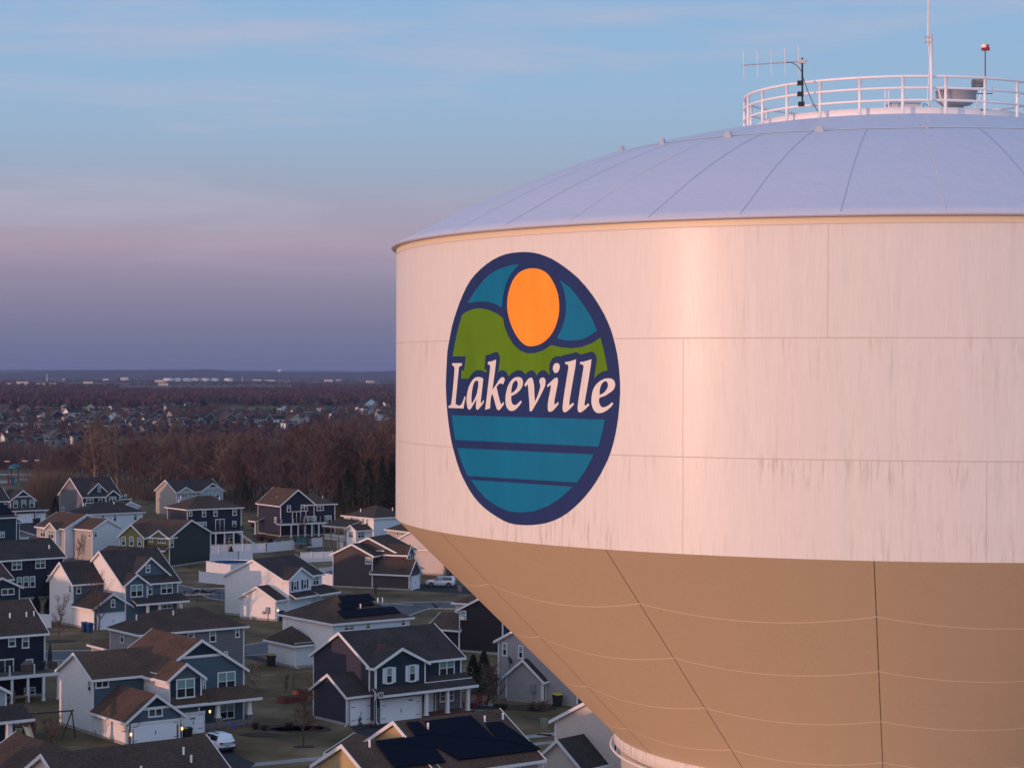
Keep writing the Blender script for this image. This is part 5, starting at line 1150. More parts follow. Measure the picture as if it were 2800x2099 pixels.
def tree_proto(seed, label, bark, twm, loc=(0, 0, 0), name='bare_tree', cat='tree', group=None, **k):
    tr, cw = bare(seed, **k); t = thing(name, loc, 0, label, cat, group)
    tr.build('trunk', bark, t); cw.build('crown', twm, t); return t
GW = 'bare trees of the wood behind the houses'
LW = 'leafless brown tree among many in the dark wood behind the houses'
protos = [tree_proto(s, LW, b, t, group=GW, h=17, spread=sp, tw=8, tl=2.0, twid=.06, r0=.28, limbs=12, sub=6, loc=(-500, -500 - 20 * s, 0)) for s, b, t, sp in
    ((1, BARK, TW1, .42), (2, BARK, TW3, .36), (3, BARK, TW2, .46), (4, BARKP, TW2, .36), (5, BARK, TW1, .5), (6, BARK, TW3, .45))]
rd = random.Random(11); used = set()
def put(i, x, y, s, rz=None, label=None, group=None, zs=1.0):
    p = protos[i]
    if i not in used:
        used.add(i); p.location = (x, y, 0); p.rotation_euler[2] = rz or 0; p.scale = (s, s, s * zs); r = p
        if label: r['label'] = label
    else: r = dup(p, (x, y, 0), rz if rz is not None else rd.uniform(0, 6.28), (s, s, s * zs), label, group)
    return r
# front edge of the wood follows the back of the last gardens; it is deepest on the right
def edge(px):                                            # picture height of the wood's foot
    pts = [(-200, 1300), (60, 1290), (165, 1335), (300, 1350), (430, 1372), (600, 1384), (700, 1400), (850, 1410), (1083, 1425), (1500, 1440), (2300, 1440)]
    for (a, b), (c, d) in zip(pts, pts[1:]):
        if a <= px <= c: return b + (d - b) * (px - a) / (c - a)
    return pts[-1][1]
def top(px):
    pts = [(-300, 1262), (0, 1262), (100, 1250), (170, 1218), (230, 1196), (300, 1200), (430, 1192), (500, 1194), (600, 1184), (750, 1188), (850, 1162), (950, 1140), (1083, 1142), (2400, 1142)]
    for (a, b), (c, d) in zip(pts, pts[1:]):
        if a <= px <= c: return b + (d - b) * (px - a) / (c - a)
cnt = 0
for row in range(7):
    px = -140 + rd.uniform(0, 20)
    while px < (1500 if row < 3 else 1250):
        y0 = edge(px); py = y0 - row * 13 - rd.uniform(0, 11)
        if py > 1225:
            P = W((px, py), 0); i = rd.choices(range(6), (4, 5, 4, 2.4, 3, 5))[0]
            big = 1.0 + .28 * max(0, min(1, (px - 700) / 250))
            lim = (py - (top(px) + rd.uniform(-6, 26))) / FPX * P.y / 17.5
            sc = min(rd.uniform(.8, 1.1) * big * (.8 if row == 0 else 1), lim)
            if sc > .2: put(i, P.x, P.y, sc); cnt += 1
        px += rd.uniform(20, 44) * (1 + .10 * row) * (1.9 if px < 120 else 1)
for px, py, s in ((262, 1345, 1.15), (322, 1348, 1.08), (438, 1330, 1.1), (268, 1338, 1.0)):
    P = W((px, py), 0); put(3, P.x, P.y, s, label='tall pale-barked leafless tree standing out from the brown wood at left', group='pale-barked trees in the wood')
# evergreens
NEED = mat('needles_dark', (.026, .040, .018), .9, .15, nz=(.8, .4)); NEED2 = mat('needles_blue', (.014, .028, .024), .9, .15)
def conifer(seed, h, w, n=900, col=False):
    r = random.Random(seed); q = MB(); t = MB(); t.tube([(0, 0, -.2), (0, 0, h * .96)], [.03 * h * .4, .02], 6, cap=False)
    for i in range(n):
        z = h * (r.random() ** .8) * .97 + .03 * h; f = 1 - z / h; rr = (w * f if not col else w * min(1, f * 3) * min(1, (1 - f) * 6 + .5)) * r.uniform(.35, 1.08); a = r.uniform(0, 6.283)
        p = Vector((rr * cos(a), rr * sin(a), z)); o = Vector((cos(a), sin(a), r.uniform(-.5, .1) if not col else r.uniform(.5, 1.4))).normalized(); s = o.cross(Vector((0, 0, 1))).normalized(); l = .09 * h ** .6 * r.uniform(.6, 1.4) * 1.4; k = l * r.uniform(.35, .6)
        q.poly([p - o * l * .5, p + s * k * .5 + Vector((0, 0, r.gauss(0, .1))), p + o * l, p - s * k * .5])
    return q, t
def conifer_thing(seed, h, w, x, y, label, m=NEED, group=None, n=900, col=False, name='conifer'):
    q, t = conifer(seed, h, w, n, col); o = thing(name, (x, y, 0), 0, label, 'evergreen tree', group); q.build('crown', m, o); t.build('trunk', BARK, o); return o
cp = [conifer_thing(40 + i, 15, w, *g2(p), 'dark conifer in the wood behind the houses, greener than the bare trees', n=1500, group='conifers in the wood') for i, (w, p) in enumerate(((3.6, (660, 1380)), (3.0, (980, 1405))))]
for px, py, s, i in ((950, 1420, .8, 1), (1008, 1421, .95, 0), (1045, 1424, 1.0, 1), (1072, 1422, .9, 0), (928, 1416, .6, 1), (1110, 1424, 1.0, 0), (1160, 1424, .9, 1), (672, 1392, .6, 1), (1030, 1400, 1.3, 0)):
    x, y = g2((px, py)); dup(cp[i], (x, y, 0), px, (s, s, s))
# thicket of shrubs under the wood
def scrub(name, region, n, hgt, w, mts, seed, kind='stuff', ly=1.0):
    r = random.Random(seed); q = MB()
    for i in range(n):
        x, y = region(r); k = r.randrange(len(mts)); 
        for j in range(7):
            a = r.uniform(0, 6.283); b = Vector((x + r.gauss(0, w), y + r.gauss(0, w), 0)); e = b + Vector((r.gauss(0, .3), r.gauss(0, .3), 1)) * hgt * r.uniform(.45, 1.1); s = Vector((cos(a), sin(a), 0)) * ly * r.uniform(.6, 1.3)
            q.poly([b - s * .4, b + s * .4, e + s * .2, e - s * .2], k)
    return tag(q.build(name, mts), kind=kind)
def reg_edge(r):
    px = r.uniform(95, 1500); py = edge(px) + 2 - abs(r.gauss(0, 16)); P = W((px, py), 0); return P.x, P.y
scrub('undergrowth', reg_edge, 4200, 2.6, .9, [TW1, TW3, TW2, mat('undergrowth_green', (.05, .052, .022), .9)], 5, ly=.07)
def reg_bush(r): px = r.gauss(128, 15); py = 1392 + r.gauss(0, 5) - abs(px - 128) * .2; P = W((px, py), 0); return P.x, P.y
scrub('brown_thicket', reg_bush, 900, 8.5, 1.2, [TW1, TW2, mat('thicket_ochre', (.11, .075, .04), .9)], 6, ly=.06)

def reg_park(r): px = r.uniform(-200, 180); P = W((px, r.uniform(1248, 1284) + (8 if px > 120 else 0)), 0); return P.x, P.y
scrub('park_thicket', reg_park, 1500, 7.5, 2.2, [TW1, TW3, mat('thicket_plum', (.055, .038, .046), .9)], 8, ly=.12)
# far woods: a ragged mass of small crowns, with darker evergreens
FWM = [mat('far_twigs_plum', (.092, .046, .058), .95, .1), mat('far_twigs_brown', (.105, .062, .058), .95, .1), mat('far_twigs_grey', (.072, .060, .060), .95, .1), mat('far_evergreen', (.018, .034, .026), .95, .1), mat('far_willow', (.19, .12, .03), .95, .1)]
def far_wood(name, n, Y0, Y1, hgt, seed, skip=None, px0=-700, px1=3000, wide=3.0):
    r = random.Random(seed); q = MB()
    for i in range(n):
        Y = 1 / r.uniform(1 / Y1, 1 / Y0); px = r.uniform(px0, px1) if r.random() < .4 else r.uniform(-150, 1150); P = at(px, Y)
        dn = noise.noise(Vector((P.x * .0028, P.y * .0028, seed)))
        if dn < (-.12 if wide > 3 else -.3) or (skip and skip(px, HC / Y)): continue
        k = 3 if r.random() < .06 + .10 * (noise.noise(Vector((P.x * .004, P.y * .004, 9))) > .25) else (4 if r.random() < .006 else r.choices((0, 1, 2), (4, 3, 2))[0])
        H = hgt * r.uniform(.6, 1.15); w = wide * r.uniform(.7, 1.3)
        for j in range(9):
            a = r.uniform(0, pi); s = Vector((cos(a), sin(a), 0)); c = P + Vector((r.gauss(0, w * .45), r.gauss(0, w * .45), 0)); hz = H * (1 - .10 * abs(r.gauss(0, 1)))
            if k == 3: q.poly([c - s * w * .35, c + s * w * .35, c + Vector((0, 0, hz))], k)
            else: 
                g = r.uniform(.16, .4) * w; z0 = hz * r.uniform(.05, .6); tip = Vector((r.gauss(0, w * .35), r.gauss(0, w * .35), 0))
                q.poly([c + Vector((0, 0, z0)), c + tip * .6 - s * g + Vector((0, 0, z0 + (hz - z0) * .65)), c + tip + Vector((0, 0, hz)), c + tip * .6 + s * g + Vector((0, 0, z0 + (hz - z0) * .5))], k)
    return tag(q.build(name, FWM), kind='stuff')
def skipf(px, dep):
    y = 1014 + dep * FPX; return 430 < px < 1083 and 1114 < y < 1138
far_wood('far_wood', 15000, 1750, 3700, 10, 21, skipf, wide=3.6)
def skip2(px, dep):
    y = 1014 + dep * FPX; return (px < 150 and y > 1225) or y > top(px) + 30 or (600 < px < 760 and 1114 < y < 1130)
far_wood('suburb_trees', 3000, 1000, 1850, 4.6, 23, skip2, wide=2.0, px0=-300, px1=1500)
far_wood('wood_beyond', 9000, 470, 1050, 14, 24, lambda px, dep: px < 1135, wide=3.4, px0=1140, px1=3000)
far_wood('valley_trees', 2600, 4300, 8800, 5, 22, None, wide=7)

# ------------------------------------------------------------------ far neighbourhood: one thing per house
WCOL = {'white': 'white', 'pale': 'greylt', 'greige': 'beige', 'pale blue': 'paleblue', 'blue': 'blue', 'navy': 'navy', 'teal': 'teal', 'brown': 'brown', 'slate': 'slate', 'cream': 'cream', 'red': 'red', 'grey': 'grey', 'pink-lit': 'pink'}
FARR = {'dark roof': shingles('far_dark', (.026, .025, .028)), 'brown roof': shingles('far_brown', (.06, .045, .038)), 'grey roof': shingles('far_grey', (.05, .046, .048)), 'green roof': shingles('far_green', (.02, .034, .03))}
FTRIM = mat('far_trim', (.36, .36, .38), .6)
seen = {}
def far_house(px, py, wpx, side, front, roof, kind, where, hz=5.4, th=38, dep=.75):
    P = W((px, py), 0); wd_ = wpx / FPX * P.y; th = radians(th)
    u1 = wd_ / (cos(th) + dep * sin(th)); v1 = u1 * dep
    lab = f'far {front} house with {roof}, {where}'
    t = thing('distant_house', (P.x, P.y, 0), th, lab, 'house', 'houses of the far neighbourhood')
    w = MB(); r = MB(); w.box(-u1 / 2, u1 / 2, -v1 / 2, v1 / 2, 0, hz, {'f': 1, '': 0}, skip='ud'); um, o, zr = 0, .4, None
    U, V = u1 / 2, v1 / 2
    if kind.startswith('gable to the left'):
        zr = hz + V * .62; w.poly([(-U, V, hz), (-U, -V, hz), (-U, 0, zr)], 0)
        for sg in (-1, 1): r.poly([(-U - .4, sg * (V + o), hz - .25), (U + .4, sg * (V + o), hz - .25), (U + .4, 0, zr + .12), (-U - .4, 0, zr + .12)], 0)
        for sg in (-1, 1): r.hexa([(-U - .5, sg * (V + o), hz - .4), (-U - .4, sg * (V + o), hz - .4), (-U - .4, 0, zr - .05), (-U - .5, 0, zr - .05)], [(-U - .5, sg * (V + o), hz - .15), (-U - .4, sg * (V + o), hz - .15), (-U - .4, 0, zr + .2), (-U - .5, 0, zr + .2)], 1)
    elif kind.startswith('gable to the front'):
        zr = hz + U * .62; w.poly([(-U, -V, hz), (U, -V, hz), (0, -V, zr)], 1)
        for sg in (-1, 1): r.poly([(sg * (U + o), -V - .4, hz - .25), (sg * (U + o), V + .4, hz - .25), (0, V + .4, zr + .12), (0, -V - .4, zr + .12)], 0)
        for sg in (-1, 1): r.hexa([(sg * (U + o), -V - .5, hz - .4), (sg * (U + o), -V - .4, hz - .4), (0, -V - .4, zr - .05), (0, -V - .5, zr - .05)], [(sg * (U + o), -V - .5, hz - .15), (sg * (U + o), -V - .4, hz - .15), (0, -V - .4, zr + .2), (0, -V - .5, zr + .2)], 1)
    else:
        m = min(U, V); zr = hz + m * .5; c = [(-U - o, -V - o, hz - .1), (U + o, -V - o, hz - .1), (U + o, V + o, hz - .1), (-U - o, V + o, hz - .1)]
        r0, r1 = ((-U + V, 0, zr), (U - V, 0, zr)) if U >= V else ((0, 0, zr), (0, .01, zr))
        for f in ([c[0], c[1], r1, r0], [c[1], c[2], r1], [c[2], c[3], r0, r1], [c[3], c[0], r0]): r.poly(f, 0)
        r.box(-U - o, U + o, -V - o - .1, -V - o, hz - .3, hz - .08, 1); r.box(-U - o - .1, -U - o, -V - o, V + o, hz - .3, hz - .08, 1)
    w.build('wall', [siding(*SID[WCOL[side]]), siding(*SID[WCOL[front]])], t); r.build('roof', [FARR[roof], FTRIM], t)
    if wpx > 26:
        k = rd.choice((2, 3))
        for i in range(k):
            x = -U + (i + .5) * 2 * U / k; p = MB(); p.box(x - .55, x + .55, -V - .05, -V - .01, hz - 1.9, hz - .55); p.build('window', GLASS if i % 2 else SKYPANE, t)
        if hz > 4.5 and rd.random() < .6: p = MB(); p.box(-U - .05, -U - .01, -.4, .4, hz - 1.9, hz - .6); p.build('window', GLASS, t)
    return t
Z1, Z2, Z3 = crop(0, 980, 400 / 2212), crop(350, 980, 400 / 2212), crop(700, 980, 400 / 2212); Z4 = crop(0, 1130, 550 / 2212); Z5 = crop(550, 1130, 550 / 2212)
GL, GF, HP = 'gable to the left', 'gable to the front', 'hip roofed'
rows = [  # (crop point of the foot, width in px, side, front, roof, kind, where)
 (Z1(130, 1000), 48, 'teal', 'navy', 'green roof', GL, 'at the left edge of the far rows'), (Z1(470, 950), 42, 'teal', 'slate', 'green roof', GL, 'second along the far row from the left'),
 (Z1(640, 955), 26, 'white', 'pale blue', 'grey roof', GF, 'narrow, beside the navy gable in the far row'), (Z1(830, 965), 48, 'slate', 'navy', 'brown roof', GF, 'its dark gable the widest of the left row'),
 (Z1(1120, 905), 52, 'white', 'pale blue', 'dark roof', GL, 'with a lit left end, above the garage row'), (Z1(1040, 985), 34, 'pink-lit', 'pale blue', 'brown roof', GF, 'low, orange lit, left of the garage row'),
 (Z1(1690, 990), 52, 'white', 'white', 'brown roof', GF, 'the broad white gable of the far row'), (Z1(1260, 985), 38, 'slate', 'grey', 'brown roof', HP, 'first roof of the stepped row'), (Z1(1400, 985), 38, 'brown', 'grey', 'brown roof', GF, 'second roof of the stepped row'),
 (Z1(1540, 1000), 34, 'slate', 'teal', 'brown roof', GF, 'third roof of the stepped row'), (Z1(1830, 1008), 20, 'white', 'white', 'dark roof', GF, 'first of the small white garages'), (Z1(1935, 1015), 22, 'white', 'slate', 'brown roof', GF, 'second of the small white garages'),
 (Z1(2090, 1025), 24, 'white', 'slate', 'brown roof', GL, 'third of the small white garages'), (Z1(2060, 900), 40, 'slate', 'teal', 'dark roof', HP, 'behind the white garages'), (Z1(1240, 880), 30, 'greige', 'slate', 'brown roof', GF, 'half hidden above the pale blue one'),
 (Z1(1440, 880), 30, 'brown', 'greige', 'dark roof', HP, 'in the dark gap left of the broad white gable'), (Z1(60, 780), 26, 'slate', 'grey', 'brown roof', HP, 'low among red trees at the left edge'),
 (Z1(15, 670), 14, 'pink-lit', 'pink-lit', 'grey roof', GL, 'cut by the left edge, among trees'), (Z1(130, 640), 12, 'pale', 'pale', 'grey roof', GF, 'tiny, among trees near the left edge'), (Z1(430, 690), 10, 'white', 'white', 'grey roof', GF, 'tiny white gable among plum trees'),
 (Z1(1345, 810), 26, 'grey', 'cream', 'dark roof', GF, 'tan gable above the pale blue house'), (Z1(1690, 805), 17, 'cream', 'brown', 'brown roof', GL, 'sunlit yellow gable end'), (Z1(1755, 810), 15, 'brown', 'brown', 'brown roof', GF, 'beside the yellow gable end'),
 (Z1(1720, 665), 10, 'cream', 'cream', 'grey roof', GF, 'tiny yellow one in the trees'), (Z1(1985, 690), 16, 'cream', 'slate', 'dark roof', GF, 'with a pale gable in the trees, centre left'), (Z1(1985, 760), 16, 'pink-lit', 'brown', 'brown roof', GF, 'just below the pale gable'),
 (Z1(1325, 640), 9, 'pale', 'pale', 'grey roof', GF, 'tiny pale gable, far trees'), (Z1(970, 780), 12, 'white', 'greige', 'brown roof', GF, 'low in red trees above the lit white end'), (Z1(1910, 850), 10, 'pink-lit', 'pink-lit', 'brown roof', GF, 'tiny pink gable over the roofs'), (Z1(2010, 845), 9, 'pale', 'pale', 'dark roof', GF, 'tiny grey gable over the roofs'),
 (Z2(260, 680), 20, 'slate', 'brown', 'dark roof', HP, 'dark box in the trees, centre left'), (Z2(330, 780), 26, 'slate', 'slate', 'grey roof', HP, 'next to the red barn'), (Z2(415, 795), 16, 'red', 'red', 'grey roof', GF, 'the only bright red one'),
 (Z2(610, 800), 22, 'greige', 'grey', 'brown roof', GL, 'right of the red barn'), (Z2(705, 690), 11, 'white', 'white', 'brown roof', GF, 'brightly lit tiny gable'), (Z2(1055, 700), 18, 'cream', 'cream', 'brown roof', HP, 'low flat box among conifers'),
 (Z2(1255, 700), 16, 'greige', 'greige', 'brown roof', GL, 'beside the conifers, centre'), (Z2(1365, 632), 17, 'white', 'pale blue', 'brown roof', GF, 'white triangle catching the sun'), (Z2(1770, 640), 11, 'pale', 'brown', 'brown roof', GF, 'tiny, right of the sunlit triangle'),
 (Z2(2060, 680), 20, 'pale', 'grey', 'grey roof', HP, 'pale block right of centre'), (Z2(890, 740), 13, 'pale blue', 'blue', 'grey roof', GF, 'bluish, under the conifers'),
 (Z2(140, 900), 44, 'slate', 'grey', 'brown roof', HP, 'over the white garages'), (Z2(440, 930), 44, 'slate', 'teal', 'dark roof', GF, 'long dark roof in the middle rows'), (Z2(740, 950), 50, 'greige', 'slate', 'brown roof', GL, 'brown-faced gable, middle rows'),
 (Z2(990, 1000), 32, 'greige', 'teal', 'dark roof', GF, 'dark gable with a lit lamp'), (Z2(1200, 1010), 44, 'pale', 'teal', 'dark roof', GF, 'wide dark teal gable, middle rows'), (Z2(1290, 1030), 34, 'greige', 'brown', 'brown roof', HP, 'below the teal gable'),
 (Z2(1500, 1030), 52, 'brown', 'brown', 'brown roof', GF, 'double brown gable, middle rows'), (Z2(1660, 960), 30, 'slate', 'grey', 'dark roof', GF, 'grey twin gables'), (Z2(1830, 990), 24, 'white', 'slate', 'dark roof', GL, 'white gable end beside the brown ones'),
 (Z2(2130, 1010), 30, 'white', 'slate', 'dark roof', GF, 'white garage gable, right middle'), (Z2(2000, 1020), 28, 'pale', 'pale blue', 'dark roof', HP, 'between two white gables'),
 (Z2(300, 1030), 30, 'white', 'slate', 'brown roof', GL, 'white front under the long dark roof'), (Z2(470, 1060), 30, 'white', 'grey', 'brown roof', GF, 'last white gable before the trees'),
 (Z3(400, 830), 26, 'cream', 'pale blue', 'green roof', GF, 'blue and cream front by the field'), (Z3(600, 860), 40, 'cream', 'brown', 'brown roof', GF, 'brown roof with a lit lower wall by the field'), (Z3(180, 1010), 26, 'white', 'slate', 'dark roof', GF, 'white fronted, in the last row'),
 (Z3(320, 1020), 46, 'slate', 'white', 'dark roof', GL, 'broad dark roof, last row'), (Z3(560, 1035), 46, 'brown', 'greige', 'brown roof', GF, 'broad brown gable, last row'), (Z3(740, 990), 20, 'white', 'pale', 'dark roof', GF, 'tall white gable against bare trees'),
 (Z3(860, 900), 40, 'brown', 'brown', 'brown roof', HP, 'brown roof right of the field'), (Z3(1060, 830), 44, 'greige', 'slate', 'grey roof', HP, 'long grey roof right of the field'), (Z3(1160, 910), 18, 'pink-lit', 'slate', 'dark roof', GF, 'small lit gable left of the big tree'),
 (Z3(1560, 800), 18, 'white', 'slate', 'grey roof', GF, 'white gable near the tank edge'), (Z3(1700, 745), 40, 'slate', 'pale blue', 'dark roof', GF, 'three blue gables near the tank edge'), (Z3(1660, 835), 34, 'white', 'pale', 'brown roof', HP, 'pale wall near the tank edge'),
 (Z3(1900, 840), 26, 'greige', 'brown', 'dark roof', GF, 'brown gable near the tank edge'), (Z3(1880, 930), 26, 'pale', 'pale blue', 'dark roof', GL, 'blue roof near the tank edge'), (Z3(1960, 1010), 22, 'cream', 'cream', 'brown roof', GF, 'cream gable in the trees by the tank'),
 (Z3(1580, 675), 60, 'greige', 'greige', 'brown roof', HP, 'long low row near the tank'), (Z3(1740, 695), 40, 'cream', 'cream', 'brown roof', HP, 'long low sunlit block near the tank'), (Z3(1970, 735), 14, 'white', 'cream', 'brown roof', GL, 'small lit gable end by the tank'),
 (Z3(1410, 590), 8, 'pink-lit', 'pink-lit', 'brown roof', GF, 'speck of pink above the long row'), (Z3(880, 625), 18, 'pale', 'slate', 'grey roof', HP, 'grey roof in distant trees right'), (Z3(120, 690), 20, 'pale', 'greige', 'grey roof', GF, 'pale one left of three conifers'),
 (Z4(60, 190), 34, 'slate', 'slate', 'brown roof', HP, 'left edge, second row down'), (Z4(220, 190), 34, 'slate', 'white', 'brown roof', HP, 'white fronted, second row down'), (Z4(400, 190), 16, 'white', 'slate', 'brown roof', GF, 'narrow white garage, second row down'),
 (Z4(500, 200), 40, 'brown', 'brown', 'brown roof', HP, 'brown, second row down'), (Z4(720, 195), 32, 'teal', 'teal', 'dark roof', GL, 'teal gable, second row down'), (Z4(880, 150), 40, 'slate', 'slate', 'brown roof', HP, 'slate, second row down, centre left'),
 (Z4(950, 205), 18, 'white', 'white', 'brown roof', GL, 'small white one at the tree edge'), (Z4(1230, 225), 34, 'slate', 'pale blue', 'brown roof', HP, 'blue windows at the tree edge'), (Z4(1320, 205), 34, 'brown', 'slate', 'brown roof', HP, 'brown roof at the tree edge'),
 (Z4(110, 260), 32, 'brown', 'brown', 'brown roof', GF, 'brown gable, third row down'), (Z4(560, 280), 36, 'slate', 'grey', 'brown roof', HP, 'third row down, roof only'), (Z4(735, 290), 18, 'white', 'white', 'grey roof', GF, 'curved white gable, third row down'),
 (Z4(1030, 290), 16, 'white', 'white', 'grey roof', GF, 'white garage among bare branches'), (Z4(100, 365), 40, 'white', 'slate', 'brown roof', GL, 'white gable end, fourth row at left'), (Z4(270, 375), 24, 'brown', 'slate', 'dark roof', GF, 'two white windows, fourth row'),
 (Z4(400, 370), 36, 'slate', 'slate', 'dark roof', HP, 'dark solar roof, fourth row'), (Z4(570, 335), 34, 'white', 'greige', 'brown roof', GF, 'wide white gable, fourth row'), (Z4(220, 445), 30, 'blue', 'blue', 'grey roof', GF, 'blue, nearest of the far rows'),
 (Z4(290, 445), 16, 'pink-lit', 'pink-lit', 'brown roof', GF, 'small pink gable beside the blue one'), (Z4(50, 470), 30, 'brown', 'brown', 'brown roof', GF, 'brown gable at the left edge, lowest row'), (Z4(570, 410), 30, 'brown', 'greige', 'brown roof', HP, 'brown roof fading into the trees'),
 (Z5(60, 155), 30, 'teal', 'teal', 'dark roof', GL, 'dark teal end over the trees, centre'), (Z5(240, 140), 30, 'brown', 'brown', 'brown roof', GF, 'brown gable over the trees, centre'), (Z5(960, 190), 36, 'white', 'slate', 'grey roof', HP, 'white fence-like front among bare trees, right of centre'),
]
for p, w_, s_, f_, r_, k_, wh_ in rows:
    hz = 4.7 if w_ > 24 else 4.2
    far_house(p[0], p[1] + 1, w_ * (1.15 if w_ > 15 else 1.25), s_, f_, r_, k_, wh_, hz=hz)
# the rows between them: roofs packed one behind the other
for y0, x0, x1, st in ((1243, -20, 120, 40), (1228, -20, 175, 38), (1214, -20, 240, 36), (1201, -20, 330, 34), (1189, -20, 430, 33), (1178, 0, 520, 31), (1168, 0, 660, 30), (1158, 20, 830, 30), (1148, 300, 860, 30), (1128, 30, 420, 34), (1118, 60, 420, 40)):
    x = x0 + rd.uniform(0, 20)
    while x < x1:
        if rd.random() < .72: far_house(x, y0 + rd.uniform(-3, 3), rd.uniform(26, 38) * (1.15 if y0 > 1190 else 1), rd.choice(('slate', 'brown', 'grey', 'white', 'greige', 'slate')), rd.choice(('slate', 'brown', 'grey', 'pale', 'brown', 'teal')), rd.choice(('brown roof', 'brown roof', 'dark roof')), rd.choice((GL, GF, HP, HP)), 'one of many packed roofs in the far rows', hz=4.0)
        x += st * rd.uniform(.9, 1.5)
# house half hidden inside the wood
for px, py, w_, s_, f_, k_, wh_ in ((625, 1312, 46, 'cream', 'slate', GL, 'seen in scraps between the trunks of the wood'), (720, 1300, 110, 'pink-lit', 'greige', HP, 'long, behind trunks in the middle of the wood'), (480, 1312, 95, 'brown', 'brown', HP, 'low brown roof inside the wood'), (820, 1310, 40, 'pale', 'pale', GL, 'pale strip behind trunks, right wood')):
    far_house(px, py, w_, s_, f_, 'brown roof', k_, wh_, hz=6.5)
# the estate carries on beyond the left edge and under the camera
for i in range(-9, 17):
    for j in range(-6, 9):
        c_, s_ = cos(radians(38)), sin(radians(38)); a_, b_ = i * 19.0, j * 33.0 + (i % 2) * 2
        X, Y = -50 + a_ * c_ - b_ * s_, 215 + a_ * s_ + b_ * c_
        if Y < 70 or Y > 520 or X < -290 or X > 190: continue
        px = 1400 + X / Y * FPX; m_ = 10.5 / Y * FPX
        yb = 1013 + HC / Y * FPX; hid = Y > 100 and px - m_ > (1115 if yb < 1420 else 1105 + yb + 60 - 1431 if yb < 2000 else 1760)
        if not (hid or px + m_ < -10 or (X < 20 and Y < 112)): continue
        t = far_house(px, 1013.5 + HC / Y * FPX, 17.5 / Y * FPX, rd.choice(('white', 'greige', 'slate', 'brown')), rd.choice(('blue', 'slate', 'grey', 'navy')), rd.choice(('brown roof', 'grey roof')), rd.choice((GL, GF, HP)), 'of the estate beyond the picture or behind the tank', hz=5.6)
        t.location = (X, Y, 0); t.name = 'estate_house'; t['group'] = 'estate houses the picture does not show'
# small trees between the far houses
GN = 'small bare trees between the far houses'
for i in range(110):
    px = rd.uniform(-30, 1083); py = rd.uniform(1108, 1232) if px < 480 else rd.uniform(1106, 1165)
    P = W((px, py), 0); put(rd.choice((0, 1, 2, 4, 5)), P.x, P.y, rd.uniform(.38, .62), label='small leafless tree between the roofs of the far neighbourhood', group=GN)

# ------------------------------------------------------------------ industry on the plain: storage tanks, sheds, masts
TK = mat('storage_tank_paint', (.72, .68, .66), .6, .3)
for i, (x0, x1, wh_) in enumerate(((530, 688, 'leftmost and widest'), (694, 806, 'second from left'), (828, 935, 'third from left, overlapping its neighbour'), (938, 1075, 'fourth, overlapping on the right'), (1098, 1228, 'fifth from left'), (1250, 1366, 'sixth from left'), (1452, 1590, 'rightmost, standing apart'))):
    a, b = Z2(x0, 378), Z2(x1, 322); Y = 5700 + i * 15; P = at((a[0] + b[0]) / 2, Y); r = (b[0] - a[0]) / 2 / FPX * Y; t = thing('storage_tank', (P.x, P.y, 0), 0, f'round white storage tank on the far plain, {wh_}', 'storage tank', 'white storage tanks on the plain')
    q = MB(); q.lathe([(r, 0), (r, 9.8)], 28); q.build('tank_shell', TK, t, True); q = MB(); q.lathe([(r * 1.01, 9.8), (r * .5, 10.6), (0, 10.9)], 28); q.build('tank_roof', TK, t)
IND = [(Z1(150, 415), 60, 5, 'cream'), (Z1(300, 410), 30, 9, 'pink'), (Z1(390, 408), 24, 9, 'pink'), (Z1(620, 425), 40, 6, 'white'), (Z1(800, 432), 60, 8, 'cream'), (Z1(1000, 385), 90, 4, 'pink'), (Z1(1330, 382), 90, 3.5, 'pink'), (Z1(1600, 352), 26, 9, 'pink'), (Z1(1880, 335), 36, 12, 'pink'),
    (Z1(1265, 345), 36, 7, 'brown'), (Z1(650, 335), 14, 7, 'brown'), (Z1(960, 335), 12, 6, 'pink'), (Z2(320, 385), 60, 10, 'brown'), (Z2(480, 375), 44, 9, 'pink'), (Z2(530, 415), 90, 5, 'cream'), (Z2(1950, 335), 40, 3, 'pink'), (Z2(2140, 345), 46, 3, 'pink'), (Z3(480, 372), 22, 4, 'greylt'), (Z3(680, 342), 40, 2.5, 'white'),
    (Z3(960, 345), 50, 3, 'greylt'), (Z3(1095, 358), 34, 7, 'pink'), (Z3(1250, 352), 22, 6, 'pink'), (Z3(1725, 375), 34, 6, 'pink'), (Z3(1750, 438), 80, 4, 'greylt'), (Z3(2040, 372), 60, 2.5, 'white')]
IND = [t_ for k_, t_ in enumerate(IND) if k_ not in (5, 18, 19, 23, 24)]
for i, (p, w_, hz, c) in enumerate(IND):
    Y = W((p[0], max(p[1], 1041)), 0).y; P = atd(p, Y); wd_ = w_ * .1808 * 3.2 / FPX * Y if w_ < 60 else w_ * .1808 * 1.6 / FPX * Y
    t = thing('industrial_building', (P.x, P.y, 0), .2, 'long low industrial shed on the distant plain, catching the last sun', 'industrial building', 'sheds on the distant plain')
    hh = max(4, hz / 1.5 + 3); q = MB(); q.box(-wd_ / 2, wd_ / 2, -14, 14, 0, hh, skip='u'); q.build('wall', siding(*SID[c]), t); q = MB(); q.box(-wd_ / 2 - .5, wd_ / 2 + .5, -14.5, 14.5, hh, hh + .8); q.build('roof', FARR['grey roof'], t)
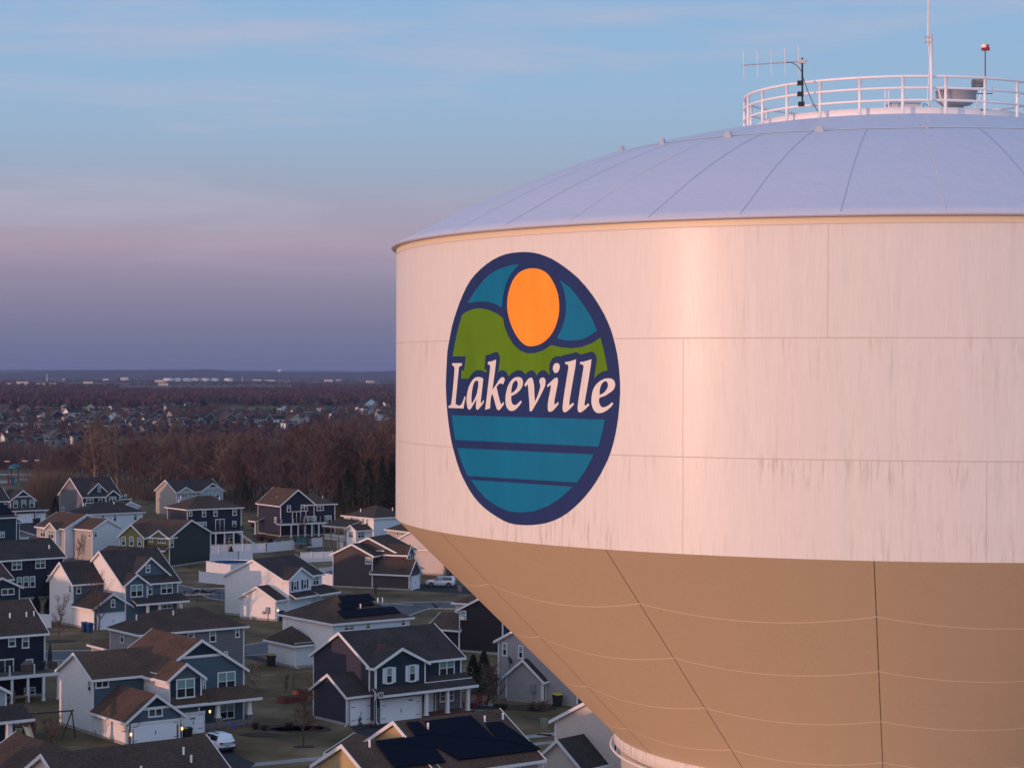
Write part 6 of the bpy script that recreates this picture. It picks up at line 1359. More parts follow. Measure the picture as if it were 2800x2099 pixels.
for p, hh, lab in ((Z1(710, 315), 22, 'thin pale mast on the plain at the left'), (Z2(1725, 375), 17, 'thin pale mast right of the white storage tanks'), (Z2(1295, 320), 4, 'short pale silo top beside the storage tanks')):
    Y = 5600; P = at(p[0], Y); q = MB(); q.tube([(0, 0, 0), (0, 0, hh)], .9, 6); tag(q.build('mast', TK, loc=(P.x, P.y, 0)), lab, 'mast')
P = atd(Z3(360, 190), 9200); q = MB(); q.lathe([(1.6, -40), (1.6, -6), (9, -2), (11, 1), (8, 5), (0, 7)], 16); tag(q.build('distant_water_tower', TK, loc=(P.x, P.y, P.z)), 'tiny white water tower on the skyline right of centre', 'water tower')
# ------------------------------------------------------------------ fences
VINYL = mat('white_vinyl', (.66, .67, .70), .5, .4); CHAIN = mat('fence_black', (.02, .02, .02), .6)
def wg(p): q = W(p, 0); return Vector((q.x, q.y))
def fence(pts, label, h=1.85, m=VINYL, step=2.4, style='solid', name='fence'):
    P = [p if isinstance(p, Vector) else wg(p) for p in pts]; t = thing(name, (P[0].x, P[0].y, 0), 0, label, 'fence', 'garden fences')
    for a, b in zip(P, P[1:]):
        a, b = a - P[0], b - P[0]; d = b - a; Ln = d.length; n = max(1, round(Ln / step)); ang = atan2(d.y, d.x); q = MB(); 
        if style == 'solid':
            q.box(0, Ln, -.02, .02, .06, h - .04); q.box(0, Ln, -.05, .05, h - .12, h); q.box(0, Ln, -.05, .05, .05, .18)
            for i in range(int(Ln / .3)): q.box(i * .3, i * .3 + .012, -.03, .03, .18, h - .12)
        else:
            q.box(0, Ln, -.02, .02, h - .06, h); q.box(0, Ln, -.02, .02, .1, .15)
            if style == 'bars':
                for i in range(int(Ln / .16)): q.box(i * .16, i * .16 + .02, -.01, .01, .15, h - .06)
            else: q.box(0, Ln, -.01, .01, h * .5, h * .5 + .03)
        o = q.build('fence_panel', m, t); o.location = (a.x, a.y, 0); o.rotation_euler[2] = ang
        for i in range(n + 1):
            c = a + d * i / n; p = MB(); k = .065 if style == 'solid' else .035; p.box(-k, k, -k, k, -.2, h + .06)
            if style == 'solid': p.hexa([(-.09, -.09, h + .06), (.09, -.09, h + .06), (.09, .09, h + .06), (-.09, .09, h + .06)], [(-.01, -.01, h + .14), (.01, -.01, h + .14), (.01, .01, h + .14), (-.01, .01, h + .14)])
            p.build('fence_post', m, t, loc=(c.x, c.y, 0))
    return t
fence([B(240, 875), B(840, 850), B(1405, 790)], 'long white vinyl fence behind the pool yard, below the two decks')
fence([B(275, 970), B(560, 935), B(700, 930)], 'white fence running along the far side of the pool')
fence([B(238, 1045), B(480, 1082)], 'white fence on the near side of the pool beside the olive house')
fence([B(165, 1150), B(425, 1177)], 'lone white fence panel run on the lawn, pink on its left end')
fence([B(1190, 950), B(1508, 938)], 'white fence joining the brown-grey house on its left')
fence([B(1405, 1165), B(1530, 1190)], 'short white fence between the white house and the brown-grey house')
fence([B(1380, 1115), B(1508, 1100)], 'pink-lit low white fence behind the right end of the white house')
fence([D(392, 240), D(512, 245)], 'pale white fence between the left navy house and the slate-blue house')
fence([A(200, 755), A(285, 752)], 'short white railing on the roofline behind the dark navy house', h=1.2)
fence([B(10, 1335), B(425, 1350)], 'thin black wire fence along the street, left of the white house', h=1.4, m=CHAIN, style='wire')
fence([A(1860, 1325), A(2211, 1338)], 'thin black wire fence in front of the upper street', h=1.4, m=CHAIN, style='wire')
fence([F(1715, 790), F(2060, 830)], 'thin black wire fence on the lawn right of the navy house', h=1.7, m=CHAIN, style='wire')
fence([E(1480, 870), E(1672, 880)], 'black barred fence left of the navy house, behind the planters', h=1.9, m=CHAIN, style='bars')
fence([B(1415, 1125), B(1510, 1100)], 'black sloping stair rail beside the brown-grey house', h=1.2, m=CHAIN, style='bars')
fence([B(700, 740), B(960, 700)], 'black barred fence on the slope in front of the midnight blue house', h=1.3, m=CHAIN, style='bars')
for p, hh in ((B(462, 870), 3.1), (B(645, 852), 3.1)):
    c = wg(p); q = MB(); q.box(-.07, .07, -.07, .07, 0, hh); tag(q.build('timber_pole', tm, loc=(c.x, c.y, 0)), f'bare timber pole rising over the long white fence, {"left" if p[0] < 640 else "right"} one of two', 'pole', 'timber poles at the long fence')

# pool
c = wg(B(480, 1012)); t = thing('swimming_pool', (c.x, c.y, 0), .45, 'round above-ground pool under a deep blue cover, inside the white fence', 'pool')
q = MB(); q.lathe([(3.9, 0), (3.9, 1.2), (4.0, 1.2), (4.0, 1.27), (3.8, 1.27), (3.8, 1.15)], 28); q.build('pool_wall', VINYL, t); q = MB(); q.lathe([(3.8, 1.16), (0, 1.12)], 28); q.build('pool_cover', mat('pool_blue', (.004, .05, .12), .9, .05), t)
# trampoline
c = wg(B(1203, 815)); t = thing('trampoline', (c.x, c.y, 0), 0, 'black netted round trampoline behind the white fence', 'trampoline')
NET = mat('black_net', (.02, .02, .025), .8); n_ = NET.node_tree; tr_ = n_.nodes.new('ShaderNodeBsdfTransparent'); mx_ = n_.nodes.new('ShaderNodeMixShader'); mx_.inputs[0].default_value = .55
n_.links.new(tr_.outputs[0], mx_.inputs[1]); n_.links.new(n_.nodes['Principled BSDF'].outputs[0], mx_.inputs[2]); n_.links.new(mx_.outputs[0], n_.nodes['Material Output'].inputs[0])
q = MB(); q.lathe([(1.75, .8), (0, .8)], 20); q.build('mat', BLACK, t); q = MB(); q.lathe([(1.72, .76), (1.95, .76), (1.95, .84), (1.72, .84)], 20); q.build('pad', BLACK, t)
q = MB(); q.lathe([(1.72, .84), (1.66, 1.5), (1.72, 2.5)], 20); q.build('net', NET, t)
for i in range(6):
    a = i * pi / 3; q = MB(); q.tube([(1.8 * cos(a), 1.8 * sin(a), 0), (1.8 * cos(a), 1.8 * sin(a), 1.6), (1.72 * cos(a), 1.72 * sin(a), 2.55)], .03, 5); q.build('pole', DARKM, t)
# green-roofed climbing frame beyond the white house
c = wg(B(1185, 905)); t = thing('climbing_frame', (c.x, c.y, 0), .4, 'climbing frame with a dark green canvas roof, just behind the white house roof', 'playset')
for x, y in ((-.8, -.8), (.8, -.8), (-.8, .8), (.8, .8)):
    q = MB(); q.box(x - .06, x + .06, y - .06, y + .06, 0, 3.0); q.build('post', tm, t)
q = MB(); q.poly([(-1, -1, 3.0), (1, -1, 3.0), (1, 0, 3.9), (-1, 0, 3.9)]); q.poly([(1, 1, 3.0), (-1, 1, 3.0), (-1, 0, 3.9), (1, 0, 3.9)]); q.build('canvas_roof', mat('green_canvas', (.01, .06, .05), .7), t)
q = MB(); q.box(-.9, .9, -.9, .9, 1.4, 1.5); q.build('platform', tm, t); q = MB(); q.hexa([(.8, -.3, 1.5), (.8, .3, 1.5), (2.6, .3, .1), (2.6, -.3, .1)], [(.8, -.3, 1.56), (.8, .3, 1.56), (2.6, .3, .16), (2.6, -.3, .16)]); q.build('slide', mat('slide_green', (.02, .08, .05), .4), t)

# ------------------------------------------------------------------ wooden playset with yellow slide, lower left
PW = mat('playset_wood', (.20, .085, .060), .8, nz=(4, .3)); PD = mat('playset_dark_wood', (.035, .022, .02), .8)
c = wg(D(265, 1380)); t = thing('playset', (c.x, c.y, 0), radians(-2), 'brown wooden playset with pale yellow slide and long swing beam, lower left', 'playset')
for x, y, z1 in ((-1.35, .6, 4.6), (-.1, .6, 4.1), (-1.35, -.6, 2.6), (-.1, -.6, 2.9), (.75, .2, 2.6), (.75, -.6, 2.4)):
    q = MB(); q.box(x - .08, x + .08, y - .08, y + .08, 0, z1); q.build('post', PW, t)
q = MB(); q.box(-1.4, -.05, .55, .65, 4.0, 4.12); q.build('roof_beam', PW, t)
q = MB(); q.box(-1.4, .8, -.65, .65, 1.35, 1.45); q.build('platform', PD, t)
q = MB()
for i in range(9): q.box(-.5 + i * .15, -.5 + i * .15 + .11, -.68, -.64, 1.4, 2.3)
q.build('board_panel', PW, t)
q = MB(); q.tube([(-2.2, .5, 2.25), (4.3, .9, 2.75)], .075, 6); q.build('swing_beam', PD, t)
for dy in (-.9, .9):
    q = MB(); q.tube([(4.1, .9, 2.7), (3.3 if dy < 0 else 4.2, .9 + dy, 0)], .06, 5); q.build('swing_leg', PD, t)
YS = mat('slide_yellow', (.80, .62, .42), .5)
q = MB(); pr = [(.15, -.7, 1.45), (.42, -1.1, 1.22), (.75, -1.6, .75), (1.05, -2.1, .32), (1.3, -2.5, .14), (1.55, -2.9, .12)]
for (x0, y0, z0), (x1, y1, z1) in zip(pr, pr[1:]):
    q.poly([(x0 - .3, y0, z0), (x0 + .3, y0 + .1, z0), (x1 + .3, y1 + .1, z1), (x1 - .3, y1, z1)])
    for sx in (-.3, .3): q.hexa([(x0 + sx - .03, y0, z0), (x0 + sx + .03, y0, z0), (x1 + sx + .03, y1, z1), (x1 + sx - .03, y1, z1)], [(x0 + sx - .03, y0, z0 + .16), (x0 + sx + .03, y0, z0 + .16), (x1 + sx + .03, y1, z1 + .16), (x1 + sx - .03, y1, z1 + .16)])
q.build('slide', YS, t)
for i in range(2):
    q = MB(); x = 1.9 + i * 1.1
    for dx in (-.22, .22): q.tube([(x + dx, .75, 2.55), (x + dx, .7, .5)], .012, 4)
    q.box(x - .24, x + .24, .6, .82, .46, .5); q.build('swing', BLACK, t)
c = wg(D(165, 1440)); q = MB(); q.lathe([(0, 0), (.22, .08), (.3, .3), (.22, .52), (0, .6)], 12); tag(q.build('ball', mat('teal_ball', (.0, .16, .22), .4), None, True, loc=(c.x, c.y, 0)), 'turquoise ball on the lawn under the playset', 'ball')

# covered grill and closed parasol on the left deck
def on_deck(h, u, v): q = h.xy(u, v); return q.x, q.y
u = DK1.U(D(275), -1.2); x, y = on_deck(DK1, u, -1.2); q = MB(); q.hexa([(-.55, -.32, 0), (.55, -.32, 0), (.55, .32, 0), (-.55, .32, 0)], [(-.62, -.36, .8), (.62, -.36, .8), (.62, .36, .8), (-.62, .36, .8)]); q.hexa([(-.62, -.36, .8), (.62, -.36, .8), (.62, .36, .8), (-.62, .36, .8)], [(-.3, -.2, 1.15), (.3, -.2, 1.15), (.3, .2, 1.15), (-.3, .2, 1.15)])
tag(q.build('covered_grill', mat('grill_cover', (.13, .095, .085), .8), loc=(x, y, 2.9)), 'barbecue under a brown fabric cover on the left navy deck', 'grill')
u = DK1.U(D(505), -1.5); x, y = on_deck(DK1, u, -1.5); q = MB(); q.lathe([(.04, 0), (.04, 1.0), (.20, 1.05), (.24, 1.6), (.08, 2.9), (0, 2.95)], 8); tag(q.build('closed_parasol', BLACK, loc=(x, y, 2.9)), 'closed black parasol at the right end of the left navy deck', 'parasol')
for i, xx in enumerate((370, 430)):
    u = DK1.U(D(xx), -1.3); x, y = on_deck(DK1, u, -1.3); q = MB(); q.box(-.3, .3, -.3, .3, .4, .46); q.box(-.3, .3, .24, .3, .46, 1.0)
    for a, b in ((-.27, -.27), (.27, -.27), (-.27, .27), (.27, .27)): q.box(a - .02, a + .02, b - .02, b + .02, 0, .4)
    tag(q.build('patio_chair', BLACK, loc=(x, y, 2.9)), f'dark patio chair on the left navy deck, {"nearer the grill" if i == 0 else "nearer the parasol"}', 'chair', 'dark chairs on the left deck')

# ------------------------------------------------------------------ cars
CARW = mat('car_white', (.62, .64, .70), .25, .6, coat=.6); TYRE = mat('tyre', (.012, .012, .012), .8); CG = mat('car_glass', (.006, .012, .014), .05, .9); REDL = mat('tail_light_red', (.30, .01, .015), .25, coat=.5); RIM = mat('wheel_rim', (.12, .12, .13), .35, .5, metal=.7)
def car(x, y, rz, label, boxy=False, z=.03):
    t = thing('parked_car', (x, y, z), rz, label, 'car', 'white cars on the drives'); Ln = 4.8; w = .93
    # sections along the length: (x, half width, sill, belt, roof, half width at roof)
    if boxy: prof = [(-2.38, .80, .55, .95, .98, .62), (-2.30, .88, .38, 1.0, 1.62, .70), (-2.0, .92, .34, 1.02, 1.74, .72), (-.3, .93, .32, 1.02, 1.78, .72), (.35, .93, .32, 1.02, 1.70, .70), (1.05, .92, .34, 1.06, 1.10, .68), (1.9, .88, .36, 1.02, 1.05, .70), (2.28, .80, .42, .90, .95, .64), (2.38, .7, .5, .75, .78, .6)]
    else: prof = [(-2.38, .78, .50, .95, .98, .60), (-2.25, .86, .38, 1.0, 1.35, .62), (-1.9, .92, .34, 1.03, 1.64, .66), (-.5, .93, .32, 1.0, 1.72, .66), (.3, .93, .32, .98, 1.60, .64), (1.15, .92, .34, 1.0, 1.06, .66), (1.9, .88, .36, .92, .98, .66), (2.28, .78, .42, .80, .84, .6), (2.38, .66, .5, .68, .70, .5)]
    b = MB()
    for i, (px, hw, sl_, bt, rf, rw) in enumerate(prof):
        b.v += [(px, -hw, sl_), (px, -hw, bt - .22), (px, -hw * .97, bt), (px, -rw, rf - .05), (px, -rw * .7, rf), (px, rw * .7, rf), (px, rw, rf - .05), (px, hw * .97, bt), (px, hw, bt - .22), (px, hw, sl_)]
    n = 10
    for i in range(len(prof) - 1):
        for k in range(n): a = i * n + k; c_ = i * n + (k + 1) % n; b.f.append((a, c_, c_ + n, a + n)); b.m.append(0)
    b.f.append(tuple(range(n))); b.m.append(0); b.f.append(tuple(reversed(range((len(prof) - 1) * n, len(prof) * n)))); b.m.append(0)
    bo = b.build('body', CARW, t, True)
    bo.modifiers.new('b', 'BEVEL').width = .05
    def P(i, s, k): px, hw, sl_, bt, rf, rw = prof[i]; f = k; return (px, s * (hw * .97 + (rw - hw * .97) * f + .012), bt + (rf - .05 - bt) * f)
    for s, nm in ((-1, 'side_window'), (1, 'side_window')):
        for i0, i1 in ((2, 3), (3, 4)):
            g = MB(); a, b_, c_, d = P(i0, s, .12), P(i1, s, .12), P(i1, s, .88), P(i0, s, .88)
            def ins(p, q, f): return tuple(p[j] + (q[j] - p[j]) * f for j in range(3))
            g.poly([ins(a, b_, .04), ins(b_, a, .03), ins(c_, d, .03), ins(d, c_, .04)]); g.build(nm, CG, t)
        g = MB(); g.poly([P(4, s, .12), (.95, s * .93, prof[4][3] + .05), P(4, s, .88)]); g.build(nm, CG, t)
    px, hw, sl_, bt, rf, rw = prof[1]; p2 = prof[2]
    g = MB(); g.poly([(px - .06, -hw * .8, bt + .02), (px - .06, hw * .8, bt + .02), (p2[0] - .12, p2[5] * .85, p2[4] - .12), (p2[0] - .12, -p2[5] * .85, p2[4] - .12)]); g.build('rear_window', CG, t)
    a, c_ = prof[4], prof[5]; g = MB(); g.poly([(a[0] + .1, -a[5] * .88, a[4] - .06), (a[0] + .1, a[5] * .88, a[4] - .06), (c_[0] - .02, c_[5] * .95, c_[4] + .04), (c_[0] - .02, -c_[5] * .95, c_[4] + .04)]); g.build('windscreen', CG, t)
    for s in (-1, 1):
        g = MB(); g.box(-2.42, -2.2, s * .66 - .15, s * .66 + .15, .86, 1.02); g.build('tail_light', REDL, t)
        g = MB(); g.box(2.2, 2.40, s * .58 - .16, s * .58 + .16, .66, .78); g.build('headlight', mat('headlight', (.5, .5, .5), .1), t)
        g = MB(); g.box(.75, .95, s * 1.0 - .08, s * 1.0 + .08, 1.0, 1.14); g.build('mirror', CARW, t)
        for wx in (-1.42, 1.42):
            g = MB(); g.tube([(wx, s * .70, .36), (wx, s * .935, .36)], .37, 20); wo_ = g.build('wheel', TYRE, t); g = MB(); g.tube([(wx, s * .93, .36), (wx, s * .945, .36)], .22, 12); g.build('rim', RIM, wo_)
            g = MB(); g.tube([(wx, s * .80, .38), (wx, s * .938, .38)], .44, 20); g.build('wheel_arch', BLACK, t)
        g = MB(); g.box(-1.8, .2, s * .60 - .02, s * .60 + .02, prof[3][4] - .01, prof[3][4] + .05); g.build('roof_rail', DARKM, t)
    g = MB(); g.box(-2.44, -2.2, -.85, .85, .34, .56); g.build('bumper', BLACK, t); g = MB(); g.box(2.2, 2.42, -.8, .8, .34, .52); g.build('bumper', BLACK, t)
    g = MB(); g.box(-2.425, -2.38, -.26, .26, .66, .80); g.build('number_plate', mat('plate', (.25, .35, .42), .5), t)
    return t
c = wg(E(712, 1478)); car(c.x - .2, c.y + .5, radians(126), 'white estate car parked nose-in on the dark drive, red tail lights facing us')
c = wg(C(1490, 755)); car(c.x, c.y + .6, radians(176), 'white boxy car seen side-on on the drive beside the brown-grey house', True)

# ------------------------------------------------------------------ bins
def bin_(p, col, lid, label, s=1.0, rz=.6, grp='wheeled bins'):
    c = wg(p); t = thing('wheelie_bin', (c.x, c.y, 0), rz, label, 'wheelie bin', grp); q = MB()
    q.hexa([(-.24 * s, -.28 * s, .06), (.24 * s, -.28 * s, .06), (.24 * s, .26 * s, .06), (-.24 * s, .26 * s, .06)], [(-.32 * s, -.38 * s, 1.05 * s), (.32 * s, -.38 * s, 1.05 * s), (.32 * s, .38 * s, 1.05 * s), (-.32 * s, .38 * s, 1.05 * s)]); q.build('bin_body', col, t)
    q = MB(); q.hexa([(-.35 * s, -.42 * s, 1.05 * s), (.35 * s, -.42 * s, 1.05 * s), (.35 * s, .42 * s, 1.05 * s), (-.35 * s, .42 * s, 1.05 * s)], [(-.28 * s, -.3 * s, 1.15 * s), (.28 * s, -.3 * s, 1.15 * s), (.28 * s, .36 * s, 1.17 * s), (-.28 * s, .36 * s, 1.17 * s)]); q.build('lid', lid, t)
    for x in (-.27, .27): q = MB(); q.tube([(x * s - .03, .3 * s, .12), (x * s + .03, .3 * s, .12)], .12, 10); q.build('wheel', TYRE, t)
BB = mat('bin_blue', (.01, .045, .13), .5); BK = mat('bin_black', (.022, .018, .018), .5); YL = mat('bin_yellow', (.42, .32, .03), .5); YD = mat('bin_dull_yellow', (.22, .17, .05), .5)
bin_(D(855, 283), BB, BB, 'left of two blue wheelie bins beside the slate-blue house garage', 1.15); bin_(D(905, 291), BB, BB, 'right of two blue wheelie bins beside the slate-blue house garage', 1.15)
bin_(E(1260, 628), BK, YD, 'dark brown bin with a dull yellow lid beside the small white wing', 1.25); bin_(E(392, 1342), BK, YL, 'black bin with a yellow lid by the single garage door', .8); bin_(E(432, 1338), BK, BK, 'all-black bin next to the yellow-lidded one at the single garage', .8)
bin_(G(1195, 1035), BK, YL, 'black bin with a bright yellow lid under the tank cone', 1.2); bin_(A(352, 568), BK, BK, 'left of two dark bins between the two blue-lit garage doors', 1.2); bin_(A(385, 562), BK, BK, 'right of two dark bins between the two blue-lit garage doors', 1.2)
bin_(B(985, 1530), BK, BK, 'dark bin in shadow at the white house garage, below its lit lamp', 1.2)

# red chairs round a fire table
RC = mat('red_chair_paint', (.26, .035, .04), .5); RC2 = mat('dark_red_chair', (.10, .02, .025), .5)
def adir(p, rz, m, label):
    c = wg(p); t = thing('garden_chair', (c.x, c.y, .04), rz, label, 'garden chair', 'red chairs on the patio')
    q = MB(); q.hexa([(-.3, -.35, .36), (.3, -.35, .36), (.3, .25, .24), (-.3, .25, .24)], [(-.3, -.35, .41), (.3, -.35, .41), (.3, .25, .29), (-.3, .25, .29)]); q.build('seat', m, t)
    q = MB(); q.hexa([(-.28, .2, .25), (.28, .2, .25), (.28, .25, .25), (-.28, .25, .25)], [(-.34, .55, 1.05), (.34, .55, 1.05), (.34, .6, 1.05), (-.34, .6, 1.05)]); q.tube([(0, .54, 1.0), (0, .6, 1.02)], .3, 14); q.build('backrest', m, t)
    for s in (-1, 1):
        q = MB(); q.box(s * .36 - .06, s * .36 + .06, -.42, .42, .56, .60); q.build('armrest', m, t)
        for y in (-.36, .3): q = MB(); q.box(s * .34 - .03, s * .34 + .03, y - .05, y + .05, 0, .56); q.build('leg', m, t)
adir(G(250, 1050), .9, RC, 'red slatted garden chair half hidden by the right porch column'); adir(G(392, 1030), -.3, RC, 'bright red garden chair with its rounded back towards the hedge'); adir(G(452, 1042), -1.9, RC2, 'dark red garden chair in profile, rightmost on the patio')
c = wg(G(342, 1050)); q = MB(); q.lathe([(.5, 0), (.55, .55), (.58, .58), (.45, .6), (.3, .5), (0, .5)], 10); tag(q.build('fire_pit', RC2, loc=(c.x, c.y, .04)), 'dark red fire pit in the middle of the red chairs', 'fire pit')
# raised beds
CED = mat('cedar_boards', (.19, .055, .035), .75, nz=(5, .25)); SOIL = mat('soil', (.02, .014, .012), .95)
for i, (p, lx, ly, lb) in enumerate(((E(1470, 985), 3.0, 1.3, 'front cedar raised bed behind the thin bare tree'), (E(1600, 925), 2.4, 1.1, 'rear cedar raised bed against the navy house'))):
    c = wg(p); t = thing('raised_bed', (c.x, c.y, 0), radians(38), lb, 'planter', 'cedar raised beds'); q = MB()
    q.box(-lx / 2, lx / 2, -ly / 2, -ly / 2 + .05, 0, .6); q.box(-lx / 2, lx / 2, ly / 2 - .05, ly / 2, 0, .6); q.box(-lx / 2, -lx / 2 + .05, -ly / 2 + .05, ly / 2 - .05, 0, .6); q.box(lx / 2 - .05, lx / 2, -ly / 2 + .05, ly / 2 - .05, 0, .6)
    for j in range(3): q.box(-lx / 2 - .01, lx / 2 + .01, -ly / 2 - .012, -ly / 2 - .002, .02 + j * .2, .19 + j * .2)
    q.build('frame', CED, t); q = MB(); q.box(-lx / 2 + .06, lx / 2 - .06, -ly / 2 + .06, ly / 2 - .06, .3, .52); q.build('soil', SOIL, t)
# basketball hoop
c = H2.xy(H2.U(F(838), -1.6), -1.6); t = thing('basketball_hoop', (c.x, c.y, .03), H2.th, 'basketball hoop with a white-framed clear board in front of the navy garages', 'basketball hoop')
q = MB(); q.tube([(0, 0, 0), (0, 0, 2.6), (.45, -.1, 3.1)], .06, 6); q.build('pole', BLACK, t); q = MB(); q.box(-.4, .3, -.3, .5, 0, .25); q.build('base', BLACK, t)
q = MB(); 
for a in ((.2, .8, 3.36, 3.42), (.2, .8, 2.9, 2.96), (.2, .26, 2.96, 3.36), (.74, .8, 2.96, 3.36)): q.box(a[0], a[1], -.22, -.17, a[2], a[3])
for a in ((.38, .62, 3.24, 3.27), (.38, .62, 3.04, 3.07), (.38, .41, 3.07, 3.24), (.59, .62, 3.07, 3.24)): q.box(a[0], a[1], -.22, -.18, a[2], a[3])
q.build('board_frame', TRIM, t); q = MB(); q.box(.26, .74, -.2, -.19, 2.96, 3.36); q.build('board', CG, t)
q = MB(); q.lathe([(.21, -.01), (.235, 0), (.21, .01)], 14, c=(.5, -.48, 3.0)); q.build('rim', mat('hoop_orange', (.5, .1, .02), .5), t)
# street signs
c = wg(C(1687, 905)); t = thing('street_sign', (c.x, c.y, 0), 0, 'green street name blade above the brown back of an octagonal sign', 'street sign')
zz = HC - (1600 - 1014) / FPX * c.y; z2 = HC + (ray(*C(1683, 776))[2]) / ray(*C(1683, 776))[1] * c.y; z3 = HC + (ray(*C(1683, 744))[2]) / ray(*C(1683, 744))[1] * c.y
q = MB(); q.box(-.03, .03, -.03, .03, 0, z3 + .25); q.build('post', mat('sign_post', (.25, .2, .22), .5, metal=.3), t)
q = MB(); pts = [(.38 * cos(pi / 8 + k * pi / 4), .38 * sin(pi / 8 + k * pi / 4)) for k in range(8)]; q.hexa([(x, .03, z2 + z) for x, z in pts], [(x, .05, z2 + z) for x, z in pts]); q.build('octagon', mat('sign_back', (.28, .13, .10), .6), t)
q = MB(); q.box(-.42, .42, -.02, .02, z3 - .11, z3 + .11); bl_ = q.build('name_blade', mat('sign_green', (.0, .15, .09), .5), t)
q = MB()
for i, (a, b) in enumerate(((-.34, .07), (-.25, .05), (-.18, .06), (-.10, .05), (-.03, .05), (.04, .05), (.20, .07), (.29, .04))): q.box(a, a + b, -.03, -.022, z3 - .05, z3 + (.05 if i in (0, 6) else .02))
q.build('lettering', TRIM, bl_)
q = MB(); q.box(-.02, .02, -.4, .4, z3 + .14, z3 + .32); q.build('name_blade', mat('sign_green', (.0, .15, .09), .5), t)
# utility box, wall of shrubs, spruces
c = wg(G(1060, 1245)); q = MB(); q.box(-.35, .35, -.3, .3, 0, .75); q.hexa([(-.38, -.34, .75), (.38, -.34, .75), (.38, .3, .8), (-.38, .3, .8)], [(-.36, -.3, .86), (.36, -.3, .86), (.36, .28, .9), (-.36, .28, .9)]); tag(q.build('utility_box', mat('utility_green', (.05, .10, .09), .6), loc=(c.x, c.y, 0)), 'green utility box on the lawn left of the pink-lit house', 'utility box')
sp = [('squat dark spruce behind the red chairs, left of two', G(345, 905), 4.2, 1.8), ('wide dark spruce behind the patio tree, right of two', G(455, 900), 4.6, 2.0)]
for lb, p, hh, ww in sp: c = wg(p); conifer_thing(int(c.x * 7) % 97 + 3, hh, ww, c.x, c.y, lb, n=900, group='spruces by the patio')
for lb, p, hh, ww in (('tall narrow dark arborvitae left of the white vinyl fence, by the left navy house', A(368, 1495), 2.9, .55), ('narrow dark arborvitae against the slate-blue house side', A(490, 1500), 2.6, .55), ('broad dark evergreen between the left navy back wall and the slate-blue house', A(470, 1310), 3.4, 1.0),
    ('dark spruce left of the teal-fronted house', A(555, 470), 4.2, 1.6), ('dark narrow evergreen right of the pink gable walls', C(1582, 650), 4.8, .8), ('tiny young spruce behind the long white fence', B(485, 872), 1.6, .7)):
    c = wg(p); conifer_thing(int(abs(c.x) * 13) % 89 + 7, hh, ww, c.x, c.y, lb, NEED2, n=700, col='narrow' in lb, group='garden evergreens')
# near bare trees
def nt(seed, p, top, lab, bark=BARK, tw=TW1, **k):
    c = wg(p); q_ = ray(p[0], top); hh = HC + q_[2] / q_[1] * c.y; kw = dict(h=hh, spread=.30, limbs=12, sub=4, tw=5, tl=hh * .11, twid=.016, r0=hh * .012); kw.update(k)
    if isinstance(tw, int): kw['tw'] = tw; tw = TW1
    return tree_proto(seed, lab, bark, tw, (c.x, c.y, 0), group='young bare trees in the gardens', **kw)
LT_ = crop(0, 1900, 200 / 2211)
nt(60, D(590, 372), 1620, 'young bare tree on the lawn at the end of the slate-blue house')
nt(61, E(1585, 1432), 1862, 'young reddish bare tree on the front lawn left of the navy house', tw=TWR)
nt(62, E(1065, 900), 1803, 'pale-stemmed bare birch right of the blue-grey house', bark=BARKP, tw=TW2)
nt(63, E(1402, 880), 1830, 'thin grey bare sapling left of the raised beds', tw=TW3, spread=.16)
nt(64, G(562, 1060), 1815, 'wide bare tree beside the red chairs patio', spread=.45, limbs=16, sub=6, tw=7)
nt(65, B(480, 1468), 1610, 'bare tree against the white wall of the white house', spread=.36)
nt(66, A(782, 925), 1455, 'bare pinkish tree in front of the low white garage wall', tw=TW2, spread=.2)
nt(67, D(1325, 1425), 1945, 'wide bare tree in front of the blue-grey garage door', spread=.48, tw=4)
nt(68, LT_(1590, 1480), 1940, 'spindly bare shrub tree beside the lit white wall, lower left', tw=TW2, multi=True, limbs=6)
nt(69, B(1205, 700), 1400, 'reddish bare tree in front of the midnight blue deck', tw=TWR, spread=.22)
nt(70, C(838, 842), 1590, 'small bare tree at the corner of the brown-grey lawn')
nt(71, F(676, 1255), 1950, 'tiny bare sapling in front of the single navy garage door', spread=.25)
nt(72, A(990, 1640), 1560, 'slim bare tree at the corner of the slate-blue garage', spread=.35)
nt(73, LT_(480, 1500), 1985, 'bare shrub at the porch column, lower left', multi=True, limbs=5, tw=TW2)
nt(74, A(1898, 1010), 1540, 'tiny bare shrub at the foot of the dark green wall', spread=.5, limbs=6, multi=True)
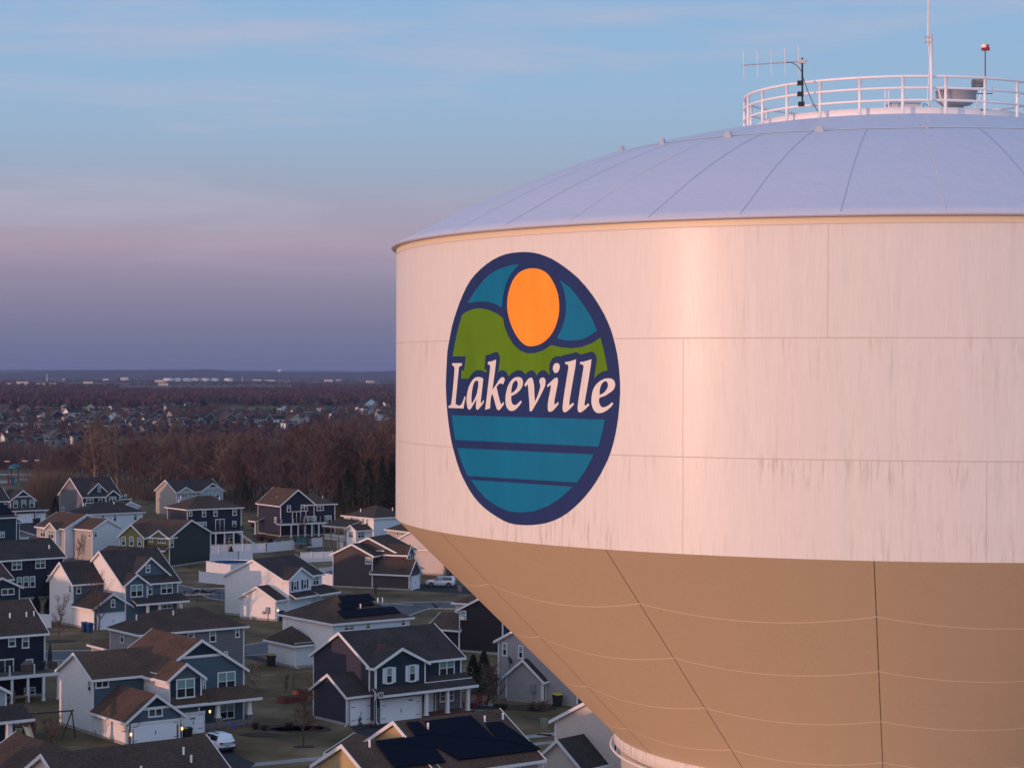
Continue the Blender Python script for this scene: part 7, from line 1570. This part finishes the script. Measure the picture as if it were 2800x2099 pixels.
# shrubs
def shrub(p, r, h, m, lab, n=260):
    c = wg(p); rd_ = random.Random(int(p[0] * 7 + p[1])); q = MB()
    for i in range(n):
        a = rd_.uniform(0, 6.283); e = Vector((cos(a) * r * rd_.uniform(.1, 1), sin(a) * r * rd_.uniform(.1, 1), h * rd_.uniform(.3, 1.05))); b = e * .25; s = Vector((rd_.gauss(0, 1), rd_.gauss(0, 1), 0)).normalized() * .03
        q.poly([b - s, b + s, e + s, e - s])
    tag(q.build('shrub', m, loc=(c.x, c.y, 0)), lab, 'shrub', 'leafless shrubs in the beds')
for p, r, hh, m, lb in ((G(940, 1075), .8, .9, TW2, 'tan clipped shrub left of the one under the meter'), (G(1035, 1085), .9, 1.1, TW2, 'tan grass clump under the electric meter'), (G(625, 1070), .9, .7, NEED, 'low black-green shrub at the pink-grey house corner'), (E(1100, 1265), .5, .7, TW1, 'brown shrub at the right end of the blue-grey porch'),
    (E(1190, 1280), .5, .6, TW1, 'brown shrub just right of the porch one'), (E(1440, 1255), .6, .6, TW1, 'brown shrub in the bed left of the navy wing'), (B(720, 600), 1.2, 1.3, TW1, 'brown shrub at the corner of the midnight blue house'), (B(800, 735), 1.4, 1.2, TWR, 'reddish shrub on the slope below the midnight blue house'), (B(880, 745), 1.2, 1.0, TW1, 'brown shrub right of the reddish one on the slope'), (D(1000, 1330), .6, .7, TW1, 'small brown shrub at the white wall foundation')):
    shrub(p, r, hh, m, lb)
c = wg(E(848, 1362)); q = MB(); q.box(-.02, .02, -.02, .02, 0, .8); q.tube([(0, -.03, .95), (0, .0, .95)], .24, 12); tag(q.build('yard_sign', mat('sign_blue', (.05, .06, .30), .5), loc=(c.x, c.y + 2.2, 0)), 'small round blue yard sign just behind the parked estate car', 'sign')
# playground at upper left
c = wg(A(150, 165)); t = thing('playground_tower', (c.x, c.y, 0), .3, 'play tower with a teal canopy and blue slide in the far park', 'playground')
PT = mat('play_teal', (.0, .09, .14), .5)
for x, y in ((-1, -1), (1, -1), (-1, 1), (1, 1)): q = MB(); q.box(x - .1, x + .1, y - .1, y + .1, 0, 5); q.build('post', mat('play_dark', (.02, .03, .04), .6), t)
q = MB(); q.lathe([(1.9, 4.9), (1.7, 5.6), (.8, 6.1), (0, 6.2)], 12); q.build('canopy', PT, t); q = MB(); q.box(-1, 1, -1, 1, 2, 2.15); q.build('platform', PT, t)
q = MB(); q.hexa([(-.8, -1, 2), (-.1, -1, 2), (-.3, -3.4, 0), (-1, -3.4, 0)], [(-.8, -1, 2.4), (-.1, -1, 2.4), (-.3, -3.4, .4), (-1, -3.4, .4)]); q.build('slide', mat('play_blue', (.005, .05, .12), .5), t); q = MB(); q.box(-2.2, -1.6, -1, .2, 0, 3); q.build('climber', mat('play_red', (.12, .02, .03), .5), t)
c = wg(A(215, 165)); q = MB(); q.lathe([(1.8, 0), (1.5, .8), (0, 1.2)], 10); tag(q.build('play_dome', mat('play_green', (.01, .08, .07), .6), loc=(c.x, c.y, 0)), 'low green play dome right of the teal canopied tower', 'playground')
for p, hh, lb in ((A(70, 90), 5, 'pale-headed lamp post in the park at the far left'), (A(375, 60), 4.5, 'small park lamp near the edge of the wood'), (A(250, 105), 5.5, 'park lamp with a flat lit-looking pink head')):
    c = wg(p); t = thing('park_lamp', (c.x, c.y, 0), 0, lb, 'lamp post', 'park lamp posts'); q = MB(); q.tube([(0, 0, 0), (0, 0, hh)], .07, 5); q.build('post', BLACK, t); q = MB(); q.box(-.8, .8, -.3, .3, hh, hh + .3); q.build('lamp_head', mat('lamp_head', (.6, .45, .38), .5), t)

# ------------------------------------------------------------------ the air
hz = bpy.data.materials.new('haze'); hz.use_nodes = True; nt_ = hz.node_tree; nt_.nodes.clear(); o_ = nt_.nodes.new('ShaderNodeOutputMaterial'); v_ = nt_.nodes.new('ShaderNodeVolumePrincipled')
v_.inputs['Color'].default_value = (.34, .43, .70, 1); v_.inputs['Density'].default_value = 6.5e-5; v_.inputs['Anisotropy'].default_value = 0.0; nt_.links.new(v_.outputs[0], o_.inputs['Volume'])
q = MB(); q.box(-14000, 14000, -400, 19000, -7, 75); tag(q.build('haze', hz), kind='stuff')
